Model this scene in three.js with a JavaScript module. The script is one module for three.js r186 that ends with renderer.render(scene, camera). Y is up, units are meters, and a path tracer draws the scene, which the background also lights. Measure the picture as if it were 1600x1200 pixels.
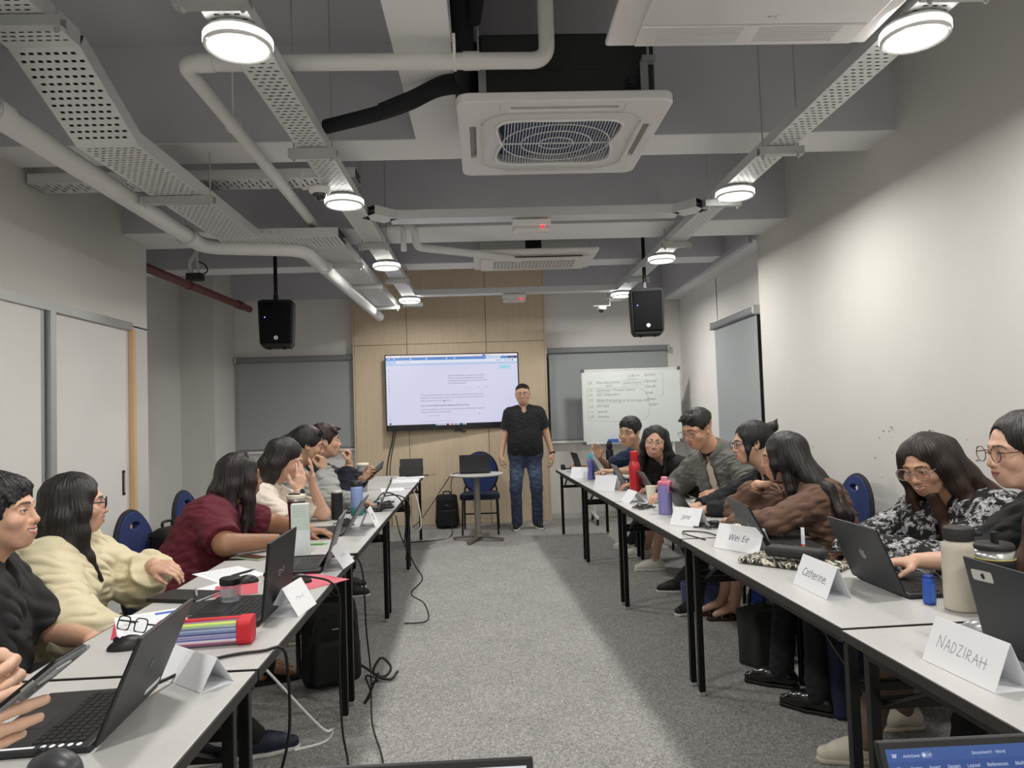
import * as THREE from 'three';
import { RoundedBoxGeometry } from 'three/addons/geometries/RoundedBoxGeometry.js';
import { mergeGeometries, toCreasedNormals } from 'three/addons/utils/BufferGeometryUtils.js';
import { RectAreaLightUniformsLib } from 'three/addons/lights/RectAreaLightUniformsLib.js';
import { createNoise3D, createNoise2D } from 'simplex-noise';

// ---------------------------------------------------------------- camera, exposure, renderer
const scene = new THREE.Scene();
scene.background = new THREE.Color(0x000000);
const camera = new THREE.PerspectiveCamera(56.02, 1600 / 1200, 0.05, 40);
camera.position.set(0, 1.4, 0);
camera.rotation.set(0.0426, -0.0373, -0.0332, 'YXZ');
const renderer = new THREE.WebGLRenderer({ antialias: true });
renderer.toneMapping = THREE.LinearToneMapping;
renderer.toneMappingExposure = 1.0;
renderer.shadowMap.enabled = true;
renderer.shadowMap.type = THREE.PCFSoftShadowMap;
RectAreaLightUniformsLib.init();
const LAMP = 230;          // radiance of the eight round ceiling lamps
const LAMP_COLOR = new THREE.Color().setRGB(1.0, 0.975, 0.93);
const SCREEN = 0.85;      // radiance of the wall television

// ---------------------------------------------------------------- helpers
function rng(seed) { let s = seed | 0; return () => { s = (s + 0x6d2b79f5) | 0; let t = Math.imul(s ^ (s >>> 15), 1 | s); t = (t + Math.imul(t ^ (t >>> 7), 61 | t)) ^ t; return ((t ^ (t >>> 14)) >>> 0) / 4294967296; }; }
const R0 = rng(7);
const noise3 = createNoise3D(rng(11)), noise2 = createNoise2D(rng(12));
const PI = Math.PI, TAU = PI * 2;
const V = (x, y, z) => Array.isArray(x) ? new THREE.Vector3(x[0], x[1], x[2]) : new THREE.Vector3(x, y, z);
const lerp = (a, b, t) => a + (b - a) * t, clamp = (x, a = 0, b = 1) => Math.min(b, Math.max(a, x));
const used = new Map();
function numbered(n) { const k = used.get(n) || 0; used.set(n, k + 1); return k ? `${n}_${String(k).padStart(3, '0')}` : n; }
function tag(o, label, category, group, kind) {
  if (label) o.userData.label = label; if (category) o.userData.category = category;
  if (group) o.userData.group = group; if (kind) o.userData.kind = kind; return o;
}
function thing(name, label, category, p = [0, 0, 0], turn = 0, group) {
  const o = new THREE.Group(); o.name = numbered(name); scene.add(o); o.position.set(p[0], p[1], p[2]); o.rotation.y = turn;
  return tag(o, label, category, group);
}
function prep(g) {
  if (g.index) g = g.toNonIndexed();
  for (const k of Object.keys(g.attributes)) if (!['position', 'normal', 'uv', 'color'].includes(k)) g.deleteAttribute(k);
  if (!g.attributes.normal) g.computeVertexNormals();
  if (!g.attributes.uv) g.setAttribute('uv', new THREE.BufferAttribute(new Float32Array(g.attributes.position.count * 2), 2));
  g.morphAttributes = {}; return g;
}
function merge(list) {
  list = list.flat().map(prep);
  const col = list.some((g) => g.attributes.color);
  if (col) for (const g of list) if (!g.attributes.color) g.setAttribute('color', new THREE.BufferAttribute(new Float32Array(g.attributes.position.count * 3).fill(1), 3));
  return list.length === 1 ? list[0] : mergeGeometries(list);
}
function mesh(name, geos, mat, parent, label) {
  const g = Array.isArray(geos) ? merge(geos) : geos;
  const m = new THREE.Mesh(g, mat); m.name = parent ? name : numbered(name); (parent || scene).add(m);
  if (label) m.userData.label = label; return m;
}
function struct(name, geos, mat, parent) { const m = mesh(name, geos, mat, parent); if (!parent) m.userData.kind = 'structure'; return m; }
function tf(g, p, r, s) {
  const m = new THREE.Matrix4().compose(V(p || [0, 0, 0]), new THREE.Quaternion().setFromEuler(new THREE.Euler(...(r || [0, 0, 0]), 'YXZ')), s ? V(s) : V(1, 1, 1));
  g.applyMatrix4(m); return g;
}
const box = (w, h, d, x = 0, y = 0, z = 0, r) => tf(new THREE.BoxGeometry(w, h, d), [x, y, z], r);
const rbox = (w, h, d, rad, x = 0, y = 0, z = 0, r, seg = 2) => tf(new RoundedBoxGeometry(w, h, d, seg, Math.min(rad, w / 2.01, h / 2.01, d / 2.01)), [x, y, z], r);
const cyl = (r1, r2, h, x = 0, y = 0, z = 0, seg = 20, r) => tf(new THREE.CylinderGeometry(r1, r2, h, seg), [x, y, z], r);
const sph = (r, x = 0, y = 0, z = 0, s, seg = 16, rot) => tf(new THREE.SphereGeometry(r, seg, Math.ceil(seg * 0.7)), [x, y, z], rot, s);
const torus = (R, r, x, y, z, rot, s, a = TAU) => tf(new THREE.TorusGeometry(R, r, 8, 28, a), [x, y, z], rot, s);
const lathe = (pts, seg = 28, x = 0, y = 0, z = 0) => tf(new THREE.LatheGeometry(pts.map((p) => new THREE.Vector2(p[0], p[1])), seg), [x, y, z]);
function rod(a, b, r, seg = 8, r2) {
  a = V(a); b = V(b); const d = b.clone().sub(a), g = new THREE.CylinderGeometry(r2 ?? r, r, d.length(), seg);
  g.applyQuaternion(new THREE.Quaternion().setFromUnitVectors(V(0, 1, 0), d.clone().normalize())); const c = a.add(b).multiplyScalar(0.5); g.translate(c.x, c.y, c.z); return g;
}
function bar(a, b, w, h, up = [0, 1, 0]) { // box from a to b, w across, h along up
  a = V(a); b = V(b); const z = b.clone().sub(a), L = z.length(); z.normalize(); const x = V(up).cross(z).normalize(), y = z.clone().cross(x);
  const g = new THREE.BoxGeometry(w, h, L); g.applyMatrix4(new THREE.Matrix4().makeBasis(x, y, z)); const c = a.add(b).multiplyScalar(0.5); g.translate(c.x, c.y, c.z); return g;
}
function tube(pts, r, seg, rs = 8, closed = false, tension = 0.5) {
  const c = new THREE.CatmullRomCurve3(pts.map((p) => V(p)), closed, 'catmullrom', tension);
  return new THREE.TubeGeometry(c, seg || pts.length * 8, r, rs, closed);
}
function pipe(pts, r, bend, rs = 16) { // straight runs with rounded elbows, closed ends
  const P = pts.map((p) => V(p)), path = new THREE.CurvePath(); let from = P[0];
  for (let i = 1; i < P.length; i++) {
    if (i === P.length - 1) { path.add(new THREE.LineCurve3(from, P[i])); break; }
    const a = P[i].clone().add(P[i - 1].clone().sub(P[i]).setLength(bend)), b = P[i].clone().add(P[i + 1].clone().sub(P[i]).setLength(bend));
    path.add(new THREE.LineCurve3(from, a)); path.add(new THREE.QuadraticBezierCurve3(a, P[i], b)); from = b;
  }
  let list = [];
  for (const c of path.curves) list.push(new THREE.TubeGeometry(c, c.isLineCurve3 ? 1 : 8, r, rs));
  const cap = (p, q) => { const d = q.clone().sub(p).normalize(); const g = new THREE.CircleGeometry(r, rs); g.applyQuaternion(new THREE.Quaternion().setFromUnitVectors(V(0, 0, 1), d)); g.translate(p.x, p.y, p.z); return g; };
  list.push(cap(P[0], P[0].clone().multiplyScalar(2).sub(P[1])), cap(P[P.length - 1], P[P.length - 1].clone().multiplyScalar(2).sub(P[P.length - 2])));
  return list;
}
function ext(pts, depth, bevel = 0, holes = [], seg = 2) {
  const s = pts instanceof THREE.Shape ? pts : new THREE.Shape(pts.map((p) => new THREE.Vector2(p[0], p[1])));
  for (const h of holes) s.holes.push(h instanceof THREE.Path ? h : new THREE.Path(h.map((p) => new THREE.Vector2(p[0], p[1]))));
  return new THREE.ExtrudeGeometry(s, { depth, bevelEnabled: bevel > 0, bevelSize: bevel, bevelThickness: bevel, bevelSegments: seg, curveSegments: 10 });
}
function rrect(w, h, r, x = 0, y = 0) {
  const s = new THREE.Shape(), a = x - w / 2, b = y - h / 2; r = Math.min(r, w / 2, h / 2);
  s.moveTo(a + r, b).lineTo(a + w - r, b).absarc(a + w - r, b + r, r, -PI / 2, 0, false).lineTo(a + w, b + h - r).absarc(a + w - r, b + h - r, r, 0, PI / 2, false).lineTo(a + r, b + h).absarc(a + r, b + h - r, r, PI / 2, PI, false).lineTo(a, b + r).absarc(a + r, b + r, r, PI, PI * 1.5, false);
  return s;
}
const ellipse = (rx, ry, x = 0, y = 0) => { const s = new THREE.Shape(); s.absellipse(x, y, rx, ry, 0, TAU, false); return s; };
function quad(a, b, c, d, uv = [0, 0, 1, 0, 1, 1, 0, 1]) { // flat four-cornered face, a b c d anticlockwise
  const g = new THREE.BufferGeometry(), p = [a, b, c, a, c, d].flat(), t = [0, 1, 2, 0, 2, 3].flatMap((i) => [uv[i * 2], uv[i * 2 + 1]]);
  g.setAttribute('position', new THREE.Float32BufferAttribute(p, 3)); g.setAttribute('uv', new THREE.Float32BufferAttribute(t, 2)); g.computeVertexNormals(); return g;
}
function wuv(g, s = 1) { // box-projected uv in metres
  g = prep(g); const p = g.attributes.position, n = g.attributes.normal, u = g.attributes.uv;
  for (let i = 0; i < p.count; i += 3) {
    let nx = 0, ny = 0, nz = 0; for (let k = 0; k < 3; k++) { nx += Math.abs(n.getX(i + k)); ny += Math.abs(n.getY(i + k)); nz += Math.abs(n.getZ(i + k)); }
    for (let k = 0; k < 3; k++) {
      const j = i + k, x = p.getX(j), y = p.getY(j), z = p.getZ(j);
      if (ny >= nx && ny >= nz) u.setXY(j, x * s, -z * s); else if (nx >= nz) u.setXY(j, z * s, y * s); else u.setXY(j, x * s, y * s);
    }
  }
  return g;
}
const cast = (o) => o.traverse((m) => { if (m.isMesh) { m.castShadow = true; m.receiveShadow = true; } });

// ---------------------------------------------------------------- textures
function dataTex(n, fn, srgb = true, m = n) {
  const d = new Uint8Array(n * m * 4);
  for (let y = 0; y < m; y++) for (let x = 0; x < n; x++) { const c = fn(x / n, y / m, x, y), o = (y * n + x) * 4; if (typeof c === 'number') d[o] = d[o + 1] = d[o + 2] = c; else { d[o] = c[0]; d[o + 1] = c[1]; d[o + 2] = c[2]; } d[o + 3] = 255; }
  const t = new THREE.DataTexture(d, n, m); t.wrapS = t.wrapT = THREE.RepeatWrapping; t.magFilter = THREE.LinearFilter; t.minFilter = THREE.LinearMipmapLinearFilter; t.generateMipmaps = true;
  if (srgb) t.colorSpace = THREE.SRGBColorSpace; t.needsUpdate = true; return t;
}
function canvasTex(w, h, draw) {
  const c = document.createElement('canvas'); c.width = w; c.height = h; const x = c.getContext('2d'); draw(x, w, h);
  const t = new THREE.CanvasTexture(c); t.colorSpace = THREE.SRGBColorSpace; t.magFilter = THREE.LinearFilter; return t;
}
const rep = (t, x, y = x) => { const c = t.clone(); c.repeat.set(x, y); c.wrapS = c.wrapT = THREE.RepeatWrapping; c.needsUpdate = true; return c; };
// tileable noise: value 0..1 over a torus of period p cells
const tileTab = new Float32Array(65536).map(() => R0());
function tnoise(u, v, p) {
  const x = u * p, y = v * p, xi = Math.floor(x), yi = Math.floor(y), fx = x - xi, fy = y - yi, s = fx * fx * (3 - 2 * fx), t = fy * fy * (3 - 2 * fy);
  const h = (a, b) => tileTab[((((a % p) + p) % p) * 197 + (((b % p) + p) % p) * 911 + p * 31) & 65535];
  return lerp(lerp(h(xi, yi), h(xi + 1, yi), s), lerp(h(xi, yi + 1), h(xi + 1, yi + 1), s), t);
}
const fbm = (u, v, p, o = 4) => { let a = 0, w = 0.5, s = 0; for (let i = 0; i < o; i++) { a += w * tnoise(u, v, p); s += w; w *= 0.5; p *= 2; } return a / s; };

// ---------------------------------------------------------------- materials
const M = {};
const std = (color, roughness = 0.6, o = {}) => new THREE.MeshStandardMaterial({ color, roughness, ...o });
const phys = (color, roughness, o = {}) => new THREE.MeshPhysicalMaterial({ color, roughness, ...o });
{
  const carpetC = dataTex(1024, (u, v) => {
    const a = tnoise(u, v, 512), b = tnoise(v + 0.37, u, 256), c = tnoise(u + 0.13, v + 0.7, 128), big = fbm(u, v, 6, 3);
    let k = 0.30 + 0.5 * (a * 0.6 + b * 0.4) + 0.12 * (c - 0.5); k = clamp((k - 0.55) * 1.9 + 0.5); const m = 106 + 140 * k + 14 * (big - 0.5);
    return [m * 1.0, m * 0.993, m * 0.965];
  });
  const carpetB = dataTex(1024, (u, v) => 255 * (0.6 * tnoise(u, v, 512) + 0.4 * tnoise(v + 0.37, u, 256)), false);
  M.carpet = std(0xe2e2e4, 0.98, { map: rep(carpetC, 0.85), bumpMap: rep(carpetB, 0.85), bumpScale: 0.004 });
  const wall = dataTex(512, (u, v) => { const n = fbm(u, v, 4, 5); return 244 + 11 * n; });
  const wallB = dataTex(512, (u, v) => 255 * fbm(u, v, 24, 4), false);
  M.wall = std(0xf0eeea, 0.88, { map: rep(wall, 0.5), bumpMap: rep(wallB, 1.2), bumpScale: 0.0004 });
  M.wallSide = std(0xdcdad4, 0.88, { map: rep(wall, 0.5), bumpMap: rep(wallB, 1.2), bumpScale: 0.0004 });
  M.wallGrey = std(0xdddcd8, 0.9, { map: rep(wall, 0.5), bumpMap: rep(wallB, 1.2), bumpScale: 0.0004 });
  M.ceil = std(0xcacad0, 0.92, { map: rep(wall, 0.5), bumpMap: rep(wallB, 0.8), bumpScale: 0.0006 });
  M.soffit = std(0xefefef, 0.92, { map: rep(wall, 0.5), bumpMap: rep(wallB, 0.8), bumpScale: 0.0006 });
  const wood = dataTex(1024, (u, v) => {
    const g = fbm(u * 1.0, v * 0.06 + 0.2 * tnoise(u, v, 8) * 0.2, 96, 3), f = tnoise(u, v * 0.1, 400), w = fbm(u, v * 0.25, 10, 3);
    const k = 0.5 * g + 0.25 * f + 0.25 * w; return [lerp(212, 238, k), lerp(193, 222, k), lerp(166, 197, k)];
  });
  M.wood = std(0xf0ede8, 0.55, { map: rep(wood, 0.62) });
  M.woodWarm = std(0xe2bd92, 0.6);
  M.white = std(0xe9e9e7, 0.45); M.whiteMetal = std(0xdfe1e0, 0.4, { metalness: 0.15 }); M.pvc = std(0xd8d8d6, 0.42);
  M.trayMetal = std(0xd6d8d7, 0.42, { metalness: 0.25 }); M.galv = std(0xb9bcba, 0.45, { metalness: 0.5 });
  M.black = std(0x0d0d0e, 0.55); M.blackMetal = std(0x101011, 0.4, { metalness: 0.4 }); M.blackMatte = std(0x0b0b0c, 0.85);
  M.darkRubber = std(0x16161a, 0.75); M.foam = std(0x1c1d20, 0.95); M.acGrey = std(0x222524, 0.7);
  M.alu = std(0xb8bbbd, 0.35, { metalness: 0.7 }); M.steel = std(0xc4c4c4, 0.28, { metalness: 0.9 });
  M.blind = std(0xa2a7a9, 0.85); M.blindBar = std(0x7f8386, 0.5);
  M.redPipe = std(0x6b3431, 0.5);
  const tt = dataTex(512, (u, v) => 236 + 14 * fbm(u, v, 8, 4) + 5 * (tnoise(u, v, 200) - 0.5));
  M.tableTop = std(0xc8c7c5, 0.38, { map: rep(tt, 0.8) });
  M.tableEdge = std(0x2a2624, 0.5);
  M.paper = std(0xeceef2, 0.8); M.paperBlue = std(0xdfe4f4, 0.8);
  const fab = dataTex(256, (u, v) => { const a = Math.sin(u * TAU * 48), b = Math.sin(v * TAU * 48); return 205 + 28 * (a * b) + 20 * (tnoise(u, v, 128) - 0.5); });
  const fabB = dataTex(256, (u, v) => 128 + 90 * Math.sin(u * TAU * 48) * Math.sin(v * TAU * 48), false);
  M.fab = fab; M.fabB = fabB;
  M.blueFab = std(0x283c7c, 0.85, { map: rep(fab, 6), bumpMap: rep(fabB, 6), bumpScale: 0.0008 });
  M.navyFab = std(0x1c2442, 0.85, { map: rep(fab, 6), bumpMap: rep(fabB, 6), bumpScale: 0.0008 });
  M.bagFab = std(0x121214, 0.8, { map: rep(fab, 8), bumpMap: rep(fabB, 8), bumpScale: 0.0008 });
  M.laptopGrey = std(0x3c3d40, 0.42, { metalness: 0.55 }); M.laptopBlack = std(0x1b1c1e, 0.45, { metalness: 0.2 }); M.laptopLight = std(0x77787b, 0.4, { metalness: 0.6 });
  M.key = std(0x0c0c0d, 0.6); M.screenOff = phys(0x060708, 0.12, { clearcoat: 0.6 });
  M.cable = std(0x0c0c0d, 0.5); M.cableWhite = std(0xe6e6e4, 0.5);
  M.clear = phys(0xffffff, 0.05, { transmission: 1, thickness: 0, ior: 1.45 });
  M.diffuser = std(0xffffff, 0.5, { emissive: LAMP_COLOR, emissiveIntensity: 4 });
  M.lampRim = std(0xf4f4f2, 0.4, { emissive: LAMP_COLOR, emissiveIntensity: 7 });
}

// ================================================================ THE SETTING
const ZB = -9.66, ZR = 1.7, HC = 3.55;
struct('floor', [wuv(box(7.4, 0.2, 12.2, -0.4, -0.1, -4.1))], M.carpet);
struct('ceiling', [wuv(box(7.4, 0.2, 12.2, -0.4, HC + 0.1, -4.1))], M.ceil);
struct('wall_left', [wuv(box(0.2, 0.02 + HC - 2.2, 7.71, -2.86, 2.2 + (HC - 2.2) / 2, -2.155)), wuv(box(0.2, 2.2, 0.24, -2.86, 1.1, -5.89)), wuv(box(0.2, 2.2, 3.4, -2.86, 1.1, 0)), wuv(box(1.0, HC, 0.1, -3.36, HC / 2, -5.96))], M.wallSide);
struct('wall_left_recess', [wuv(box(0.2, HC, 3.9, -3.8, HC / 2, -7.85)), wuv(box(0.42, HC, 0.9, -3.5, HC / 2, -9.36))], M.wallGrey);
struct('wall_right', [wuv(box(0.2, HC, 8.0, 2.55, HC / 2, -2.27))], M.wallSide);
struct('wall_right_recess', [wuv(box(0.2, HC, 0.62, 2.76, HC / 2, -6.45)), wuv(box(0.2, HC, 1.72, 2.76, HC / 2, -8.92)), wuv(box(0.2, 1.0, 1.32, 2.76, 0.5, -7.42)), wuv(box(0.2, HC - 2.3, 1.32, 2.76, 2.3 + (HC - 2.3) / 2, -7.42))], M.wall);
struct('wall_back', [ // openings for the two windows
  wuv(box(0.5, HC, 0.2, -3.5, HC / 2, ZB - 0.1)), wuv(box(2.44, HC, 0.2, -0.43, HC / 2, ZB - 0.1)), wuv(box(0.42, HC, 0.2, 2.65, HC / 2, ZB - 0.1)),
  wuv(box(1.6, 1.02, 0.2, -2.45, 0.51, ZB - 0.1)), wuv(box(1.65, 1.02, 0.2, 1.615, 0.51, ZB - 0.1)),
  wuv(box(1.6, HC - 2.2, 0.2, -2.45, 2.2 + (HC - 2.2) / 2, ZB - 0.1)), wuv(box(1.65, HC - 2.2, 0.2, 1.615, 2.2 + (HC - 2.2) / 2, ZB - 0.1))], M.wall);
struct('wall_rear', [wuv(box(7.4, HC, 0.2, -0.4, HC / 2, ZR + 0.1))], M.wall);
struct('wall_back_upper', [wuv(box(6.1, HC - 3.02, 0.12, -0.25, 3.02 + (HC - 3.02) / 2, ZB + 0.06))], M.ceil);
function beam(name, x0, x1, y, z0, z1) {
  const h = HC - y, b = struct(name, [wuv(box(x1 - x0, h - 0.004, z0 - z1, (x0 + x1) / 2, y + 0.004 + h / 2, (z0 + z1) / 2))], M.ceil);
  struct('beam_soffit', [wuv(box(x1 - x0, 0.006, z0 - z1, (x0 + x1) / 2, y + 0.003, (z0 + z1) / 2))], M.soffit, b);
}
beam('beam_1', -2.76, 2.45, 2.985, -4.07, -4.39);
beam('beam_2', -3.7, 2.66, 2.89, -5.62, -6.12);
beam('beam_3', -3.7, 2.66, 2.9, -7.02, -7.3);
beam('beam_4', -0.35, -0.10, 2.985, 1.69, -4.07);
beam('beam_5', 2.42, 2.66, 2.88, -6.27, -9.6);
struct('trim_1', [box(0.03, 0.05, 3.3, 2.405, 2.9, -7.95), box(0.05, 0.02, 3.3, 2.4, 2.87, -7.95)], M.ceil);
// windows behind the roller blinds
function windowUnit(n, p, w, h, turn, depth = 0.2) {
  const o = new THREE.Group(); o.name = 'window_' + n; o.position.set(...p); o.rotation.y = turn; scene.add(o); o.userData.kind = 'structure';
  mesh('window_frame', [box(w, 0.05, 0.05, 0, 0.025, -0.1), box(w, 0.05, 0.05, 0, h - 0.025, -0.1), box(0.05, h, 0.05, -w / 2 + 0.025, h / 2, -0.1), box(0.05, h, 0.05, w / 2 - 0.025, h / 2, -0.1), box(0.05, h, 0.05, 0, h / 2, -0.1)], M.white, o);
  mesh('window_pane', [box(w - 0.1, h - 0.1, 0.006, 0, h / 2, -0.11)], M.clear, o);
  mesh('shutter', [box(w, h, 0.02, 0, h / 2, -0.19)], M.wallGrey, o);
  mesh('window_sill', [rbox(w + 0.08, 0.03, 0.14, 0.006, 0, -0.005, 0.02)], M.white, o);
}
windowUnit(1, [-2.45, 1.02, ZB], 1.6, 1.18, 0); windowUnit(2, [1.615, 1.02, ZB], 1.65, 1.18, 0); windowUnit(3, [2.66, 1.0, -7.42], 1.32, 1.3, -PI / 2);
function rollerBlind(label, p, w, h, turn) {
  const o = thing('roller_blind', label, 'blind', p, turn, 'grey roller blinds');
  mesh('cassette', [rbox(w, 0.075, 0.075, 0.02, 0, -0.0375, 0)], M.blindBar, o);
  mesh('end_cap', [rbox(0.03, 0.09, 0.09, 0.02, w / 2 + 0.01, -0.0375, 0)], M.galv, o); mesh('end_cap', [rbox(0.03, 0.09, 0.09, 0.02, -w / 2 - 0.01, -0.0375, 0)], M.galv, o);
  mesh('fabric', [box(w - 0.04, h, 0.004, 0, -0.06 - h / 2, -0.01)], M.blind, o);
  mesh('bottom_bar', [rbox(w - 0.04, 0.028, 0.018, 0.006, 0, -0.06 - h, -0.01)], M.blindBar, o);
}
rollerBlind('wide grey roller blind below the hanging speaker, beside the seated group on the left tables', [-2.475, 2.265, ZB + 0.07], 1.56, 1.16, 0);
rollerBlind('grey roller blind partly hidden behind the whiteboard', [1.65, 2.27, ZB + 0.07], 1.62, 1.17, 0);
rollerBlind('tall grey roller blind on the side wall next to the jutting white wall', [2.6, 2.36, -7.4], 1.3, 1.5, -PI / 2);
// timber feature wall, panel by panel
{
  const o = new THREE.Group(); o.name = 'wall_timber'; scene.add(o); o.userData.kind = 'structure';
  mesh('backing', [box(2.5, 3.41, 0.02, -0.45, 1.705, ZB + 0.13)], M.black, o);
  const xs = [-1.7, -1.01, 0.03, 0.8], ys = [0, 2.37, 3.41];
  for (let i = 0; i < 3; i++) for (let j = 0; j < 2; j++) {
    const w = xs[i + 1] - xs[i] - 0.006, h = ys[j + 1] - ys[j] - 0.005, m = mesh('panel', [wuv(rbox(w, h, 0.02, 0.002, (xs[i] + xs[i + 1]) / 2, (ys[j] + ys[j + 1]) / 2, ZB + 0.15, undefined, 1))], M.wood, o);
    const u = m.geometry.attributes.uv; for (let k = 0; k < u.count; k++) u.setXY(k, u.getX(k) + i * 0.37 + j * 0.21, u.getY(k) + i * 0.71);
  }
  mesh('panel_side', [box(0.02, 3.41, 0.16, -1.71, 1.705, ZB + 0.08), box(0.02, 3.41, 0.16, 0.81, 1.705, ZB + 0.08)], M.wood, o);
}
struct('baseboard_back', [box(1.6, 0.07, 0.012, 1.63, 0.035, ZB + 0.007), box(1.55, 0.07, 0.012, -2.5, 0.035, ZB + 0.007)], M.wallGrey);
// sliding doors in the left wall
function slidingDoor(n, z0, z1, x) {
  const o = new THREE.Group(); o.name = 'door_' + n; o.position.set(x, 0, (z0 + z1) / 2); scene.add(o); o.userData.kind = 'structure';
  mesh('door_panel', [wuv(rbox(0.036, 2.15, z0 - z1, 0.003, 0, 1.085, 0))], M.wall, o);
  mesh('stile', [box(0.042, 2.15, 0.035, 0, 1.085, (z0 - z1) / 2 - 0.018), box(0.042, 2.15, 0.03, 0, 1.085, -(z0 - z1) / 2 + 0.015)], n === 2 ? M.whiteMetal : M.galv, o);
  return o;
}
slidingDoor(1, -1.7, -4.64, -2.79);
{
  const d = slidingDoor(2, -4.74, -5.73, -2.8);
  mesh('door_handle', [rbox(0.012, 0.19, 0.042, 0.008, 0.018, 0.98, -0.41)], M.black, d); mesh('handle_recess', [rbox(0.004, 0.15, 0.02, 0.002, 0.026, 0.98, -0.41)], M.steel, d);
}
struct('trim_2', [box(0.05, 0.06, 4.2, -2.775, 2.19, -3.65), box(0.06, 2.16, 0.06, -2.77, 1.08, -4.69)], M.galv);
struct('trim_3', [box(0.05, 2.17, 0.045, -2.765, 1.085, -5.755)], M.woodWarm);

{ // scuffs and knocks on the white side wall behind the chairs
  const r = rng(31), g = [];
  for (const [y, z, n, sp] of [[1.2, -4.35, 9, 0.1], [1.17, -3.95, 6, 0.1], [1.1, -3.5, 4, 0.16], [1.22, -2.75, 10, 0.07], [1.0, -4.3, 5, 0.2], [1.3, -3.2, 3, 0.25], [0.95, -5.2, 5, 0.2]]) for (let i = 0; i < n; i++) { const k = 0.0025 + 0.004 * r(); g.push(tf(new THREE.CircleGeometry(1, 6), [2.4496, y + (r() - 0.5) * sp * 1.4, z + (r() - 0.5) * sp * 2], [0, -PI / 2, 0], [k * (0.5 + 2.2 * r()), k, 1])); }
  const m = mesh('scuff_mark', g, std(0x8b8479, 0.9), scene.getObjectByName('wall_right')); m.userData.kind = 'stuff';
}

// ================================================================ OVERHEAD: cable trays, pipes, lamps, air conditioning
M.trunkInside = std(0x55575a, 0.8);   // cables and back of the trunking seen through the slots
// A perforated tray is a run of sheet between slots: every slot is a real opening.
function perforated(len, w, rowPitch, slotW, slotL, colPitch, t = 0.0016) { // along -z from 0, centred on x, bottom at y = 0
  const g = [], rows = Math.floor((len - 0.02) / rowPitch), cols = Math.floor((w - 0.012) / colPitch), pos = [];
  const sheet = (x0, x1, z0, z1) => { for (const y of [0, t]) { const a = [x0, y, -z0], b = [x1, y, -z0], c = [x1, y, -z1], d = [x0, y, -z1]; y ? pos.push(a, b, c, a, c, d) : pos.push(a, c, b, a, d, c); } };
  let z = 0;
  for (let r = 0; r < rows; r++) {
    const zs = 0.01 + r * rowPitch + (rowPitch - slotW) / 2; sheet(-w / 2, w / 2, z, zs); z = zs + slotW;
    const off = (r % 2) * colPitch / 2; let x = -w / 2;
    for (let c = 0; c < cols + 1; c++) { const xs = -w / 2 + 0.008 + c * colPitch + off - colPitch * 0.25; if (xs < -w / 2 + 0.004 || xs + slotL > w / 2 - 0.004) continue; sheet(x, xs, zs, z); x = xs + slotL; }
    sheet(x, w / 2, zs, z);
  }
  sheet(-w / 2, w / 2, z, len);
  const b = new THREE.BufferGeometry(); b.setAttribute('position', new THREE.Float32BufferAttribute(pos.flat(), 3)); b.computeVertexNormals(); return b;
}
function traySegment(o, a, b, w, h, spec, skip = '') { // straight tray from a to b (bottom centre)
  const A = V(a), B = V(b), d = B.clone().sub(A), L = d.length(), z = d.clone().normalize().negate(), x = V(0, 1, 0).cross(z).normalize(), y = z.clone().cross(x), m = new THREE.Matrix4().makeBasis(x, y, z).setPosition(A);
  const put = (g) => { g.applyMatrix4(m); return g; };
  mesh('perforated_floor', [put(perforated(L, w, ...spec))], M.trayMetal, o);
  mesh('cover', [put(box(w - 0.002, 0.0016, L, 0, h - 0.001, -L / 2)), put(box(w - 0.01, 0.012, L, 0, 0.026, -L / 2))], M.trunkInside, o);
  const side = (s) => [put(box(0.0018, h, L, s * w / 2, h / 2, -L / 2)), put(box(0.012, 0.0018, L, s * (w / 2 - 0.006), h, -L / 2))];
  if (!skip.includes('l')) mesh('side_rail', side(-1), M.trayMetal, o); if (!skip.includes('r')) mesh('side_rail', side(1), M.trayMetal, o);
}
const SLOT = [0.031, 0.0095, 0.019, 0.034], CROSS = [0.036, 0.011, 0.11, 0.125];
function bolts(o, list) { for (const p of list) mesh('bolt', [sph(0.007, 0, 0, 0, [1, 1, 1], 8)].map((g) => tf(g, p)), M.galv, o); }
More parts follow.
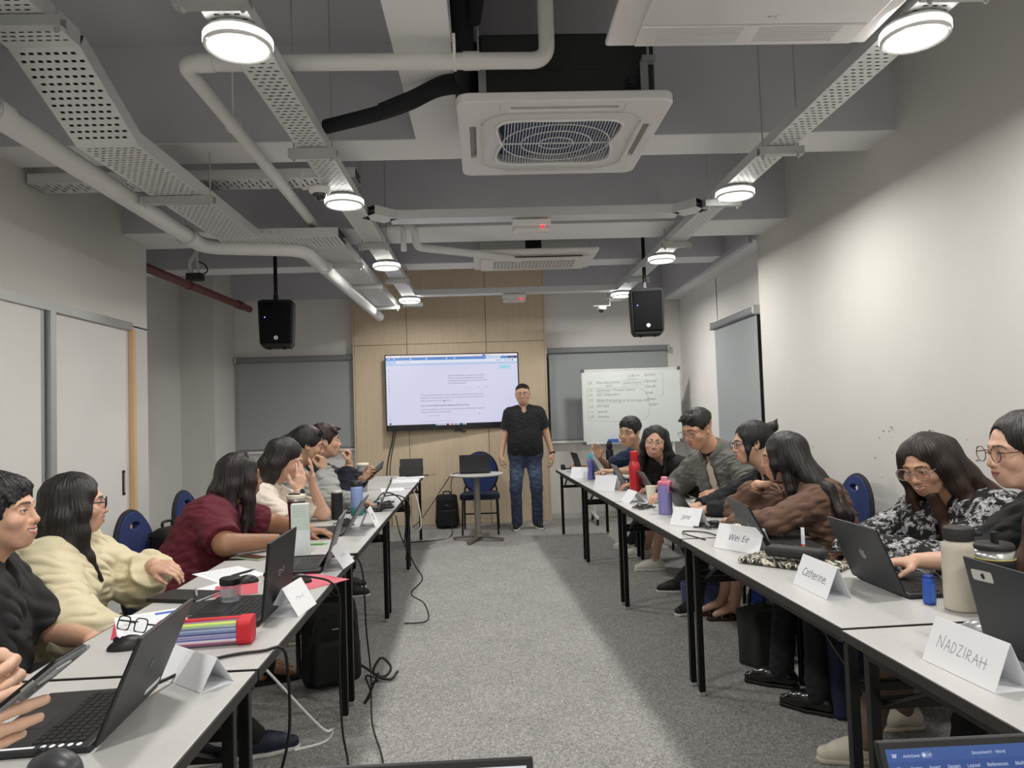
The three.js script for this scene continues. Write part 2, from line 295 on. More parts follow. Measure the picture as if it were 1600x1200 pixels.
{
  const wide = thing('cable_tray', 'wide perforated white cable tray that steps down and jogs sideways, nearest the left wall', 'cable tray');
  const WS = [0.031, 0.0095, 0.02, 0.034];
  traySegment(wide, [-1.755, 2.96, 0.2], [-1.755, 2.96, -2.95], 0.29, 0.07, WS);
  traySegment(wide, [-1.755, 2.96, -2.95], [-1.752, 2.735, -3.44], 0.29, 0.07, [0.038, 0.013, 0.02, 0.034]);
  traySegment(wide, [-1.752, 2.735, -3.44], [-1.735, 2.72, -5.18], 0.29, 0.07, WS);
  traySegment(wide, [-1.88, 2.72, -5.33], [-1.02, 2.72, -5.33], 0.3, 0.07, WS, '');
  traySegment(wide, [-1.16, 2.72, -5.48], [-1.12, 2.70, -8.6], 0.25, 0.07, WS);
  bolts(wide, [[-1.62, 2.765, -5.175], [-1.56, 2.765, -5.175], [-1.5, 2.765, -5.175], [-1.44, 2.765, -5.175]]);
  const left = thing('cable_tray', 'narrow perforated white cable tray carrying the row of lamps above the left tables', 'cable tray');
  traySegment(left, [-0.83, 2.775, 0.6], [-0.83, 2.775, -8.75], 0.15, 0.055, SLOT);
  const right = thing('cable_tray', 'narrow perforated white cable tray carrying the row of lamps above the right tables', 'cable tray');
  traySegment(right, [1.606, 2.775, 0.6], [1.606, 2.775, -8.75], 0.15, 0.055, SLOT);
  const c1 = thing('cable_tray', 'thin cross tray linking both lamp trays, the nearer of two with an emergency light', 'cable tray');
  traySegment(c1, [-0.62, 2.775, -5.02], [1.40, 2.775, -5.02], 0.15, 0.06, CROSS);
  traySegment(c1, [-0.755, 2.775, -4.86], [-0.62, 2.775, -5.0], 0.15, 0.06, CROSS); traySegment(c1, [1.40, 2.775, -5.0], [1.53, 2.775, -4.86], 0.15, 0.06, CROSS);
  bolts(c1, [[-0.54, 2.81, -4.965], [-0.47, 2.81, -4.965], [-0.40, 2.81, -4.965], [-0.33, 2.81, -4.965], [1.12, 2.81, -4.965], [1.19, 2.81, -4.965], [1.26, 2.81, -4.965], [1.33, 2.81, -4.965]]);
  const c2 = thing('cable_tray', 'thin cross tray in front of the timber wall with the farther emergency light', 'cable tray');
  traySegment(c2, [-0.755, 2.775, -8.15], [1.53, 2.775, -8.15], 0.15, 0.06, CROSS);
  bolts(c2, [[-0.6, 2.81, -8.095], [-0.53, 2.81, -8.095], [-0.46, 2.81, -8.095], [1.2, 2.81, -8.095], [1.27, 2.81, -8.095], [1.34, 2.81, -8.095]]);
  const c3 = thing('cable_tray', 'short perforated cross tray running from the left wall above the big white pipe', 'cable tray');
  traySegment(c3, [-2.74, 2.9, -4.53], [-0.76, 2.9, -4.53], 0.2, 0.06, [0.034, 0.01, 0.05, 0.066]);
}
// channel brackets and hanger rods
function hanger(label, x, y, z, w, top = HC) {
  const o = thing('tray_hanger', label, 'hanger', [x, y, z], 0, 'threaded-rod hangers under the cable trays');
  mesh('channel', [box(w, 0.003, 0.042, 0, 0.0, 0), box(w, 0.042, 0.003, 0, 0.02, 0.02), box(w, 0.042, 0.003, 0, 0.02, -0.02)], M.galv, o);
  for (const s of [-1, 1]) { mesh('threaded_rod', [rod([s * (w / 2 - 0.025), -0.02, 0], [s * (w / 2 - 0.025), top - y, 0], 0.004, 6)], M.galv, o); mesh('nut', [cyl(0.009, 0.009, 0.014, s * (w / 2 - 0.025), -0.008, 0, 6)], M.galv, o); }
}
const nth = ['first', 'second', 'third', 'fourth', 'fifth', 'sixth'];
[[-1.755, 2.915, -2.72, 0.42], [-1.745, 2.685, -4.2, 0.42], [-1.16, 2.675, -6.05, 0.34], [-1.14, 2.672, -7.05, 0.34], [-1.125, 2.665, -8.35, 0.33]].forEach((a, i) => hanger(nth[i] + ' channel hanger from the camera under the wide stepped tray', ...a));
[-2.28, -3.62, -5.62, -7.1, -8.6].forEach((z, i) => hanger(nth[i] + ' channel hanger from the camera under the left lamp tray', -0.83, 2.73, z, 0.24));
[-2.28, -3.72, -4.66, -5.82, -7.35, -8.62].forEach((z, i) => hanger(nth[i] + ' channel hanger from the camera under the right lamp tray', 1.606, 2.73, z, 0.24));
// lamps
const lampLabels = [['first', 'nearest'], ['second', 'next'], ['third', 'third'], ['fourth', 'farthest']];
function lamp(label, x, z) {
  const o = thing('ceiling_lamp', label, 'lamp', [x, 2.72, z]);
  mesh('housing', [lathe([[0, 0.052], [0.085, 0.052], [0.112, 0.046], [0.1165, 0.036], [0.1165, 0.002], [0.112, -0.004], [0.104, -0.002], [0.104, 0.008], [0, 0.008]], 40)], M.white, o);
  mesh('glowing_rim', [lathe([[0.116, 0.008], [0.118, 0.01], [0.118, 0.032], [0.116, 0.034]], 40)], M.lampRim, o);
  mesh('diffuser', [lathe([[0.1035, 0.007], [0.1035, 0.0025], [0.098, 0.001], [0, 0.001]], 40)], M.diffuser, o);
  mesh('bracket', [box(0.16, 0.003, 0.09, 0, 0.0535, 0.03), box(0.003, 0.03, 0.09, 0.07, 0.066, 0.03), box(0.003, 0.03, 0.09, -0.07, 0.066, 0.03)], M.galv, o);
  const l = new THREE.RectAreaLight(LAMP_COLOR, LAMP, 0.17, 0.17); l.position.set(0, -0.003, 0); l.rotation.x = -PI / 2; l.name = 'lamp_light'; o.add(l);
}
const ord = ['nearest lit round lamp on the left lamp tray', 'lit round lamp behind a dome camera on the left lamp tray', 'third lit round lamp along the left lamp tray', 'farthest lit round lamp at the end of the left lamp tray'];
const ordR = ['nearest lit round lamp on the right lamp tray beside the glossy ceiling unit', 'second lit round lamp along the right lamp tray', 'third lit round lamp along the right lamp tray, above the hanging speaker', 'farthest lit round lamp on the right lamp tray, beside a dome camera'];
for (let k = 0; k < 4; k++) { const z = -2.52 - 1.904 * k; lamp(ord[k], -0.83, z); lamp(ordR[k], 1.606, z); }
// two more lamps of each row behind the photographer, as the light on the near tables shows
[['just above and', -0.616], ['well', 1.288]].forEach(([w, z]) => { lamp(`lit round lamp of the left row ${w} behind the camera`, -0.83, z); lamp(`lit round lamp of the right row ${w} behind the camera`, 1.606, z); });
// dome cameras
function domeCam(label, p, r, cable) {
  const o = thing('dome_camera', label, 'camera', p);
  mesh('base', [lathe([[0, 0.03], [r, 0.03], [r * 1.05, 0.02], [r * 1.02, 0.0], [r * 0.72, -0.012], [0, -0.012]], 28)], M.white, o);
  mesh('dome', [tf(new THREE.SphereGeometry(r * 0.68, 20, 10, 0, TAU, PI / 2, PI / 2), [0, -0.01, 0])], phys(0x101214, 0.1, { clearcoat: 1 }), o);
  if (cable) mesh('cable', [tube(cable, 0.005, 30)], M.white, o);
}
domeCam('white dome camera under the left lamp tray in front of the second lamp', [-0.93, 2.735, -4.2], 0.06, [[-0.05, 0.03, 0], [-0.09, 0.02, 0], [-0.11, 0.06, -0.01], [-0.1, 0.13, -0.02]]);
domeCam('small white dome camera at the end of the right lamp tray', [1.42, 2.63, -8.55], 0.055);
mesh('bracket', [box(0.2, 0.004, 0.1, 0, 0.032, 0), box(0.004, 0.12, 0.05, 0.1, 0.09, 0)], M.white, scene.getObjectByName('dome_camera_001'));
// emergency lights on the cross trays
function emergency(label, p, w) {
  const o = thing('emergency_light', label, 'emergency light', p);
  mesh('housing', [rbox(w, 0.05, 0.08, 0.012, 0, 0.045, 0)], M.white, o);
  mesh('lens', [tf(rbox(w * 0.98, 0.05, 0.075, 0.024), [0, 0.005, 0])], phys(0xf4f4f4, 0.25, { transmission: 0.5, thickness: 0 }), o);
  const l = mesh('led', [sph(0.011, w * 0.28, 0.012, 0.034)], std(0xff2030, 0.4, { emissive: 0xff1a22, emissiveIntensity: 3 }), o);
  const pl = new THREE.PointLight(0xff2a30, 0.0003); pl.position.set(w * 0.28, 0.012, 0.06); pl.shadow.radius = 0.4; pl.name = 'led_light'; o.add(pl);
}
emergency('white emergency light with a red LED on the nearer cross tray', [0.36, 2.695, -5.02], 0.27);
emergency('white emergency light with a red LED on the farther cross tray', [0.36, 2.695, -8.15], 0.27);
// pipes
{
  const o = thing('waste_pipe', 'thick white plastic pipe running along the left wall and jogging under the wide tray', 'pipe');
  mesh('pipe_run', pipe([[-2.02, 2.79, 0.4], [-2.02, 2.70, -5.3], [-1.33, 2.69, -5.42], [-1.27, 2.66, -8.9]], 0.055, 0.14), M.pvc, o);
  for (const [z, y] of [[-3.02, 2.742], [-5.0, 2.705]]) { mesh('coupling', [rod([-2.02, y, z], [-2.02, y - 0.001, z - 0.09], 0.062, 20)], M.pvc, o); mesh('hook', [torus(0.064, 0.004, -2.02, y, z + 0.03, [0, 0, 0]), rod([-2.02, y + 0.06, z + 0.03], [-2.02, HC, z + 0.03], 0.004)], M.galv, o); }
  mesh('coupling', [rod([-1.3, 2.68, -6.0], [-1.3, 2.678, -6.1], 0.062, 20)], M.pvc, o);
  const s = thing('drain_pipe', 'thin white drain pipe with an elbow crossing beside the dark ceiling cassette', 'pipe');
  mesh('pipe_run', pipe([[0.305, 3.5, -2.98], [0.305, 2.89, -2.98], [-1.21, 2.9, -2.98], [-1.225, 2.845, -5.6]], 0.034, 0.07), M.pvc, s);
  mesh('coupling', [rod([-0.05, 2.893, -2.98], [0.02, 2.893, -2.98], 0.038, 16)], M.pvc, s); mesh('coupling', [rod([-1.15, 2.9, -2.98], [-1.08, 2.9, -2.98], 0.038, 16)], M.pvc, s);
  mesh('hook', [torus(0.038, 0.004, -1.218, 2.893, -3.6, [0, 0, 0]), rod([-1.218, 2.93, -3.6], [-1.218, HC, -3.6], 0.004)], M.white, s);
  mesh('strap', [box(0.012, 0.12, 0.09, -0.085, 2.93, -2.98), rod([-0.1, 2.98, -2.98], [-0.12, HC, -2.98], 0.007)], M.white, s);
  const r = thing('sprinkler_pipe', 'dark red sprinkler pipe high on the left recess wall', 'pipe');
  mesh('pipe_run', pipe([[-2.9, 2.77, -5.95], [-2.9, 2.82, -9.05]], 0.04, 0.05), M.redPipe, r); mesh('coupling', [rod([-2.9, 2.815, -8.6], [-2.9, 2.818, -8.75], 0.05, 16)], M.redPipe, r);
  mesh('hanger_ring', [torus(0.045, 0.004, -2.9, 2.79, -7.2, [0, 0, 0]), rod([-2.9, 2.835, -7.2], [-2.9, 2.9, -7.2], 0.004)], M.redPipe, r);
  const h = thing('conduit_outlet', 'bent grey conduit ending in a small dark box below the white pipe', 'conduit', [-2.36, 2.62, -6.0]);
  mesh('conduit', [tube([[-0.03, 0.02, 0], [-0.04, 0.12, 0], [-0.0, 0.2, -0.02], [0.02, 0.275, -0.02]], 0.02, 20)], M.galv, h); mesh('conduit', [tube([[0.03, 0.02, 0], [0.02, 0.12, 0], [0.0, 0.275, 0]], 0.012, 20)], M.galv, h);
  mesh('outlet_box', [rbox(0.13, 0.06, 0.08, 0.01, 0, 0, 0)], M.darkRubber, h); mesh('cable', [tube([[0.06, 0.02, 0], [0.1, 0.05, 0], [0.08, 0.1, 0], [0.03, 0.13, 0]], 0.006, 20)], M.cable, h);
  const p2 = thing('refrigerant_pipe', 'pair of white lagged pipes dropping beside the far ceiling cassette', 'pipe');
  mesh('pipe_run', pipe([[-0.62, 2.86, -5.45], [-0.5, 2.86, -5.5], [-0.5, 2.72, -5.56], [0.35, 2.79, -6.4]], 0.03, 0.06), M.pvc, p2); mesh('pipe_run', pipe([[-0.7, 2.84, -5.42], [-0.58, 2.84, -5.42], [-0.58, 2.66, -5.42]], 0.022, 0.04), M.pvc, p2);
  const sp = thing('fire_sprinkler', 'small brass sprinkler head on the light ceiling beam', 'sprinkler', [-0.26, 2.93, -2.12]);
  mesh('stem', [cyl(0.012, 0.012, 0.06, 0, 0.03, 0, 10)], std(0xa08f70, 0.4, { metalness: 0.6 }), sp); mesh('deflector', [cyl(0.016, 0.02, 0.006, 0, -0.028, 0, 12), rod([0.01, 0, 0], [0.004, -0.028, 0], 0.002), rod([-0.01, 0, 0], [-0.004, -0.028, 0], 0.002)], std(0xa08f70, 0.4, { metalness: 0.6 }), sp);
}
// air conditioning
const waterMark = (txt, w, h, color = '#888', size = 40) => canvasTex(w, h, (c) => { c.fillStyle = '#e7e7e5'; c.fillRect(0, 0, w, h); c.fillStyle = color; c.font = `bold ${size}px sans-serif`; c.textBaseline = 'middle'; c.textAlign = 'center'; c.fillText(txt, w / 2, h / 2); });
function decal(w, h, tex, p, r, parent, name = 'lettering', rough = 0.5) { const g = tf(new THREE.PlaneGeometry(w, h), p, r); const m = new THREE.Mesh(g, std(0xffffff, rough, { map: tex })); m.name = name; parent.add(m); return m; }
{
  const o = thing('ceiling_cassette', 'open square ceiling cassette with a pinched round-ringed grille, hung below its dark body', 'air conditioner', [0.395, 2.762, -3.575]);
  const W = 0.95, hole = rrect(0.6, 0.52, 0.05);
  const face = rrect(W, W, 0.05);
  const slot = (w, h, x, y) => new THREE.Path(rrect(w, h, 0.012, x, y).getPoints(6).reverse());
  const grillePts = []; for (let i = 0; i < 64; i++) { const a = i / 64 * TAU, c = Math.cos(a), s = Math.sin(a), k = 1 / Math.pow(Math.pow(Math.abs(c), 5) + Math.pow(Math.abs(s), 5), 0.2); let x = 0.32 * c * k, y = 0.3 * s * k; x *= 1 - 0.14 * Math.pow(1 - Math.min(1, Math.abs(y) / 0.3), 1.5); y *= 1 - 0.05 * (1 - Math.min(1, Math.abs(x) / 0.32)); grillePts.push([x, y]); }
  const gh = new THREE.Path(grillePts.map((p) => new THREE.Vector2(...p)).reverse());
  face.holes.push(gh, slot(0.5, 0.05, 0, 0.405), slot(0.5, 0.05, 0, -0.405), slot(0.045, 0.44, -0.415, 0), slot(0.045, 0.44, 0.415, 0));
  const pg = new THREE.ExtrudeGeometry(face, { depth: 0.03, bevelEnabled: true, bevelSize: 0.008, bevelThickness: 0.008, bevelSegments: 3, curveSegments: 8 }); pg.rotateX(PI / 2);
  mesh('panel', [pg.translate(0, 0.04, 0)], std(0xdedddb, 0.4), o);
  mesh('grille_rim', [tube(grillePts.map(([x, y]) => [x, -0.002, y]), 0.009, 160, 6, true)], std(0xe2e2e0, 0.4), o);
  mesh('inner_frame', [tube(rrect(0.74, 0.72, 0.13).getPoints(10).map((p) => [p.x, -0.006, p.y]), 0.004, 120, 6, true)], std(0xcfcfcd, 0.4), o);
  const inside = ([x, z]) => { let c = false; for (let i = 0, j = 63; i < 64; j = i++) { const [xi, yi] = grillePts[i], [xj, yj] = grillePts[j]; if ((yi > z) !== (yj > z) && x < (xj - xi) * (z - yi) / (yj - yi) + xi) c = !c; } return c; };
  const zr = (x) => { let z = 0; while (z < 0.34 && inside([x, z])) z += 0.004; return z; };
  for (let x = -0.305; x <= 0.306; x += 0.0148) { const z = zr(x); if (z > 0.02) mesh('grille_bar', [box(0.0042, 0.007, z * 2, x, 0.004, 0)], std(0xc9ccd0, 0.4), o); }
  for (const r of [0.075, 0.155, 0.235]) mesh('grille_ring', [torus(r, 0.003, 0, -0.001, 0, [PI / 2, 0, 0], [1.15, 1, 1])], std(0xd4d4d4, 0.4), o);
  mesh('grille_cross_bar', [box(0.56, 0.006, 0.005, 0, -0.001, 0)], std(0xd4d4d4, 0.4), o);
  mesh('filter', [box(0.68, 0.004, 0.64, 0, 0.05, 0)], std(0x46587a, 0.8), o);
  for (const [w, d, x, z] of [[0.49, 0.032, 0, 0.405], [0.49, 0.032, 0, -0.405], [0.03, 0.43, -0.415, 0], [0.03, 0.43, 0.415, 0]]) mesh('louvre', [tf(box(w, 0.006, d), [x, 0.022, z], [w > d ? 0.5 * Math.sign(z) : 0, 0, w > d ? 0 : -0.5 * Math.sign(x)])], std(0x9a9a98, 0.5), o);
  mesh('body', [rbox(0.8, 0.3, 0.8, 0.02, 0.02, 0.21, -0.01)], M.acGrey, o);
  mesh('hatch', [box(0.16, 0.11, 0.004, -0.08, 0.24, 0.392)], M.acGrey, o); mesh('hatch', [box(0.16, 0.11, 0.004, 0.12, 0.24, 0.392)], M.acGrey, o);
  mesh('port', [rbox(0.05, 0.05, 0.02, 0.006, 0.31, 0.12, 0.395), cyl(0.018, 0.018, 0.03, 0.31, 0.12, 0.4, 14, [PI / 2, 0, 0])], M.darkRubber, o);
  for (const s of [-1, 1]) { mesh('mounting_bracket', [box(0.035, 0.14, 0.01, s * 0.365, 0.14, 0.41), box(0.06, 0.02, 0.05, s * 0.38, 0.21, 0.425)], std(0x9a9c9a, 0.5, { metalness: 0.4 }), o); mesh('hanger_rod', [rod([s * 0.38, 0.2, 0.43], [s * 0.38, HC - 2.762, 0.43], 0.005)], M.galv, o); }
  decal(0.05, 0.02, waterMark('CAUTION', 128, 48, '#777', 24), [0.362, -0.0105, 0.02], [PI / 2, 0, 0.3], o); decal(0.05, 0.014, waterMark('POWER', 128, 36, '#777', 22), [-0.35, -0.0105, 0.03], [PI / 2, 0, 1.5], o);
  mesh('seam', [box(0.0015, 0.0015, 0.07, -0.29, -0.0035, 0.43), box(0.0015, 0.0015, 0.07, 0.27, -0.0035, 0.43)], std(0x8a8a88, 0.6), o);
  const d = thing('flexible_duct', 'black lagged duct bundle rising beside the ceiling cassette and crossing to the left lamp tray', 'duct');
  const trunk = [[-0.045, 3.5, -2.75], [-0.05, 3.25, -2.98], [-0.05, 3.0, -3.2], [-0.04, 2.95, -3.3]];
  mesh('riser', [tube(trunk, 0.05, 24, 12), tube([[-0.03, 3.1, -3.25], [-0.03, 2.95, -3.5], [-0.03, 2.88, -3.8], [-0.02, 2.88, -4.0]], 0.045, 24, 10)], M.foam, d);
  mesh('lagged_branch', [tube([[-0.03, 2.94, -3.3], [-0.18, 2.93, -3.32], [-0.32, 2.885, -3.36], [-0.48, 2.87, -3.44], [-0.75, 2.86, -3.56]], 0.036, 40, 10)], M.foam, d);
  mesh('lagged_branch', [tube([[-0.03, 2.975, -3.28], [-0.16, 2.965, -3.3], [-0.3, 2.92, -3.34], [-0.46, 2.885, -3.4]], 0.018, 30, 8)], M.foam, d);
  mesh('lagged_branch', [tube([[0.0, 3.1, -3.05], [0.08, 3.3, -2.6], [0.16, 3.48, -2.3]], 0.03, 30, 8)], M.foam, d);
}
{
  const o = thing('ceiling_cassette', 'glossy white flat ceiling cassette beside the nearest right lamp', 'air conditioner', [0.985, 2.765, -2.14]);
  const gl = phys(0xe4e2e2, 0.14, { clearcoat: 0.7, clearcoatRoughness: 0.06 });
  mesh('panel', [rbox(0.995, 0.03, 0.99, 0.012, 0, 0.015, 0)], gl, o);
  mesh('flap', [rbox(0.82, 0.012, 0.135, 0.005, 0.02, -0.004, -0.41)], gl, o); mesh('flap', [rbox(0.82, 0.012, 0.135, 0.005, 0.02, -0.004, 0.41)], gl, o);
  mesh('intake_plate', [rbox(0.82, 0.014, 0.66, 0.005, 0.02, -0.004, 0)], gl, o);
  mesh('body', [rbox(0.84, 0.28, 0.84, 0.02, 0, 0.17, 0)], M.acGrey, o);
  for (let i = 0; i < 7; i++) mesh('intake_slat', [box(0.3, 0.002, 0.006, -0.17, -0.0105, -0.445 + i * 0.015), box(0.3, 0.002, 0.006, 0.19, -0.0105, -0.445 + i * 0.015)], std(0xc9c8c8, 0.4), o);
  decal(0.05, 0.018, canvasTex(160, 56, (c, w, h) => { c.fillStyle = '#e2e0e0'; c.fillRect(0, 0, w, h); c.fillStyle = '#55555a'; c.beginPath(); c.arc(30, 28, 20, 0, 7); c.fill(); c.strokeStyle = '#e2e0e0'; c.lineWidth = 4; c.beginPath(); c.moveTo(30, 18); c.lineTo(30, 36); c.lineTo(38, 36); c.stroke(); c.beginPath(); c.arc(30, 28, 14, 0.2, 5.2); c.stroke(); c.font = 'bold 40px sans-serif'; c.textBaseline = 'middle'; c.fillText('LG', 62, 30); }), [0.06, -0.0115, -0.28], [PI / 2, 0, 0], o, 'emblem', 0.3);
  const p = thing('drain_hose', 'grey looped hose and elbow by the glossy ceiling cassette', 'hose');
  mesh('hose', [tube([[0.42, 3.3, -2.5], [0.44, 3.12, -2.55], [0.5, 3.03, -2.52], [0.58, 3.0, -2.45], [0.66, 3.0, -2.4]], 0.026, 40, 10)], M.pvc, p); mesh('hose', [tube([[0.36, 3.2, -2.5], [0.4, 3.08, -2.6], [0.5, 2.98, -2.62], [0.6, 2.95, -2.55]], 0.022, 40, 10)], M.pvc, p); mesh('elbow', [sph(0.036, 0.42, 3.1, -2.55), rod([0.33, 3.12, -2.58], [0.43, 3.1, -2.55], 0.026, 12)], M.pvc, p);
}
{
  const o = thing('ceiling_cassette', 'cream ceiling cassette with a slatted grille hung in front of the timber wall', 'air conditioner', [0.48, 2.8, -6.55]);
  const cr = std(0xd9d7d0, 0.5);
  mesh('panel', [rbox(1.1, 0.035, 0.72, 0.012, 0, 0.02, 0)], cr, o); mesh('raised_frame', [rbox(0.98, 0.03, 0.5, 0.03, 0, -0.008, -0.05, [0, 0, 0])], cr, o);
  for (let i = 0; i < 22; i++) mesh('grille_slat', [rbox(0.02, 0.012, 0.3, 0.004, -0.34 + i * 0.032, -0.026, -0.05, undefined, 1)], std(0xcac6bb, 0.5), o);
  mesh('grille_backing', [box(0.74, 0.004, 0.32, 0, -0.0245, -0.05)], std(0xa9a59b, 0.6), o);
  mesh('air_slot', [box(0.84, 0.006, 0.025, 0, -0.012, 0.235)], M.darkRubber, o); mesh('body', [rbox(0.95, 0.12, 0.6, 0.01, -0.02, 0.1, 0)], M.galv, o); mesh('band', [box(0.14, 0.125, 0.61, -0.02, 0.1, 0)], M.blackMatte, o);
  for (const s of [-1, 1]) mesh('hanger_rod', [rod([s * 0.5, 0.04, 0.2], [s * 0.5, HC - 2.8, 0.2], 0.004)], M.galv, o);
}
// loudspeakers on ceiling poles
const boxGrille = dataTex(256, (u, v) => { const a = (u * 40) % 1 - 0.5, b = (v * 40) % 1 - 0.5; return a * a + b * b < 0.09 ? 60 : 200; }, false);
function loudspeaker(label, p, turn, logo) {
  const o = thing('loudspeaker', label, 'speaker', p, turn);
  const s = new THREE.Shape(); s.moveTo(-0.165, -0.22).quadraticCurveTo(-0.175, 0, -0.18, 0.24).lineTo(-0.15, 0.255).lineTo(0.15, 0.255).lineTo(0.18, 0.24).quadraticCurveTo(0.175, 0, 0.165, -0.22).lineTo(0.14, -0.255).lineTo(-0.14, -0.255).closePath();
  const g = new THREE.ExtrudeGeometry(s, { depth: 0.26, bevelEnabled: true, bevelSize: 0.012, bevelThickness: 0.014, bevelSegments: 3 }); g.translate(0, 0, -0.26);
  mesh('cabinet', [g], M.blackMatte, o);
  const f = new THREE.Shape(); f.moveTo(-0.15, -0.215).lineTo(-0.158, 0.225).lineTo(0.158, 0.225).lineTo(0.15, -0.215).closePath();
  mesh('grille', [wuv(new THREE.ExtrudeGeometry(f, { depth: 0.008, bevelEnabled: true, bevelSize: 0.006, bevelThickness: 0.006, bevelSegments: 2 }).translate(0, 0, 0.014), 4)], phys(0x08080a, 0.8, { bumpMap: boxGrille, bumpScale: 0.002, specularIntensity: 0.25 }), o);
  for (const x of [-0.08, 0.08]) mesh('foot', [rbox(0.035, 0.022, 0.05, 0.006, x, -0.277, -0.08)], M.darkRubber, o);
  mesh('emblem', [cyl(0.022, 0.022, 0.006, 0.0, -0.165, 0.031, 24, [PI / 2, 0, 0])], std(0xc8c9cb, 0.35, { metalness: 0.4 }), o);
  mesh('emblem_relief', logo ? [torus(0.012, 0.002, 0, -0.165, 0.034, [0, 0, 0]), box(0.02, 0.003, 0.003, 0, -0.165, 0.035), box(0.003, 0.02, 0.003, 0, -0.165, 0.035)] : [torus(0.018, 0.0012, 0, -0.165, 0.034, [0, 0, 0])], std(0x85868a, 0.4), o);
  mesh('status_led', [sph(0.006, -0.115, 0.065, 0.03)], std(0x8090ff, 0.4, { emissive: 0x7c86ff, emissiveIntensity: 3 }), o);
  const l = new THREE.PointLight(0x6070ff, 0.0003); l.position.set(-0.115, 0.065, 0.04); l.name = 'led_light'; l.shadow.radius = 0.3; o.add(l);
  o.scale.setScalar(0.83);
  const PL = (HC - p[1]) / 0.83;
  mesh('yoke', [rbox(0.05, 0.09, 0.05, 0.008, -0.01, 0.3, -0.12), rbox(0.09, 0.02, 0.09, 0.006, -0.01, 0.262, -0.12)], M.blackMetal, o);
  mesh('pole', [cyl(0.021, 0.021, PL - 0.33, -0.01, 0.33 + (PL - 0.33) / 2, -0.12, 14)], M.blackMetal, o); mesh('pole_collar', [cyl(0.024, 0.024, 0.02, -0.01, 0.335, -0.12, 14)], M.galv, o);
}
loudspeaker('black loudspeaker hung from a pole in front of the left blind wall', [-1.923, 2.322, -6.75], 0.16, true);
loudspeaker('black loudspeaker hung from a pole above the whiteboard', [1.56, 2.338, -6.75], -0.12, false);

// ================================================================ FURNITURE
const TH = 0.75;
function foldingTable(label, x, z, L, turn, group = 'folding training tables in two rows') {
  const o = thing('folding_table', label, 'table', [x, 0, z], turn, group), W = 0.62, hx = W / 2 - 0.055, hz = L / 2 - 0.055;
  mesh('tabletop', [wuv(rbox(W - 0.006, 0.022, L - 0.006, 0.003, 0, TH - 0.011, 0))], M.tableTop, o);
  mesh('edge_band', [box(0.005, 0.026, L, -W / 2 + 0.001, TH - 0.0145, 0), box(0.005, 0.026, L, W / 2 - 0.001, TH - 0.0145, 0), box(W, 0.026, 0.005, 0, TH - 0.0145, -L / 2 + 0.001), box(W, 0.026, 0.005, 0, TH - 0.0145, L / 2 - 0.001)], M.tableEdge, o);
  for (const sx of [-1, 1]) mesh('side_rail', [rbox(0.02, 0.04, L - 0.12, 0.003, sx * (hx + 0.01), TH - 0.045, 0)], M.blackMetal, o);
  for (const sz of [-1, 1]) {
    for (const sx of [-1, 1]) {
      const l = mesh('leg', [rbox(0.03, TH - 0.045, 0.03, 0.004, sx * hx, (TH - 0.045) / 2 + 0.018, sz * hz)], M.blackMetal, o);
      mesh('foot_cap', [rbox(0.032, 0.02, 0.032, 0.005, sx * hx, 0.01, sz * hz)], M.galv, l);
    }
    mesh('cross_bar', [rbox(2 * hx, 0.03, 0.026, 0.004, 0, 0.56, sz * hz)], M.blackMetal, o); mesh('cross_bar', [rbox(2 * hx, 0.026, 0.026, 0.004, 0, TH - 0.05, sz * hz)], M.blackMetal, o);
    for (const sx of [-1, 1]) mesh('folding_brace', [bar([sx * (hx - 0.03), 0.56, sz * (hz - 0.01)], [sx * (hx - 0.03), TH - 0.04, sz * (hz - 0.3)], 0.018, 0.006), ], M.blackMetal, o);
  }
  return o;
}
const tl = ['in front of the person in the black shirt, with two laptops', 'in front of the person in cream, with the striped pencil pouch', 'before the woman in maroon, with the maroon tumbler at its far end', 'with the blue bottle and tangled cables', 'holding papers and a tablet at the timber wall end'];
const LZ = [[-0.39, -1.95], [-1.965, -3.53], [-3.59, -5.15], [-5.18, -6.74], [-6.77, -8.33]];
const LX = (z) => -0.935 + 0.016 * (z + 2);
LZ.forEach(([a, b], i) => foldingTable('white folding table ' + tl[i], LX((a + b) / 2), (a + b) / 2, a - b, 0.016));
const tr = ['with the NADZIRAH name card at the near end of the right row', 'with the Catherine name card and zebra pouch', 'with the purple pink-capped bottle and Jane name card', 'with the tall red bottle and paper cup', 'with the headphones and wooden box, nearest the whiteboard'];
const RZ = [[-0.53, -2.085], [-2.1, -3.62], [-3.64, -5.2], [-5.22, -6.76], [-6.79, -8.35]];
const RX = (z) => 1.32 + 0.036 * (z + 2.1);
RZ.forEach(([a, b], i) => foldingTable('white folding table ' + tr[i], RX((a + b) / 2) + (i ? 0 : -0.01), (a + b) / 2, a - b, 0.036));
foldingTable('white folding table under the two laptops at the photographer', 0.2, -0.66, 1.5, PI / 2);

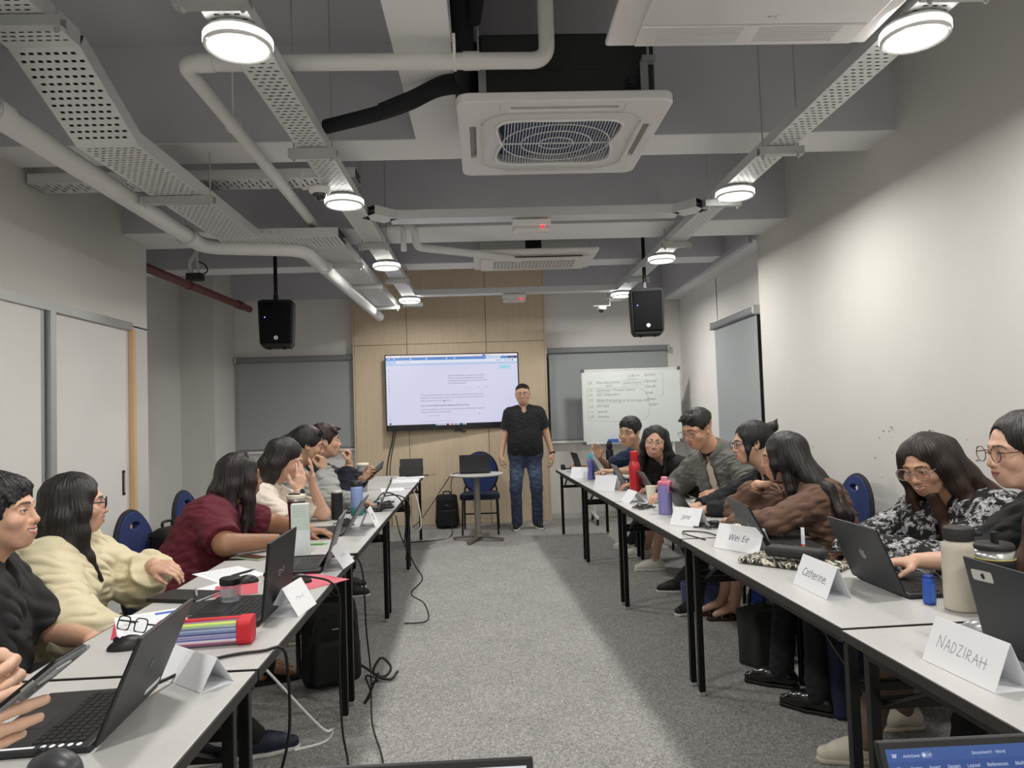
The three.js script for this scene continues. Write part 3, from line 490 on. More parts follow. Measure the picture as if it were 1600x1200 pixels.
// stacking chairs
const chairProto = (() => {
  const o = new THREE.Group(); o.name = 'banquet_chair';
  const seat = new THREE.Shape(); seat.moveTo(-0.19, -0.2).quadraticCurveTo(-0.215, 0, -0.225, 0.16).quadraticCurveTo(-0.22, 0.22, -0.15, 0.225).lineTo(0.15, 0.225).quadraticCurveTo(0.22, 0.22, 0.225, 0.16).quadraticCurveTo(0.215, 0, 0.19, -0.2).closePath();
  const sg = new THREE.ExtrudeGeometry(seat, { depth: 0.03, bevelEnabled: true, bevelSize: 0.012, bevelThickness: 0.018, bevelSegments: 4, curveSegments: 8 }); sg.rotateX(PI / 2).translate(0, 0.465, 0); // y from .435 down; +z forward
  mesh('seat', [wuv(sg)], M.navyFab, o);
  const lean = -0.16, by = 0.695, bz = -0.235;
  const pad = ellipse(0.2, 0.245); pad.holes.push(new THREE.Path(ellipse(0.058, 0.026, 0, 0.175).getPoints(16).reverse()));
  const pg = new THREE.ExtrudeGeometry(pad, { depth: 0.02, bevelEnabled: true, bevelSize: 0.008, bevelThickness: 0.012, bevelSegments: 4, curveSegments: 24 }).translate(0, 0, -0.01);
  mesh('backrest', [wuv(tf(pg, [0, by, bz], [lean, 0, 0]))], M.blueFab, o);
  const rim = []; for (let i = 0; i < 40; i++) { const a = i / 40 * TAU; rim.push([0.211 * Math.cos(a), 0.256 * Math.sin(a), 0]); }
  mesh('back_rim', [tf(tube(rim, 0.013, 80, 8, true), [0, by, bz], [lean, 0, 0])], M.darkRubber, o);
  mesh('handle_ring', [tf(torus(0.042, 0.0045, 0, 0.175, 0, [0, 0, 0], [1.42, 0.68, 2.2]), [0, by, bz], [lean, 0, 0])], M.darkRubber, o);
  for (const s of [-1, 1]) {
    mesh('leg', [rod([s * 0.2, 0.44, 0.19], [s * 0.21, 0.01, 0.215], 0.0115, 8)], M.blackMetal, o);
    mesh('leg', [tube([[s * 0.16, 0.6, -0.232], [s * 0.195, 0.5, -0.215], [s * 0.2, 0.43, -0.2], [s * 0.205, 0.2, -0.225], [s * 0.21, 0.01, -0.27]], 0.0115, 20, 8)], M.blackMetal, o);
    mesh('seat_rail', [rod([s * 0.2, 0.43, -0.2], [s * 0.2, 0.43, 0.19], 0.011, 8)], M.blackMetal, o);
  }
  mesh('front_rail', [rod([-0.2, 0.43, 0.19], [0.2, 0.43, 0.19], 0.011, 8)], M.blackMetal, o); mesh('stretcher', [rod([-0.205, 0.2, -0.225], [0.205, 0.2, -0.225], 0.009, 8)], M.blackMetal, o);
  return o;
})();
let chairN = 0;
function chair(label, x, z, turn) {
  const c = chairN++ ? chairProto.clone() : chairProto; c.name = numbered('banquet_chair'); scene.add(c); c.position.set(x, 0, z); c.rotation.y = turn;
  return tag(c, label, 'chair', 'blue stacking chairs with oval backs');
}
chair('blue oval-backed stacking chair standing behind the round table against the timber wall', -0.1, -8.72, -0.03);
chair('blue oval-backed chair beside the hung backpack, under the woman in maroon', -1.66, -3.98, PI / 2);
chair('empty blue oval-backed chair against the white wall, between the brown sweater and the patterned jacket', 2.02, -3.86, -PI / 2 - 0.42);
// round pedestal table
{
  const o = thing('round_table', 'small round white-topped pedestal table with grey steel cross foot, in front of the timber wall', 'table', [-0.13, 0, -8.2]);
  mesh('tabletop', [lathe([[0, 0], [0.285, 0], [0.3, 0.006], [0.304, 0.014], [0.3, 0.022], [0, 0.024]], 48, 0, 0.728, 0)], M.tableTop, o);
  mesh('column', [cyl(0.034, 0.038, 0.7, 0, 0.375, 0, 20), cyl(0.1, 0.09, 0.012, 0, 0.722, 0, 20)], std(0x8a857c, 0.45, { metalness: 0.5 }), o);
  for (const a of [0.35, 0.35 + PI / 2, 0.35 + PI, 0.35 + PI * 1.5]) { const c = Math.cos(a), s = Math.sin(a); mesh('foot', [bar([0, 0.05, 0], [c * 0.3, 0.022, s * 0.3], 0.045, 0.022), cyl(0.012, 0.014, 0.014, c * 0.285, 0.008, s * 0.285, 10)], std(0x7d776d, 0.45, { metalness: 0.5 }), o); }
  mesh('hub', [lathe([[0, 0.07], [0.05, 0.065], [0.06, 0.04], [0, 0.03]], 20)], std(0x7d776d, 0.45, { metalness: 0.5 }), o);
}
// wall television
const scribble = (c, x, y, w, lh, n, col, size = 9, seed = 1) => { const r = rng(seed); c.strokeStyle = col; c.lineWidth = 1; c.fillStyle = col; for (let k = 0; k < n; k++) { let px = x; const end = x + w * (k === n - 1 ? 0.45 : 0.9 + 0.1 * r()); while (px < end) { const wl = 10 + 32 * r(); for (let q = px; q < Math.min(px + wl, end); q += size * 0.42) { c.fillRect(q, y + k * lh - size * (0.5 + 0.4 * r() * (r() < 0.25 ? 1.6 : 0.5)) * 0.7, size * 0.26, size * (0.35 + 0.35 * r())); } px += wl + 6; } } };
{
  const o = thing('television', 'large flat television on the timber wall showing a web page with text', 'television', [-0.42, 1.73, -9.44], 0.10);
  const W = 1.74, H = 0.985;
  mesh('housing', [rbox(W, H, 0.05, 0.008, 0, 0, 0)], M.black, o); mesh('bezel', [box(W, 0.012, 0.012, 0, H / 2 - 0.006, 0.026), box(W, 0.055, 0.012, 0, -H / 2 + 0.0275, 0.026), box(0.014, H, 0.012, -W / 2 + 0.007, 0, 0.026), box(0.014, H, 0.012, W / 2 - 0.007, 0, 0.026)], M.black, o);
  const t = canvasTex(1664, 904, (c, w, h) => {
    c.fillStyle = '#dcdcf6'; c.fillRect(0, 0, w, h); c.fillStyle = '#f4ecec'; c.fillRect(0, 0, w, 28); c.fillStyle = '#5b8fd8'; c.fillRect(0, 28, w, 36); c.fillStyle = '#e6ecfb'; c.fillRect(0, 64, w, 40); c.fillStyle = '#b9cff2'; c.fillRect(0, 104, w, 26); c.fillRect(0, 64, 130, 66);
    c.fillStyle = '#c9dbf6'; c.fillRect(1260, 30, 190, 34); c.fillStyle = '#38405e'; c.fillRect(1545, 32, 110, 26); c.fillStyle = '#e7edf9'; scribble(c, 1580, 50, 70, 10, 1, '#e7edf9', 11, 3);
    scribble(c, 20, 18, 120, 10, 1, '#5a5560', 11, 4); scribble(c, 180, 18, 420, 10, 1, '#8d8890', 10, 5); scribble(c, 1100, 18, 500, 10, 1, '#7a7680', 10, 6); c.fillStyle = '#5a3fd0'; c.fillRect(1215, 6, 40, 18);
    c.fillStyle = '#dfeafc'; for (const x of [40, 105, 310, 505, 760, 860]) { c.beginPath(); c.arc(x, 46, 9, 0, 7); c.fill(); } scribble(c, 160, 88, 320, 10, 1, '#8894b0', 11, 7);
    for (const x of [1390, 1420, 1450, 1500, 1530, 1560]) { c.fillStyle = '#6d7390'; c.fillRect(x, 78, 12, 12); } c.fillStyle = '#20242e'; c.beginPath(); c.arc(1600, 84, 9, 0, 7); c.fill();
    c.fillStyle = '#a8def4'; c.beginPath(); c.roundRect(1425, 148, 150, 48, 22); c.fill(); c.fillStyle = '#2d6f96'; c.font = '20px sans-serif'; c.fillText('\u2726', 1448, 178); scribble(c, 1475, 178, 80, 10, 1, '#3f86ad', 13, 8);
    for (let i = 0; i < 7; i++) { c.fillStyle = '#8a8aa6'; c.fillRect(30, 190 + i * 40 + (i > 0 ? 22 : 0), 11, 11); } c.fillStyle = '#8a8aa6'; c.fillRect(32, 806, 12, 12); c.fillStyle = '#3c3c52'; c.beginPath(); c.arc(40, 866, 12, 0, 7); c.fill();
    c.strokeStyle = '#ececfb'; c.lineWidth = 4; c.beginPath(); c.roundRect(745, 230, 600, 158, 20); c.stroke(); scribble(c, 770, 274, 500, 33, 4, '#6f6f8c', 15, 9); scribble(c, 1140, 432, 60, 20, 1, '#9a9ab4', 12, 10); c.strokeStyle = '#c4c4dc'; c.lineWidth = 2; c.beginPath(); c.roundRect(1232, 414, 84, 26, 12); c.stroke(); scribble(c, 1245, 432, 56, 20, 1, '#8a8aa6', 12, 11);
    scribble(c, 420, 516, 850, 36, 3, '#72728e', 15, 12); c.fillStyle = '#444460'; c.beginPath(); c.arc(716, 594, 7, 0, 7); c.fill(); c.font = 'bold 20px sans-serif'; scribble(c, 420, 652, 1350, 20, 1, '#4c4c68', 19, 13); scribble(c, 420, 700, 850, 34, 2, '#7a7a96', 15, 14); scribble(c, 505, 780, 330, 20, 1, '#8c8ca6', 12, 15); scribble(c, 1140, 770, 60, 20, 1, '#8c8ca6', 13, 16); scribble(c, 400, 850, 950, 20, 1, '#b09cb4', 10, 17);
    c.fillStyle = '#16161c'; c.fillRect(0, 882, w, 22);
    const cols = ['#7fc4e8', '#d8e6f4', '#f0d0d8', '#dcdce6', '#e8e8f0', '#4a4a58', '#f0e4e4', '#f0a0a0', '#e8d0e8', '#a8c8f0', '#d0e8f8', '#30303c', '#7fc4e8', '#e4e4ec']; cols.forEach((k, i) => { c.fillStyle = k; c.beginPath(); c.roundRect(600 + i * 28, 882, 22, 20, 5); c.fill(); });
  });
  mesh('screen', [new THREE.PlaneGeometry(W - 0.028, H - 0.067).translate(0, 0.0215, 0.0262)], new THREE.MeshStandardMaterial({ color: 0x050505, roughness: 0.25, emissive: 0xffffff, emissiveMap: t, emissiveIntensity: SCREEN }), o);
  const l = new THREE.RectAreaLight(0xdfe2ff, SCREEN * 0.45, W - 0.05, H - 0.1); l.position.set(0, 0.02, 0.032); l.rotation.y = PI; l.name = 'screen_light'; o.add(l);
  mesh('wall_mount', [box(0.4, 0.3, 0.08, 0, 0, -0.06)], M.blackMetal, o); mesh('receiver', [rbox(0.1, 0.02, 0.03, 0.006, 0.05, -H / 2 - 0.012, 0.01), tube([[0.07, -H / 2 - 0.01, 0], [0.12, -H / 2 - 0.035, 0.01], [0.15, -H / 2 - 0.03, 0]], 0.008, 12)], M.black, o);
  const cb = thing('cable', 'black cable trailing from the television down to the far left table', 'cable');
  mesh('cord', [tube([[-1.2, 1.26, -9.44], [-1.23, 1.1, -9.45], [-1.29, 0.85, -9.45], [-1.31, 0.6, -9.45], [-1.3, 0.02, -9.42]], 0.007, 40), tube([[-1.17, 1.26, -9.44], [-1.21, 1.08, -9.45], [-1.255, 0.85, -9.45], [-1.27, 0.55, -9.45], [-1.25, 0.02, -9.42]], 0.005, 40)], M.cable, cb);
}
// wheeled whiteboard
{
  const o = thing('whiteboard', 'wheeled whiteboard with handwritten notes in front of the right back window', 'whiteboard', [1.86, 0, -9.15], -0.02);
  const W = 1.24, H = 0.93, y = 1.465;
  const t = canvasTex(1240, 930, (c, w, h) => {
    c.fillStyle = '#dfe6e4'; c.fillRect(0, 0, w, h); c.strokeStyle = '#7c8481'; c.fillStyle = '#7c8481'; c.lineWidth = 2.6; c.lineCap = 'round';
    const tx = (s, x, y, z = 44, r = 0) => { c.save(); c.translate(x, y); c.rotate(r); c.font = `italic ${z}px sans-serif`; c.fillText(s, 0, 0); c.restore(); };
    tx('LLM => ', 575, 90, 50); tx('Gemini', 790, 84, 46); tx('OpenAI', 795, 165, 46); tx('Claude', 795, 235, 46); tx('Grok', 800, 318, 46); tx('Qwen', 815, 400, 46); tx('Sonar', 835, 470, 46);
    tx('L6', 52, 168, 52); tx('Plan document', 165, 168, 46); tx('agent', 290, 205, 34); tx('Hallucination', 520, 178, 40); tx('L5:', 60, 268, 46); tx('Optimize / Process Query', 165, 268, 44); tx('L4:', 62, 324, 44); tx('Adv. integration', 165, 324, 42); tx('L3', 62, 396, 50); tx('Meta Prompting w/ AI prompt #5', 165, 396, 44, 0.03); tx('L2:', 64, 474, 46); tx('PETAGE', 165, 474, 46); tx('L1:', 66, 545, 46); tx('Specify', 165, 545, 42); tx('L0:', 68, 610, 48); tx('Persona', 165, 610, 42);
    c.beginPath(); c.roundRect(505, 132, 280, 66, 20); c.stroke(); c.beginPath(); c.moveTo(40, 224); c.lineTo(640, 224); c.quadraticCurveTo(830, 224, 845, 420); c.quadraticCurveTo(850, 640, 760, 655); c.lineTo(490, 668); c.lineTo(48, 640); c.lineTo(44, 224); c.moveTo(575, 110); c.lineTo(700, 112); c.moveTo(575, 124); c.lineTo(690, 126); c.moveTo(165, 282); c.lineTo(330, 284); c.moveTo(165, 408); c.lineTo(500, 420);
    c.moveTo(1000, 48); c.quadraticCurveTo(1040, 50, 1040, 90); c.lineTo(1035, 320); c.quadraticCurveTo(1030, 350, 980, 350); c.stroke();
  });
  mesh('board', [rbox(W, H, 0.02, 0.003, 0, y, 0)], M.white, o);
  mesh('writing_surface', [new THREE.PlaneGeometry(W - 0.02, H - 0.02).translate(0, y, 0.0108)], phys(0xffffff, 0.3, { map: t, clearcoat: 0.3 }), o);
  mesh('frame', [rbox(W + 0.02, 0.022, 0.03, 0.004, 0, y + H / 2, 0), rbox(W + 0.02, 0.022, 0.03, 0.004, 0, y - H / 2, 0), rbox(0.022, H, 0.03, 0.004, -W / 2, y, 0), rbox(0.022, H, 0.03, 0.004, W / 2, y, 0)], M.whiteMetal, o);
  for (const sx of [-1, 1]) for (const sy of [-1, 1]) mesh('corner_cap', [rbox(0.045, 0.045, 0.034, 0.008, sx * (W / 2 - 0.005), y + sy * (H / 2 - 0.005), 0)], std(0x5c5f62, 0.6), o);
  mesh('pen_tray', [box(0.6, 0.008, 0.07, 0, y - H / 2 - 0.008, 0.045), box(0.6, 0.02, 0.004, 0, y - H / 2, 0.08)], M.alu, o);
  for (const s of [-1, 1]) { mesh('post', [rbox(0.03, 1.1, 0.03, 0.004, s * 0.52, 0.62, -0.03)], M.whiteMetal, o); mesh('foot_bar', [rbox(0.035, 0.03, 0.56, 0.006, s * 0.52, 0.09, -0.02)], M.white, o); for (const k of [-1, 1]) { const f = mesh('caster', [cyl(0.033, 0.033, 0.024, s * 0.52, 0.034, k * 0.24 - 0.02, 16, [0, 0, PI / 2])], M.darkRubber, o); mesh('fork', [rbox(0.03, 0.03, 0.03, 0.005, s * 0.52, 0.072, k * 0.24 - 0.02)], M.black, f); } }
  mesh('stretcher', [rbox(1.04, 0.03, 0.02, 0.004, 0, 0.3, -0.03)], M.whiteMetal, o);
  const e = thing('board_eraser', 'blue board eraser on the whiteboard ledge', 'eraser', [1.6, 0.998, -9.1]);
  mesh('block', [rbox(0.13, 0.05, 0.04, 0.008, 0, 0.03, 0)], std(0x4566b4, 0.7), e); mesh('felt', [rbox(0.13, 0.012, 0.042, 0.003, 0, 0.007, 0)], std(0x2e3a60, 0.95), e);
  const m = thing('marker', 'black whiteboard marker lying on the ledge next to the eraser', 'marker', [1.73, 1.003, -9.1]); mesh('barrel', [rod([-0.06, 0.004, 0], [0.03, 0.004, 0], 0.009, 12)], M.black, m); mesh('cap', [rod([0.03, 0.004, 0], [0.07, 0.004, 0], 0.0095, 12)], M.black, m);
}

// ================================================================ LAPTOPS, CARDS, BOTTLES AND OTHER THINGS ON THE TABLES
const keysGeo = (w, d, rows, cols) => { const g = []; for (let r = 0; r < rows; r++) for (let c = 0; c < cols; c++) { if (r === rows - 1 && c > 3 && c < cols - 4) { if (c === 4) g.push(box(w / cols * (cols - 8) * 0.95, 0.0022, d / rows * 0.8, 0, 0, (r + 0.5 - rows / 2) * d / rows)); continue; } g.push(box(w / cols * 0.84, 0.0022, d / rows * 0.8, (c + 0.5 - cols / 2) * w / cols, 0, (r + 0.5 - rows / 2) * d / rows)); } return g; };
const kGeo = merge(keysGeo(0.28, 0.1, 6, 14));
// hinge centre at the group's origin; the user sits at +z; tilt is how far the lid leans back
function laptop(label, p, turn, { w = 0.33, d = 0.225, h = 0.22, tilt = 20, mat = M.laptopGrey, deck = mat, screen, logo, light = 0, thick = 0.014 } = {}) {
  const o = thing('laptop', label, 'laptop', p, turn);
  mesh('base', [rbox(w, thick, d, 0.005, 0, thick / 2 + 0.002, d / 2 + 0.006)], deck, o);
  const kb = mesh('keyboard', [kGeo.clone().scale(w / 0.33, 1, d / 0.225).translate(0, thick + 0.0028, d * 0.33)], M.key, o);
  mesh('touchpad', [rbox(w * 0.34, 0.0012, d * 0.32, 0.0005, 0, thick + 0.0022, d * 0.8)], std(0x2b2c2f, 0.35), o);
  mesh('port', [box(0.002, 0.004, 0.012, w / 2, thick * 0.6, d * 0.3), box(0.002, 0.004, 0.012, w / 2, thick * 0.6, d * 0.45), box(0.002, 0.004, 0.012, -w / 2, thick * 0.6, d * 0.3)], M.black, o);
  mesh('hinge', [rod([-w * 0.4, thick * 0.8, 0], [w * 0.4, thick * 0.8, 0], 0.006, 10)], M.laptopBlack, o);
  const lid = new THREE.Group(); lid.name = 'lid'; lid.position.y = thick * 0.8; lid.rotation.x = -tilt * PI / 180; o.add(lid);
  mesh('lid_shell', [rbox(w, h, 0.006, 0.0028, 0, h / 2, -0.004)], mat, lid);
  mesh('bezel', [rbox(w - 0.004, h - 0.004, 0.003, 0.0012, 0, h / 2, 0.0005)], M.black, lid);
  mesh('screen', [new THREE.PlaneGeometry(w - 0.018, h - 0.024).translate(0, h / 2 + 0.002, 0.0022)], screen ? new THREE.MeshStandardMaterial({ color: 0x050505, roughness: 0.3, emissive: 0xffffff, emissiveMap: screen, emissiveIntensity: 0.75 }) : M.screenOff, lid);
  if (light) { const l = new THREE.RectAreaLight(light, 0.35, w - 0.03, h - 0.03); l.position.set(0, h / 2, 0.005); l.rotation.y = PI; l.name = 'screen_light'; lid.add(l); }
  if (logo) logo(lid, w, h);
  return o;
}
const flat = (shape, d = 0.0006) => new THREE.ExtrudeGeometry(shape, { depth: d, bevelEnabled: false, curveSegments: 14 });
const onLid = (name, g, mat) => (lid, w, h) => { const m = mesh(name, [tf(g.clone(), [0, h * 0.52, -0.0072], [0, PI, 0])], mat, lid); m.receiveShadow = true; };
const appleShape = (() => { const s = new THREE.Shape(), k = 0.02; s.moveTo(0, 0.62 * k).bezierCurveTo(0.3 * k, 0.8 * k, 0.75 * k, 0.72 * k, 0.86 * k, 0.4 * k).bezierCurveTo(0.6 * k, 0.2 * k, 0.6 * k, -0.25 * k, 0.92 * k, -0.35 * k).bezierCurveTo(0.75 * k, -0.9 * k, 0.45 * k, -1.1 * k, 0, -0.95 * k).bezierCurveTo(-0.45 * k, -1.1 * k, -0.95 * k, -0.6 * k, -0.92 * k, 0).bezierCurveTo(-0.9 * k, 0.7 * k, -0.35 * k, 0.8 * k, 0, 0.62 * k); return s; })();
const appleLeaf = (() => { const s = new THREE.Shape(), k = 0.02; s.moveTo(0.02 * k, 0.75 * k).quadraticCurveTo(0.05 * k, 1.15 * k, 0.4 * k, 1.25 * k).quadraticCurveTo(0.38 * k, 0.85 * k, 0.02 * k, 0.75 * k); return s; })();
const logoDark = phys(0x0a0a0b, 0.08, { clearcoat: 1 }), logoSilver = std(0xb9bcc0, 0.25, { metalness: 0.8 });
const appleLogo = (mat) => onLid('emblem', merge([flat(appleShape), flat(appleLeaf)]), mat);
const ringLogo = (lid, w, h) => { // three letters in a vertical line
  mesh('emblem', [tf(torus(0.011, 0.0016, 0, 0, 0, [0, 0, 0], [1, 0.9, 0.5]), [0.024, h * 0.5, -0.0075]), bar([0.008, h * 0.53, -0.0075], [-0.006, h * 0.5, -0.0075], 0.001, 0.003), bar([-0.006, h * 0.5, -0.0075], [0.008, h * 0.47, -0.0075], 0.001, 0.003), tf(torus(0.011, 0.0016, 0, 0, 0, [0, 0, 0], [1, 0.9, 0.5], PI * 1.4), [-0.022, h * 0.5, -0.0075])], logoSilver, lid); };
const ovalLogo = (lid, w, h) => { mesh('emblem', [tf(flat(ellipse(0.009, 0.024)), [0.0, h * 0.42, -0.0072], [0, PI, 0])], logoSilver, lid); };
const labelSticker = (lid, w, h) => { mesh('sticker', [tf(ext(rrect(0.075, 0.028, 0.006), 0.0006), [w * 0.33, h * 0.83, -0.0072], [0, PI, 0.06])], std(0xc9c7bf, 0.7), lid); mesh('sticker_mark', [tf(flat(ellipse(0.006, 0.008)), [w * 0.32, h * 0.83, -0.008], [0, PI, 0]), bar([w * 0.345, h * 0.83, -0.008], [w * 0.305, h * 0.83, -0.008], 0.001, 0.003)], M.black, lid); };
const LT = -PI / 2, RT = PI / 2;
laptop('thin dark grey laptop nearest on the left tables, half hidden hands at its keyboard', [-0.822, TH, -1.672], LT + 0.08, { w: 0.33, d: 0.235, h: 0.23, tilt: 23, mat: M.laptopGrey, logo: onLid('emblem', merge([flat(ellipse(0.012, 0.012))]), std(0x47484b, 0.35, { metalness: 0.5 })) });
{ const A = scene.getObjectByName('laptop'); for (let i = 0; i < 5; i++) mesh('sticker', [tf(flat(ellipse(0.0075, 0.005), 0.0005), [0.155, 0.0168, 0.03 + i * 0.017], [-PI / 2, 0, 0])], M.paper, A); mesh('label_strip', [box(0.008, 0.0006, 0.1, 0.155, 0.0168, 0.165)], M.paper, A); const ld = A.children.find((c) => c.name === 'lid'); mesh('label_strip', [box(0.09, 0.012, 0.0006, -0.1, 0.03, -0.0074)], M.paper, ld); }
laptop('black laptop with a ring-like lettered emblem, behind the clear jar', [-0.742, TH, -2.54], LT + 0.02, { w: 0.36, d: 0.25, h: 0.25, tilt: 6, mat: M.laptopBlack, logo: ringLogo, thick: 0.02 });
laptop('black laptop seen edge-on beside the pale green box', [-0.735, TH, -3.31], LT + 0.10, { w: 0.34, d: 0.24, h: 0.23, tilt: 18, mat: M.laptopLight, deck: M.laptopBlack });
laptop('dark laptop between the maroon tumbler and the blue bottle', [-0.83, TH, -4.28], LT + 0.05, { w: 0.33, d: 0.23, h: 0.215, tilt: 30, mat: M.laptopLight, deck: M.laptopGrey });
laptop('thin laptop seen edge-on behind the blue bottle, lid leaning right', [-0.80, TH, -5.28], LT + 0.12, { w: 0.33, d: 0.23, h: 0.23, tilt: 26, mat: M.laptopLight, deck: M.laptopGrey });
laptop('dark grey laptop with a black bitten-fruit emblem, before the patterned jacket', [1.36, TH, -2.517], RT + 0.02, { w: 0.33, d: 0.235, h: 0.24, tilt: 22, mat: M.laptopGrey, logo: appleLogo(logoDark) });
laptop('black laptop with a silver oval emblem, before the brown sweater', [1.255, TH, -3.33], RT - 0.06, { w: 0.36, d: 0.24, h: 0.225, tilt: 27, mat: M.laptopBlack, logo: ovalLogo, thick: 0.016 });
laptop('dark laptop with a pale label sticker beside the NADZIRAH card', [1.30, TH, -1.70], RT + 0.03, { w: 0.35, d: 0.24, h: 0.235, tilt: 12, mat: M.laptopGrey, logo: labelSticker });
laptop('dark grey laptop behind the purple bottle', [1.235, TH, -4.52], RT + 0.06, { w: 0.33, d: 0.23, h: 0.2, tilt: 34, mat: M.laptopGrey });
laptop('grey laptop in front of the laughing woman in black', [1.27, TH, -5.55], RT, { w: 0.31, d: 0.22, h: 0.2, tilt: 30, mat: M.laptopLight });
laptop('slate laptop beside the tall red bottle', [1.16, TH, -6.1], RT, { w: 0.32, d: 0.22, h: 0.21, tilt: 26, mat: M.laptopLight });
laptop('bluish-grey laptop in front of the man in navy', [1.10, TH, -6.95], RT, { w: 0.32, d: 0.22, h: 0.21, tilt: 28, mat: M.laptopLight });
laptop('black laptop next to the headphones and wooden box', [1.02, TH, -8.0], RT + 0.1, { w: 0.31, d: 0.21, h: 0.21, tilt: 18, mat: M.laptopBlack });
laptop('dark grey laptop with a bitten-fruit emblem on the round table', [-0.145, 0.752, -8.2], PI + 0.0, { w: 0.345, d: 0.2, h: 0.205, tilt: 8, mat: M.laptopGrey, logo: appleLogo(logoDark) });
// the two laptops at the photographer
const wordScreen = canvasTex(1024, 640, (c, w, h) => {
  const g = '#2b4f96'; c.fillStyle = g; c.fillRect(0, 0, w, h); c.fillStyle = '#355a9f'; c.fillRect(0, 0, w, 44); c.fillStyle = '#dfe6f4'; c.font = 'bold 20px sans-serif'; c.fillText('W', 20, 30); c.font = '15px sans-serif'; c.fillText('AutoSave', 62, 30); c.beginPath(); c.roundRect(130, 15, 40, 18, 9); c.strokeStyle = '#dfe6f4'; c.stroke(); c.beginPath(); c.arc(141, 24, 7, 0, 7); c.fill(); c.fillText('Off', 148, 30); c.fillText('\u25A1  \u21B6  \u21BB  \u02C5', 190, 30); c.fillText('Document1 - Word', 320, 30);
  c.fillStyle = '#dfe6f4'; c.font = '16px sans-serif'; ['File', 'Home', 'Insert', 'Design', 'Layout', 'References', 'Mailings', 'Review', 'View', 'Help', 'Acrobat'].reduce((x, s) => { c.fillText(s, x, 72); if (s === 'Home') c.fillRect(x, 79, 44, 3); return x + c.measureText(s).width + 26; }, 30);
  c.fillStyle = '#5f7cb6'; c.fillRect(0, 168, w, 2); scribble(c, 140, 116, 120, 30, 1, '#b9c6e2', 14, 21); for (let r = 0; r < 2; r++) for (let i = 0; i < 22; i++) { if ((i * 7 + r) % 5 === 4) continue; c.fillStyle = (i + r) % 7 === 3 ? '#e8ecf6' : '#8fa4cf'; c.fillRect(150 + i * 32 + r * 10, 108 + r * 32 + (i % 3), 12 + (i % 2) * 6, 10); } c.fillStyle = '#a9b9dc'; c.fillRect(62, 100, 28, 36); scribble(c, 56, 152, 40, 10, 1, '#cfd8ec', 12, 22); c.fillStyle = '#e6eaf4'; c.fillRect(880, 96, 60, 44);
  c.fillStyle = '#20365f'; c.fillRect(0, 170, w, h); c.fillStyle = '#f2f3f7'; c.fillRect(200, 200, 620, 440);
});
laptop('dark laptop showing a blue word processor, cut off at the lower corner', [0.648, TH, -0.815], 0.0, { w: 0.36, d: 0.245, h: 0.235, tilt: 20, mat: M.laptopBlack, screen: wordScreen, light: 0x4a70c8 });
const pageScreen = canvasTex(1024, 640, (c, w, h) => { c.fillStyle = '#eceef6'; c.fillRect(0, 0, w, h); c.fillStyle = '#f6e4e8'; c.fillRect(560, 0, 160, 22); scribble(c, 760, 16, 120, 10, 1, '#c06070', 12, 30); c.fillStyle = '#8a8f9c'; c.fillRect(920, 8, 10, 10); c.fillRect(960, 8, 10, 10); scribble(c, 120, 90, 700, 26, 12, '#9a9ca8', 13, 31); });
laptop('dark laptop with a white page on its screen, at the middle of the front table', [-0.134, TH, -0.868], 0.0, { w: 0.36, d: 0.245, h: 0.215, tilt: 20, mat: M.laptopGrey, screen: pageScreen, light: 0xdfe2f4 });

// ---- folded paper name cards
function nameCard(label, p, turn, { L = 0.215, s = 0.098, b = 0.075, text, draw, roll = 0, mat = M.paper } = {}) { // long axis along local x, lettered face towards +z
  const o = thing('name_card', label, 'name card', p, turn, 'folded paper name cards'), hgt = Math.sqrt(s * s - b * b / 4), t = 0.0009;
  const g = new THREE.Group(); g.name = 'folded_sheet';
  const slab = (a, b2) => bar([0, a[0], a[1]], [0, b2[0], b2[1]], L, t);
  const put = (geo) => { geo.rotateX(roll); return geo; };
  const face = (txt, flip) => { const f = bar([0, 0, 0], [0, 0, 0.001], 1, 1); f.dispose(); return txt; };
  mesh('front_face', [put(slab([0.001, b / 2], [hgt, 0]))], mat, o); mesh('back_face', [put(slab([hgt, 0], [0.001, -b / 2]))], mat, o); mesh('base_flap', [put(box(L, t, b, 0, 0.0008, 0))], mat, o);
  if (text || draw) {
    const tex = canvasTex(512, 232, (c, w, h) => { c.fillStyle = '#f1f2f5'; c.fillRect(0, 0, w, h); c.fillStyle = c.strokeStyle = '#3d4668'; c.lineWidth = 4; c.lineCap = c.lineJoin = 'round'; if (draw) draw(c, w, h); else { c.font = 'italic 78px sans-serif'; c.textAlign = 'center'; c.fillText(text, w / 2, h * 0.62); } });
    const n = [0, b / 2 / s, hgt / s], q = quad([-L / 2, 0.001, b / 2], [L / 2, 0.001, b / 2], [L / 2, hgt, 0], [-L / 2, hgt, 0]); q.translate(0, n[1] * 0.0009, n[2] * 0.0009);
    mesh('handwriting', [put(q)], std(0xffffff, 0.8, { map: tex }), o);
  }
  return o;
}
const strokes = (list, col, lw) => (c, w, h) => { c.strokeStyle = col; c.lineWidth = lw; for (const l of list) { c.beginPath(); l.forEach(([x, y], i) => i ? c.lineTo(x * w, y * h) : c.moveTo(x * w, y * h)); c.stroke(); } };
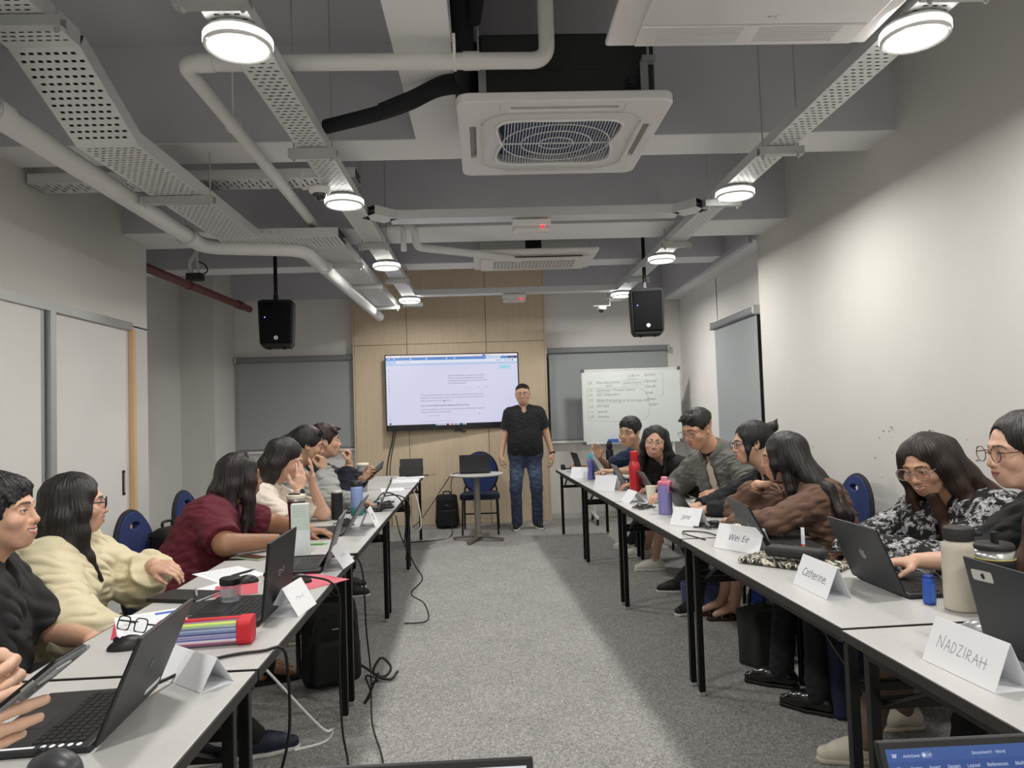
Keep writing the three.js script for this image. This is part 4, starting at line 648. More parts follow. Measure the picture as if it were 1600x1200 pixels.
const NADZIRAH = [[[.14, .62], [.15, .36], [.21, .6], [.225, .33]], [[.25, .62], [.285, .38], [.32, .62]], [[.262, .53], [.312, .53]], [[.345, .62], [.35, .39], [.39, .43], [.40, .54], [.375, .61], [.345, .62]], [[.43, .4], [.48, .4], [.43, .62], [.485, .62]], [[.52, .4], [.52, .62]], [[.555, .63], [.56, .42], [.60, .44], [.60, .51], [.56, .53], [.61, .64]], [[.64, .64], [.675, .44], [.71, .65]], [[.65, .56], [.705, .56]], [[.74, .45], [.74, .66]], [[.80, .45], [.80, .67]], [[.73, .55], [.82, .55]]];
const CARDT = -PI / 2; // lettered face turned to the aisle (-x) on the window-side row
const cr = 0.036;
nameCard('folded white card lettered NADZIRAH in thin pencil', [1.135, TH, -1.70], CARDT + 0.1, { L: 0.23, s: 0.115, b: 0.09, draw: strokes(NADZIRAH, '#9a9aa0', 5) });
nameCard('folded white card lettered Catherine in blue ink, beside the zebra pouch', [1.15, TH, -2.51], CARDT + 0.04, { L: 0.24, s: 0.115, b: 0.088, text: 'Catherine.' });
nameCard('folded white card lettered Wei Ee in blue ink, before the silver oval emblem', [1.15, TH, -3.285], CARDT + 0.56, { L: 0.25, s: 0.12, b: 0.1, text: 'Wei Ee' });
nameCard('folded white card lettered Jane, beside the tangled charger cables', [1.115, TH, -4.03], CARDT + 0.67, { L: 0.19, s: 0.11, b: 0.1, text: 'Jane' });
nameCard('blank folded card seen end-on beside the paper cup', [1.03, TH, -5.15], CARDT + 0.12, { L: 0.2, s: 0.105, b: 0.13 });
nameCard('plain white folded card near the tall red bottle', [0.985, TH, -6.0], CARDT + 0.75, { L: 0.22, s: 0.13, b: 0.1 });
nameCard('folded white card standing behind the lilac bottle with teal cap', [0.94, TH, -7.2], CARDT + 1.1, { L: 0.22, s: 0.12, b: 0.11 });
const scrawl = (seed) => (c, w, h) => { const r = rng(seed); c.strokeStyle = '#6d74a0'; c.lineWidth = 3; c.beginPath(); let x = w * 0.3; c.moveTo(x, h * 0.5); while (x < w * 0.7) { x += 9; c.lineTo(x, h * (0.5 + 0.14 * (r() - 0.5))); } c.stroke(); };
nameCard('blank white folded card beside the nearest laptop on the left tables', [-0.762, TH, -1.905], -0.68, { L: 0.2, s: 0.085, b: 0.09, draw: null, roll: 0 });
nameCard('folded white card with faint writing beside the ringed-emblem laptop', [-0.69, TH, -2.55], PI / 2 - 0.12, { L: 0.17, s: 0.11, b: 0.11, draw: scrawl(4) });
nameCard('folded white card beside the edge-on black laptop', [-0.695, TH, -3.3], PI / 2 - 0.1, { L: 0.17, s: 0.11, b: 0.12, draw: scrawl(5) });
nameCard('folded white card printed with bold black letters', [-0.74, TH, -4.5], PI / 2 + 0.05, { L: 0.2, s: 0.12, b: 0.1, draw: (c, w, h) => { c.fillStyle = '#15151a'; c.font = 'bold 120px sans-serif'; c.textAlign = 'center'; c.fillText('KY', w / 2, h * 0.7); } });

// ---- bottles, cups and cans
const addTo = (name, label, cat, p, turn = 0, group) => thing(name, label, cat, p, turn, group);
{
  let o = addTo('water_bottle', 'tall red plastic bottle with a red screw cap', 'bottle', [1.165, TH, -5.72]);
  const redP = phys(0xd8343c, 0.22, { transmission: 0.25, thickness: 0, clearcoat: 0.3 });
  mesh('body', [lathe([[0, 0], [0.042, 0], [0.046, 0.006], [0.046, 0.09], [0.044, 0.1], [0.046, 0.11], [0.047, 0.2], [0.044, 0.225], [0.032, 0.25], [0.03, 0.255], [0, 0.255]])], redP, o); mesh('cap', [lathe([[0.0, 0.33], [0.028, 0.33], [0.031, 0.322], [0.032, 0.25], [0, 0.25]])], std(0xc8252f, 0.4), o);
  o = addTo('water_bottle', 'purple bottle with a pink looped cap', 'bottle', [1.1, TH, -4.5]);
  mesh('body', [lathe([[0, 0], [0.04, 0], [0.043, 0.005], [0.043, 0.165], [0.038, 0.18], [0.034, 0.185], [0, 0.185]])], std(0x8a84be, 0.5), o); mesh('collar', [lathe([[0.036, 0.18], [0.042, 0.183], [0.042, 0.2], [0.034, 0.206], [0, 0.206]])], std(0xd97b98, 0.5), o); mesh('cap', [lathe([[0.02, 0.205], [0.021, 0.225], [0.018, 0.232], [0, 0.232]])], std(0xe58aa4, 0.5), o); mesh('carry_loop', [torus(0.03, 0.006, 0.03, 0.17, 0.026, [0, 0.7, 0], [0.8, 1.1, 1])], std(0xd97b98, 0.5), o);
  o = addTo('water_bottle', 'lilac translucent bottle with a teal cap, far on the window-side tables', 'bottle', [1.0, TH, -7.0]);
  mesh('body', [lathe([[0, 0], [0.036, 0], [0.038, 0.01], [0.036, 0.05], [0.03, 0.09], [0.036, 0.14], [0.037, 0.175], [0.024, 0.205], [0, 0.205]])], phys(0x9a9ae0, 0.15, { transmission: 0.5, thickness: 0 }), o); mesh('cap', [lathe([[0.024, 0.2], [0.025, 0.245], [0, 0.25]])], std(0x3f9cb0, 0.4), o); mesh('wrist_loop', [torus(0.05, 0.004, 0.035, 0.06, 0.03, [0, 0.5, 0], [0.6, 1.0, 1])], M.black, o);
  o = addTo('flask', 'black flask behind the raised hand near the whiteboard', 'flask', [1.34, TH, -7.9]);
  mesh('body', [lathe([[0, 0], [0.04, 0], [0.042, 0.01], [0.042, 0.22], [0.03, 0.245], [0, 0.25]])], M.black, o); mesh('lid', [lathe([[0.02, 0.24], [0.034, 0.26], [0.036, 0.285], [0.02, 0.31], [0, 0.312]])], M.darkRubber, o); mesh('carry_handle', [torus(0.02, 0.006, 0, 0.305, 0, [0, 0, 0])], M.darkRubber, o);
  o = addTo('paper_cup', 'cream paper cup between the red bottle and the purple bottle', 'cup', [1.195, TH, -5.3]);
  mesh('body', [lathe([[0, 0.001], [0.028, 0.001], [0.03, 0.0], [0.039, 0.092], [0.0385, 0.092], [0.029, 0.006], [0, 0.006]])], std(0xe6e0cc, 0.7), o); mesh('rolled_rim', [torus(0.039, 0.0022, 0, 0.092, 0, [PI / 2, 0, 0])], std(0xe9e4d2, 0.6), o);
  o = addTo('water_bottle', 'cream steel bottle with a black cap, leaning close to the black tumbler', 'bottle', [1.46, TH, -2.22]);
  mesh('body', [lathe([[0, 0], [0.047, 0], [0.05, 0.006], [0.05, 0.185], [0.045, 0.205], [0.036, 0.215], [0, 0.216]], 36)], std(0xcfc8b8, 0.5), o); mesh('cap', [lathe([[0.036, 0.214], [0.042, 0.216], [0.043, 0.25], [0.038, 0.256], [0, 0.256]], 36)], std(0x2e2c2b, 0.6), o); mesh('cap_hinge', [cyl(0.009, 0.009, 0.012, 0.042, 0.236, 0.008, 12, [0, 0, PI / 2]), rbox(0.03, 0.012, 0.02, 0.004, 0.05, 0.232, 0.012)], M.darkRubber, o);
  { const t = canvasTex(128, 512, (c, w, h) => { c.fillStyle = '#cfc8b8'; c.fillRect(0, 0, w, h); c.fillStyle = '#4a4640'; c.save(); c.translate(64, 300); c.rotate(-PI / 2); c.font = '46px sans-serif'; c.textAlign = 'center'; c.fillText('oasis', 0, 16); c.restore(); }); const g = new THREE.CylinderGeometry(0.0503, 0.0503, 0.12, 12, 1, true, -0.28, 0.42); g.translate(0, 0.07, 0); mesh('lettering', [g.rotateY(0.25)], std(0xffffff, 0.5, { map: t }), o); }
  o = addTo('tumbler', 'black tumbler with a steel band and straw lid, in front of the cream bottle', 'tumbler', [1.452, TH, -2.05]);
  mesh('body', [lathe([[0, 0], [0.036, 0], [0.038, 0.004], [0.043, 0.12], [0.049, 0.2], [0, 0.2]], 36)], M.steel, o); mesh('grip_sleeve', [lathe([[0.0385, 0.03], [0.0445, 0.12], [0.0495, 0.175], [0.051, 0.178], [0.051, 0.19], [0.0485, 0.192]], 36)], M.black, o); mesh('ring', [torus(0.0505, 0.002, 0, 0.193, 0, [PI / 2, 0, 0])], std(0xb9a95a, 0.4), o); mesh('steel_band', [lathe([[0.0495, 0.194], [0.0505, 0.22], [0, 0.222]], 36)], M.steel, o); mesh('lid', [lathe([[0.051, 0.219], [0.052, 0.228], [0.046, 0.236], [0, 0.238]], 36)], M.black, o); mesh('spout', [rbox(0.014, 0.04, 0.02, 0.004, -0.005, 0.25, 0.01)], M.black, o);
  o = addTo('drink_can', 'slim blue stick-shaped pack standing beside the cream bottle', 'pack', [1.4, TH, -2.29], 0.4);
  mesh('body', [rbox(0.032, 0.085, 0.032, 0.008, 0, 0.0425, 0)], std(0x2d57b4, 0.35), o); mesh('printed_panel', [rbox(0.022, 0.06, 0.034, 0.004, 0, 0.04, 0)], std(0x4874cc, 0.35), o); mesh('cap', [rbox(0.028, 0.012, 0.028, 0.005, 0, 0.087, 0)], std(0x1f3f94, 0.4), o);
  o = addTo('tumbler', 'tall maroon tumbler with a cream flip lid', 'tumbler', [-1.07, TH, -4.08]);
  mesh('body', [lathe([[0, 0], [0.036, 0], [0.039, 0.006], [0.041, 0.12], [0.049, 0.215], [0, 0.215]], 32)], std(0x4f1f28, 0.45), o); mesh('steel_rim', [lathe([[0.0492, 0.214], [0.05, 0.226], [0, 0.227]], 32)], M.steel, o); mesh('lid', [lathe([[0.05, 0.226], [0.052, 0.232], [0.052, 0.243], [0.048, 0.247], [0, 0.247]], 32)], std(0xd9d4bf, 0.5), o); mesh('flip_straw', [rbox(0.05, 0.014, 0.03, 0.005, -0.012, 0.248, 0.01), rbox(0.014, 0.01, 0.014, 0.003, 0.02, 0.25, 0.02)], std(0x3b2320, 0.5), o);
  o = addTo('water_bottle', 'pale blue bottle with a teal base and black lid', 'bottle', [-0.9, TH, -5.0]);
  mesh('body', [lathe([[0, 0.055], [0.041, 0.055], [0.041, 0.185], [0.037, 0.2], [0, 0.2]])], std(0x8fa6d8, 0.45), o); mesh('silicone_base', [lathe([[0, 0], [0.04, 0], [0.043, 0.006], [0.043, 0.058], [0, 0.058]])], std(0x2c6a6c, 0.7), o); mesh('lid', [lathe([[0.039, 0.198], [0.041, 0.202], [0.041, 0.232], [0, 0.236]])], M.black, o);
  o = addTo('tumbler', 'speckled grey tumbler with a cream lid, far on the left tables', 'tumbler', [-1.13, TH, -6.6]);
  mesh('body', [lathe([[0, 0], [0.034, 0], [0.038, 0.006], [0.052, 0.24], [0, 0.24]])], std(0x8d9096, 0.5), o); mesh('lid', [lathe([[0.053, 0.238], [0.055, 0.244], [0.055, 0.258], [0, 0.262]])], std(0xdcd4be, 0.5), o);
  o = addTo('jar', 'clear plastic jar with a black screw lid', 'jar', [-0.93, TH, -2.64]);
  mesh('body', [lathe([[0, 0.001], [0.034, 0.001], [0.037, 0.006], [0.037, 0.075], [0.034, 0.083], [0.0325, 0.083], [0.0345, 0.074], [0.0345, 0.008], [0, 0.006]], 32)], phys(0xf2f4f6, 0.06, { transmission: 0.92, thickness: 0 }), o); mesh('lid', [lathe([[0, 0.08], [0.036, 0.08], [0.0375, 0.083], [0.0375, 0.1], [0.034, 0.104], [0, 0.104]], 32)], M.black, o); mesh('paper_label', [tf(new THREE.CylinderGeometry(0.0374, 0.0374, 0.028, 20, 1, true, -0.8, 1.6), [0, 0.055, 0])], std(0xb7b4b6, 0.6, { side: THREE.DoubleSide }), o); mesh('contents', [lathe([[0, 0.008], [0.033, 0.008], [0.033, 0.02], [0.026, 0.032], [0, 0.036]], 20)], std(0xcdd0d4, 0.7), o);
  o = addTo('stick_box', 'tall pale green carton standing in front of the edge-on laptop', 'carton', [-0.925, TH, -3.6], 0.15);
  const bt = canvasTex(128, 420, (c, w, h) => { c.fillStyle = '#c9d6cf'; c.fillRect(0, 0, w, h); c.strokeStyle = '#9fb4ab'; c.lineWidth = 2; c.strokeRect(16, 18, 80, 78); scribble(c, 18, 40, 80, 18, 4, '#8ba097', 10, 40); c.fillStyle = '#dfe6e6'; c.fillRect(0, 210, w, 210); for (let i = 0; i < 5; i++) { c.strokeStyle = '#9db2aa'; c.beginPath(); for (let x = 4; x < 124; x += 6) c.lineTo(x, 124 + i * 18 + (x % 12 ? 5 : 0)); c.stroke(); } });
  const bm = std(0xffffff, 0.6, { map: bt }); mesh('carton_body', [box(0.085, 0.245, 0.05, 0, 0.1225, 0)], bm, o); mesh('carton_flap', [rbox(0.083, 0.004, 0.048, 0.001, 0, 0.247, 0)], std(0xd7e0da, 0.6), o);
  o = addTo('flask', 'squat black cylinder standing behind the open laptop, before the pale blue bottle', 'flask', [-1.0, TH, -4.83]);
  mesh('body', [lathe([[0, 0], [0.036, 0], [0.038, 0.004], [0.038, 0.17], [0.035, 0.176], [0, 0.176]])], M.laptopBlack, o); mesh('lid', [lathe([[0.036, 0.176], [0.036, 0.186], [0.03, 0.19], [0, 0.19]])], M.galv, o);
}
// ---- paper, books, phones, mice, pouches
const sheetTex = (seed, extra) => canvasTex(256, 360, (c, w, h) => { c.fillStyle = '#eef0f4'; c.fillRect(0, 0, w, h); scribble(c, 24, 40, 200, 20, 14, '#a9aeb9', 10, seed); if (extra) extra(c); });
const sheetA = sheetTex(51), sheetB = sheetTex(52, (c) => { c.fillStyle = '#4a6fc0'; c.fillRect(150, 30, 80, 40); });
function sheet(name, label, p, turn, w, h, tex, t = 0.0012, mat) { const o = addTo(name, label, 'paper', p, turn); mesh('page', [box(w, t, h, 0, t / 2, 0)], mat || M.paper, o); if (tex) mesh('print', [tf(new THREE.PlaneGeometry(w - 0.004, h - 0.004), [0, t + 0.0005, 0], [-PI / 2, 0, 0])], std(0xffffff, 0.8, { map: tex }), o); return o; }
sheet('printed_sheet', 'printed sheet with a blue chart under the loose spectacles', [-1.13, TH, -2.47], 0.5, 0.21, 0.297, sheetB, 0.002);
sheet('pink_folder', 'thin pink folder edge peeking from under the printed sheet', [-1.13, TH - 0.0, -2.47], 0.42, 0.225, 0.30, null, 0.0008, std(0xc23e5a, 0.6));
sheet('printed_sheet', 'white printed sheet with a pen, before the person in maroon', [-1.13, TH, -3.2], 0.75, 0.21, 0.29, sheetA);
sheet('envelope', 'pink envelope under the edge-on black laptop', [-0.76, TH, -3.02], 0.9, 0.2, 0.3, null, 0.0016, std(0xd86a76, 0.7));
sheet('envelope', 'pink envelope sticking out behind the clear jar', [-1.0, TH, -2.9], 0.3, 0.16, 0.2, null, 0.0016, std(0xcf5a66, 0.7));
sheet('printed_sheet', 'loose white sheet between the black notebook and the jar', [-1.06, TH, -2.98], -0.5, 0.15, 0.21, null);
sheet('paper_stack', 'stack of printed sheets on the farthest left table', [-0.87, TH, -7.55], 0.1, 0.3, 0.42, sheetA, 0.006);
sheet('printed_sheet', 'ruled white sheet by the far end of the left row', [-0.85, TH, -8.0], 0.05, 0.3, 0.21, sheetA);
sheet('printed_sheet', 'sheet lying before the grey speckled tumbler', [-0.88, TH, -6.7], 0.2, 0.21, 0.297, sheetA);
sheet('printed_sheet', 'white sheets before the man in navy', [1.33, TH, -6.5], 0.3, 0.21, 0.3, sheetA, 0.004);
sheet('printed_sheet', 'white sheet under the hand of the man in the grey hoodie', [1.42, TH, -5.0], 0.2, 0.21, 0.297, null, 0.002);
sheet('printed_sheet', 'white sheet behind the black oval-emblem laptop', [1.5, TH, -3.85], 0.4, 0.21, 0.297, sheetA);
sheet('printed_sheet', 'white sheet at the far corner beside the headphones', [0.95, TH, -8.18], 0.2, 0.21, 0.25, sheetA, 0.004);
sheet('receipt', 'crumpled paper slip on the tabletop beside the blue bottle', [-0.84, TH, -5.7], 0.3, 0.2, 0.14, null, 0.004, M.paperBlue);
function book(name, label, p, turn, w, d, t, cover, pages = M.paper) { const o = addTo(name, label, 'notebook', p, turn); mesh('cover', [rbox(w, 0.003, d, 0.001, 0, 0.0015, 0), rbox(w, 0.003, d, 0.001, 0, t - 0.0015, 0), box(0.003, t, d, -w / 2 + 0.0015, t / 2, 0)], cover, o); mesh('page_block', [box(w - 0.008, t - 0.006, d - 0.008, 0, t / 2, 0)], pages, o); return o; }
book('notebook', 'black notebook with a grey edge before the person in cream', [-1.16, TH, -2.80], 1.3, 0.15, 0.21, 0.014, std(0x1d1b19, 0.7));
book('notebook', 'cream notebook, upper of the pair before the grey hoodie', [1.46, TH + 0.022, -4.78], 0.1, 0.16, 0.22, 0.014, std(0xcfcab4, 0.7));
book('notebook', 'cream book, lower of the pair before the grey hoodie', [1.47, TH, -4.74], 0.05, 0.18, 0.25, 0.022, std(0xbdb9a6, 0.7));
book('notebook', 'closed black folder next to the clear jar', [-1.02, TH, -2.62], 0.4, 0.12, 0.18, 0.01, M.darkRubber);
function pen(label, a, b, mat, cap) { const o = addTo('pen', label, 'pen', [a[0], a[1], a[2]]); const d = [b[0] - a[0], b[1] - a[1], b[2] - a[2]]; mesh('barrel', [rod([0, 0, 0], [d[0] * 0.8, d[1] * 0.8, d[2] * 0.8], 0.0045, 10)], mat, o); mesh('tip', [rod([d[0] * 0.8, d[1] * 0.8, d[2] * 0.8], d, 0.0045, 10, 0.0012)], cap || mat, o); }
pen('black pen on the white printed sheet before the person in maroon', [-1.1, TH + 0.007, -3.14], [-1.04, TH + 0.007, -3.26], M.black);
pen('grey pen lying on the black notebook', [-1.14, TH + 0.019, -2.86], [-1.09, TH + 0.019, -2.74], M.alu);
pen('green pen beside the maroon tumbler', [-1.0, TH + 0.006, -3.86], [-0.85, TH + 0.006, -3.86], std(0x58b04a, 0.5));
function phone(label, p, turn, w, d, mat) { const o = addTo('phone', label, 'phone', p, turn); mesh('case', [rbox(w, 0.009, d, 0.004, 0, 0.0045, 0)], mat, o); mesh('glass', [rbox(w - 0.006, 0.0014, d - 0.006, 0.0006, 0, 0.0094, 0)], M.screenOff, o); return o; }
phone('phone in a pale green case lying before the person in maroon', [-1.14, TH, -3.55], 1.0, 0.075, 0.155, std(0x9fae9a, 0.6));
phone('black phone lying on the zebra pouch', [1.38, TH + 0.05, -2.93], 1.25, 0.075, 0.155, M.black);
function mouse(label, p, turn, mat, s = 1) {
  const o = addTo('computer_mouse', label, 'mouse', p, turn);
  const g = new THREE.SphereGeometry(1, 24, 14, 0, TAU, 0, PI / 2); g.scale(0.031 * s, 0.036 * s, 0.055 * s); const P = g.attributes.position; for (let i = 0; i < P.count; i++) { const z = P.getZ(i) / (0.055 * s); P.setX(i, P.getX(i) * (1 - 0.1 * z)); P.setY(i, P.getY(i) * (1 - 0.22 * Math.max(0, z)) + 0.001); } g.computeVertexNormals();
  mesh('shell', [g, cyl(0.03 * s, 0.03 * s, 0.003, 0, 0.002, 0, 24).scale(1, 1, 1.75)], mat, o); mesh('wheel', [cyl(0.008 * s, 0.008 * s, 0.006 * s, 0, 0.028 * s, 0.03 * s, 14, [0, 0, PI / 2])], M.darkRubber, o); mesh('button_seam', [tf(box(0.001, 0.002, 0.03 * s), [0, 0.0285 * s, 0.026 * s], [0.5, 0, 0])], M.darkRubber, o);
}
const mGrey = std(0x3a3b3e, 0.4), mBlack = std(0x17171a, 0.45);
mouse('dark grey computer mouse at the near edge of the left tables', [-0.845, TH, -1.44], -1.9, mGrey, 1.1);
mouse('black computer mouse beside the loose spectacles', [-1.075, TH, -2.2], -1.2, mBlack, 1.05);
mouse('black mouse on the pink envelope beside the ringed-emblem laptop', [-0.78, TH, -2.98], -1.5, mBlack);
mouse('black mouse behind the ringed-emblem laptop, near the printed sheet', [-1.0, TH, -3.02], -1.2, mBlack, 0.9);
mouse('grey mouse at the elbow of the brown sweater', [1.52, TH, -3.62], 1.3, std(0x6a6b6e, 0.4), 1.05);
mouse('black and silver mouse behind the NADZIRAH card', [1.36, TH, -2.0], 1.4, std(0x8d8f92, 0.3, { metalness: 0.3 }), 0.95);
mouse('dark mouse beyond the tall red bottle', [1.42, TH, -5.3], 1.2, mBlack, 1.1);
mouse('pale mouse between the laughing woman and her laptop', [1.36, TH, -6.0], 1.2, M.white, 1.0);
function spectaclesGeo(w = 0.135, lw = 0.048, lh = 0.036, temple = 0.135, r = 0.0016, round = 4) { // at the bridge, lenses in the xy plane, temples to -z
  const rim = (sx) => { const pts = []; for (let i = 0; i < 24; i++) { const a = i / 24 * TAU, c = Math.cos(a), s = Math.sin(a), k = 1 / Math.pow(Math.pow(Math.abs(c), round) + Math.pow(Math.abs(s), round), 1 / round); pts.push([sx * (w / 2 - lw / 2 - 0.002) + c * lw / 2 * k, s * lh / 2 * k, 0]); } return tube(pts, r, 48, 6, true); };
  const g = [rim(1), rim(-1), tube([[-0.011, 0.004, 0], [0, 0.007, 0.002], [0.011, 0.004, 0]], r * 1.1, 10, 6)];
  for (const s of [-1, 1]) g.push(tube([[s * (w / 2), 0.006, -0.002], [s * (w / 2 + 0.003), 0.006, -0.03], [s * (w / 2 + 0.001), 0.004, -temple * 0.7], [s * (w / 2 - 0.006), -0.02, -temple]], r * 1.2, 20, 6));
  const lens = (sx) => tf(new THREE.CircleGeometry(1, 20), [sx * (w / 2 - lw / 2 - 0.002), 0, 0.0002], undefined, [lw / 2 * 0.96, lh / 2 * 0.96, 1]);
  return { frame: g, lens: [lens(1), lens(-1)] };
}
{
  const o = addTo('spectacles', 'black-rimmed spectacles lying on the printed sheet', 'glasses', [-1.15, TH + 0.022, -2.38], -0.5), s = spectaclesGeo(0.142, 0.056, 0.042, 0.14, 0.0022);
  mesh('frame', s.frame.map((g) => tf(g, [0, 0, 0], [-0.35, 0, 0])), M.black, o); for (const g of s.lens) mesh('lens', [tf(g, [0, 0, 0], [-0.35, 0, 0])], M.clear, o);
}
{ // striped pencil pouch
  const o = addTo('pencil_pouch', 'striped see-through pencil pouch with red ends and zip', 'pouch', [-0.85, TH, -2.2], 0.12);
  const tx = canvasTex(64, 256, (c, w, h) => { const cols = ['#c9a08a', '#6f4a8a', '#b84f7a', '#d8d2da', '#5d5fa0', '#8d86b0', '#3b4a86', '#7a90b4', '#56627a', '#8fb06a', '#c8d84a', '#8a7a8a', '#a85a78', '#5a3a5a', '#8a6a96', '#cbb8c8']; cols.forEach((k, i) => { c.fillStyle = k; c.fillRect(0, i * 16, w, 16); c.fillStyle = 'rgba(240,240,250,.55)'; c.fillRect(0, i * 16 + 11, w, 3); }); });
  const prof = rrect(0.075, 0.062, 0.022); const g = new THREE.ExtrudeGeometry(prof, { depth: 0.22, bevelEnabled: true, bevelSize: 0.004, bevelThickness: 0.01, bevelSegments: 3, curveSegments: 8 }); g.translate(0, 0.036, -0.11).rotateY(PI / 2);
  const body = prep(g); { const p = body.attributes.position, u = body.attributes.uv; for (let i = 0; i < p.count; i++) { p.setY(i, p.getY(i) * (1 + 0.06 * Math.sin(p.getX(i) * 60))); u.setXY(i, p.getX(i) * 4, (Math.atan2(p.getZ(i), p.getY(i) - 0.036) / TAU + 0.5) * 2.2); } body.computeVertexNormals(); }
  tx.wrapS = tx.wrapT = THREE.RepeatWrapping;
  mesh('striped_body', [body], phys(0xffffff, 0.22, { map: tx, clearcoat: 0.8, clearcoatRoughness: 0.15 }), o);
  const red = std(0xc8202c, 0.6); const end = new THREE.ExtrudeGeometry(rrect(0.08, 0.068, 0.016), { depth: 0.03, bevelEnabled: true, bevelSize: 0.004, bevelThickness: 0.006, bevelSegments: 3, curveSegments: 8 }); end.translate(0, 0.038, 0).rotateY(PI / 2);
  mesh('red_end', [end.clone().translate(0.1, 0, 0)], red, o); mesh('red_end', [end.translate(-0.13, 0, 0)], red, o); mesh('zip_band', [rbox(0.25, 0.006, 0.02, 0.003, 0, 0.072, -0.01)], red, o);
}
{ // zebra pouch with a black case, highlighter and soft toy-like mouse
  const o = addTo('zebra_pouch', 'black and white zebra-patterned fabric pouch lying flat', 'pouch', [1.235, TH, -2.93], -0.82);
  const zt = canvasTex(512, 512, (c, w, h) => { c.fillStyle = '#d6d0bd'; c.fillRect(0, 0, w, h); c.fillStyle = '#1d1c1b'; const r = rng(77); for (let i = 0; i < 230; i++) { const x = r() * w, y = r() * h, l = 50 + 80 * r(), a = r() * 0.7 + (x > 256 ? 0.2 : 1.3), t = 10 + 12 * r(); c.save(); c.translate(x, y); c.rotate(a); c.beginPath(); c.moveTo(-l / 2, 0); c.quadraticCurveTo(0, -t, l / 2, r() * 10); c.quadraticCurveTo(0, t, -l / 2, 0); c.fill(); c.restore(); } });
  zt.wrapS = zt.wrapT = THREE.RepeatWrapping;
  const g = new RoundedBoxGeometry(0.4, 0.036, 0.2, 4, 0.017); tf(g, [0, 0.019, 0]); const p = g.attributes.position; for (let i = 0; i < p.count; i++) { const x = p.getX(i), z = p.getZ(i); p.setY(i, p.getY(i) * (1 + 0.25 * noise2(x * 14, z * 14)) * (1 - 0.6 * Math.pow(Math.abs(x) / 0.21, 4))); } g.computeVertexNormals();
  mesh('zebra_body', [wuv(g, 5)], std(0xffffff, 0.85, { map: zt }), o); mesh('lining', [rbox(0.16, 0.006, 0.05, 0.003, 0.04, 0.042, -0.03)], std(0xd8cbb2, 0.8), o);
  const c = addTo('soft_case', 'plump black case lying on the zebra pouch', 'case', [1.225, TH + 0.04, -2.88], -0.75); const cg = new RoundedBoxGeometry(0.24, 0.042, 0.1, 5, 0.02); tf(cg, [0, 0.021, 0]); const q = cg.attributes.position; for (let i = 0; i < q.count; i++) q.setZ(i, q.getZ(i) * (1 - 0.35 * Math.pow(Math.abs(q.getX(i)) / 0.12, 3))); cg.computeVertexNormals(); mesh('shell', [cg], std(0x222224, 0.6), c); mesh('zip', [rbox(0.2, 0.004, 0.004, 0.002, 0, 0.024, -0.046)], M.black, c);
  const m = addTo('highlighter', 'white highlighter with a red band standing on end', 'marker', [1.36, TH + 0.012, -3.12]); mesh('barrel', [cyl(0.008, 0.008, 0.075, 0, 0.0375, 0, 14)], std(0xd9d9e2, 0.4), m); mesh('band', [cyl(0.0085, 0.0085, 0.008, 0, 0.03, 0, 14)], std(0xb83a3a, 0.5), m); mesh('cap', [cyl(0.0075, 0.008, 0.03, 0, 0.09, 0, 14)], std(0xeeeef2, 0.4), m);
  const e = addTo('glasses_case', 'white and lime rounded case lying beside the highlighter', 'case', [1.42, TH + 0.0, -3.05], 1.2); mesh('shell', [sph(1, 0, 0.02, 0, [0.075, 0.02, 0.032], 20)], std(0xe3e3dc, 0.5), e); mesh('lime_band', [sph(1, 0.01, 0.021, 0, [0.025, 0.0205, 0.033], 16)], std(0xa8c43a, 0.5), e);
  const k = addTo('keyboard_sleeve', 'tan and teal patterned keyboard cover beside the black oval-emblem laptop', 'keyboard', [1.41, TH, -3.38], 0.1); mesh('mat', [rbox(0.14, 0.006, 0.34, 0.003, 0, 0.003, 0)], std(0xc9a97a, 0.7), k); mesh('teal_strip', [rbox(0.035, 0.002, 0.34, 0.001, -0.06, 0.007, 0)], std(0x5f95a0, 0.7), k); for (let i = 0; i < 9; i++) mesh('key_row', [box(0.08, 0.002, 0.026, 0.015, 0.007, -0.148 + i * 0.037)], std(0xb08a5c, 0.7), k);
  const d = addTo('tablet', 'dark tablet lying flat at the elbow of the brown sweater', 'tablet', [1.535, TH, -3.32], 0.05); mesh('slab', [rbox(0.12, 0.008, 0.3, 0.003, 0, 0.004, 0)], M.darkRubber, d); mesh('glass', [box(0.11, 0.001, 0.285, 0, 0.0085, 0)], M.screenOff, d);
}
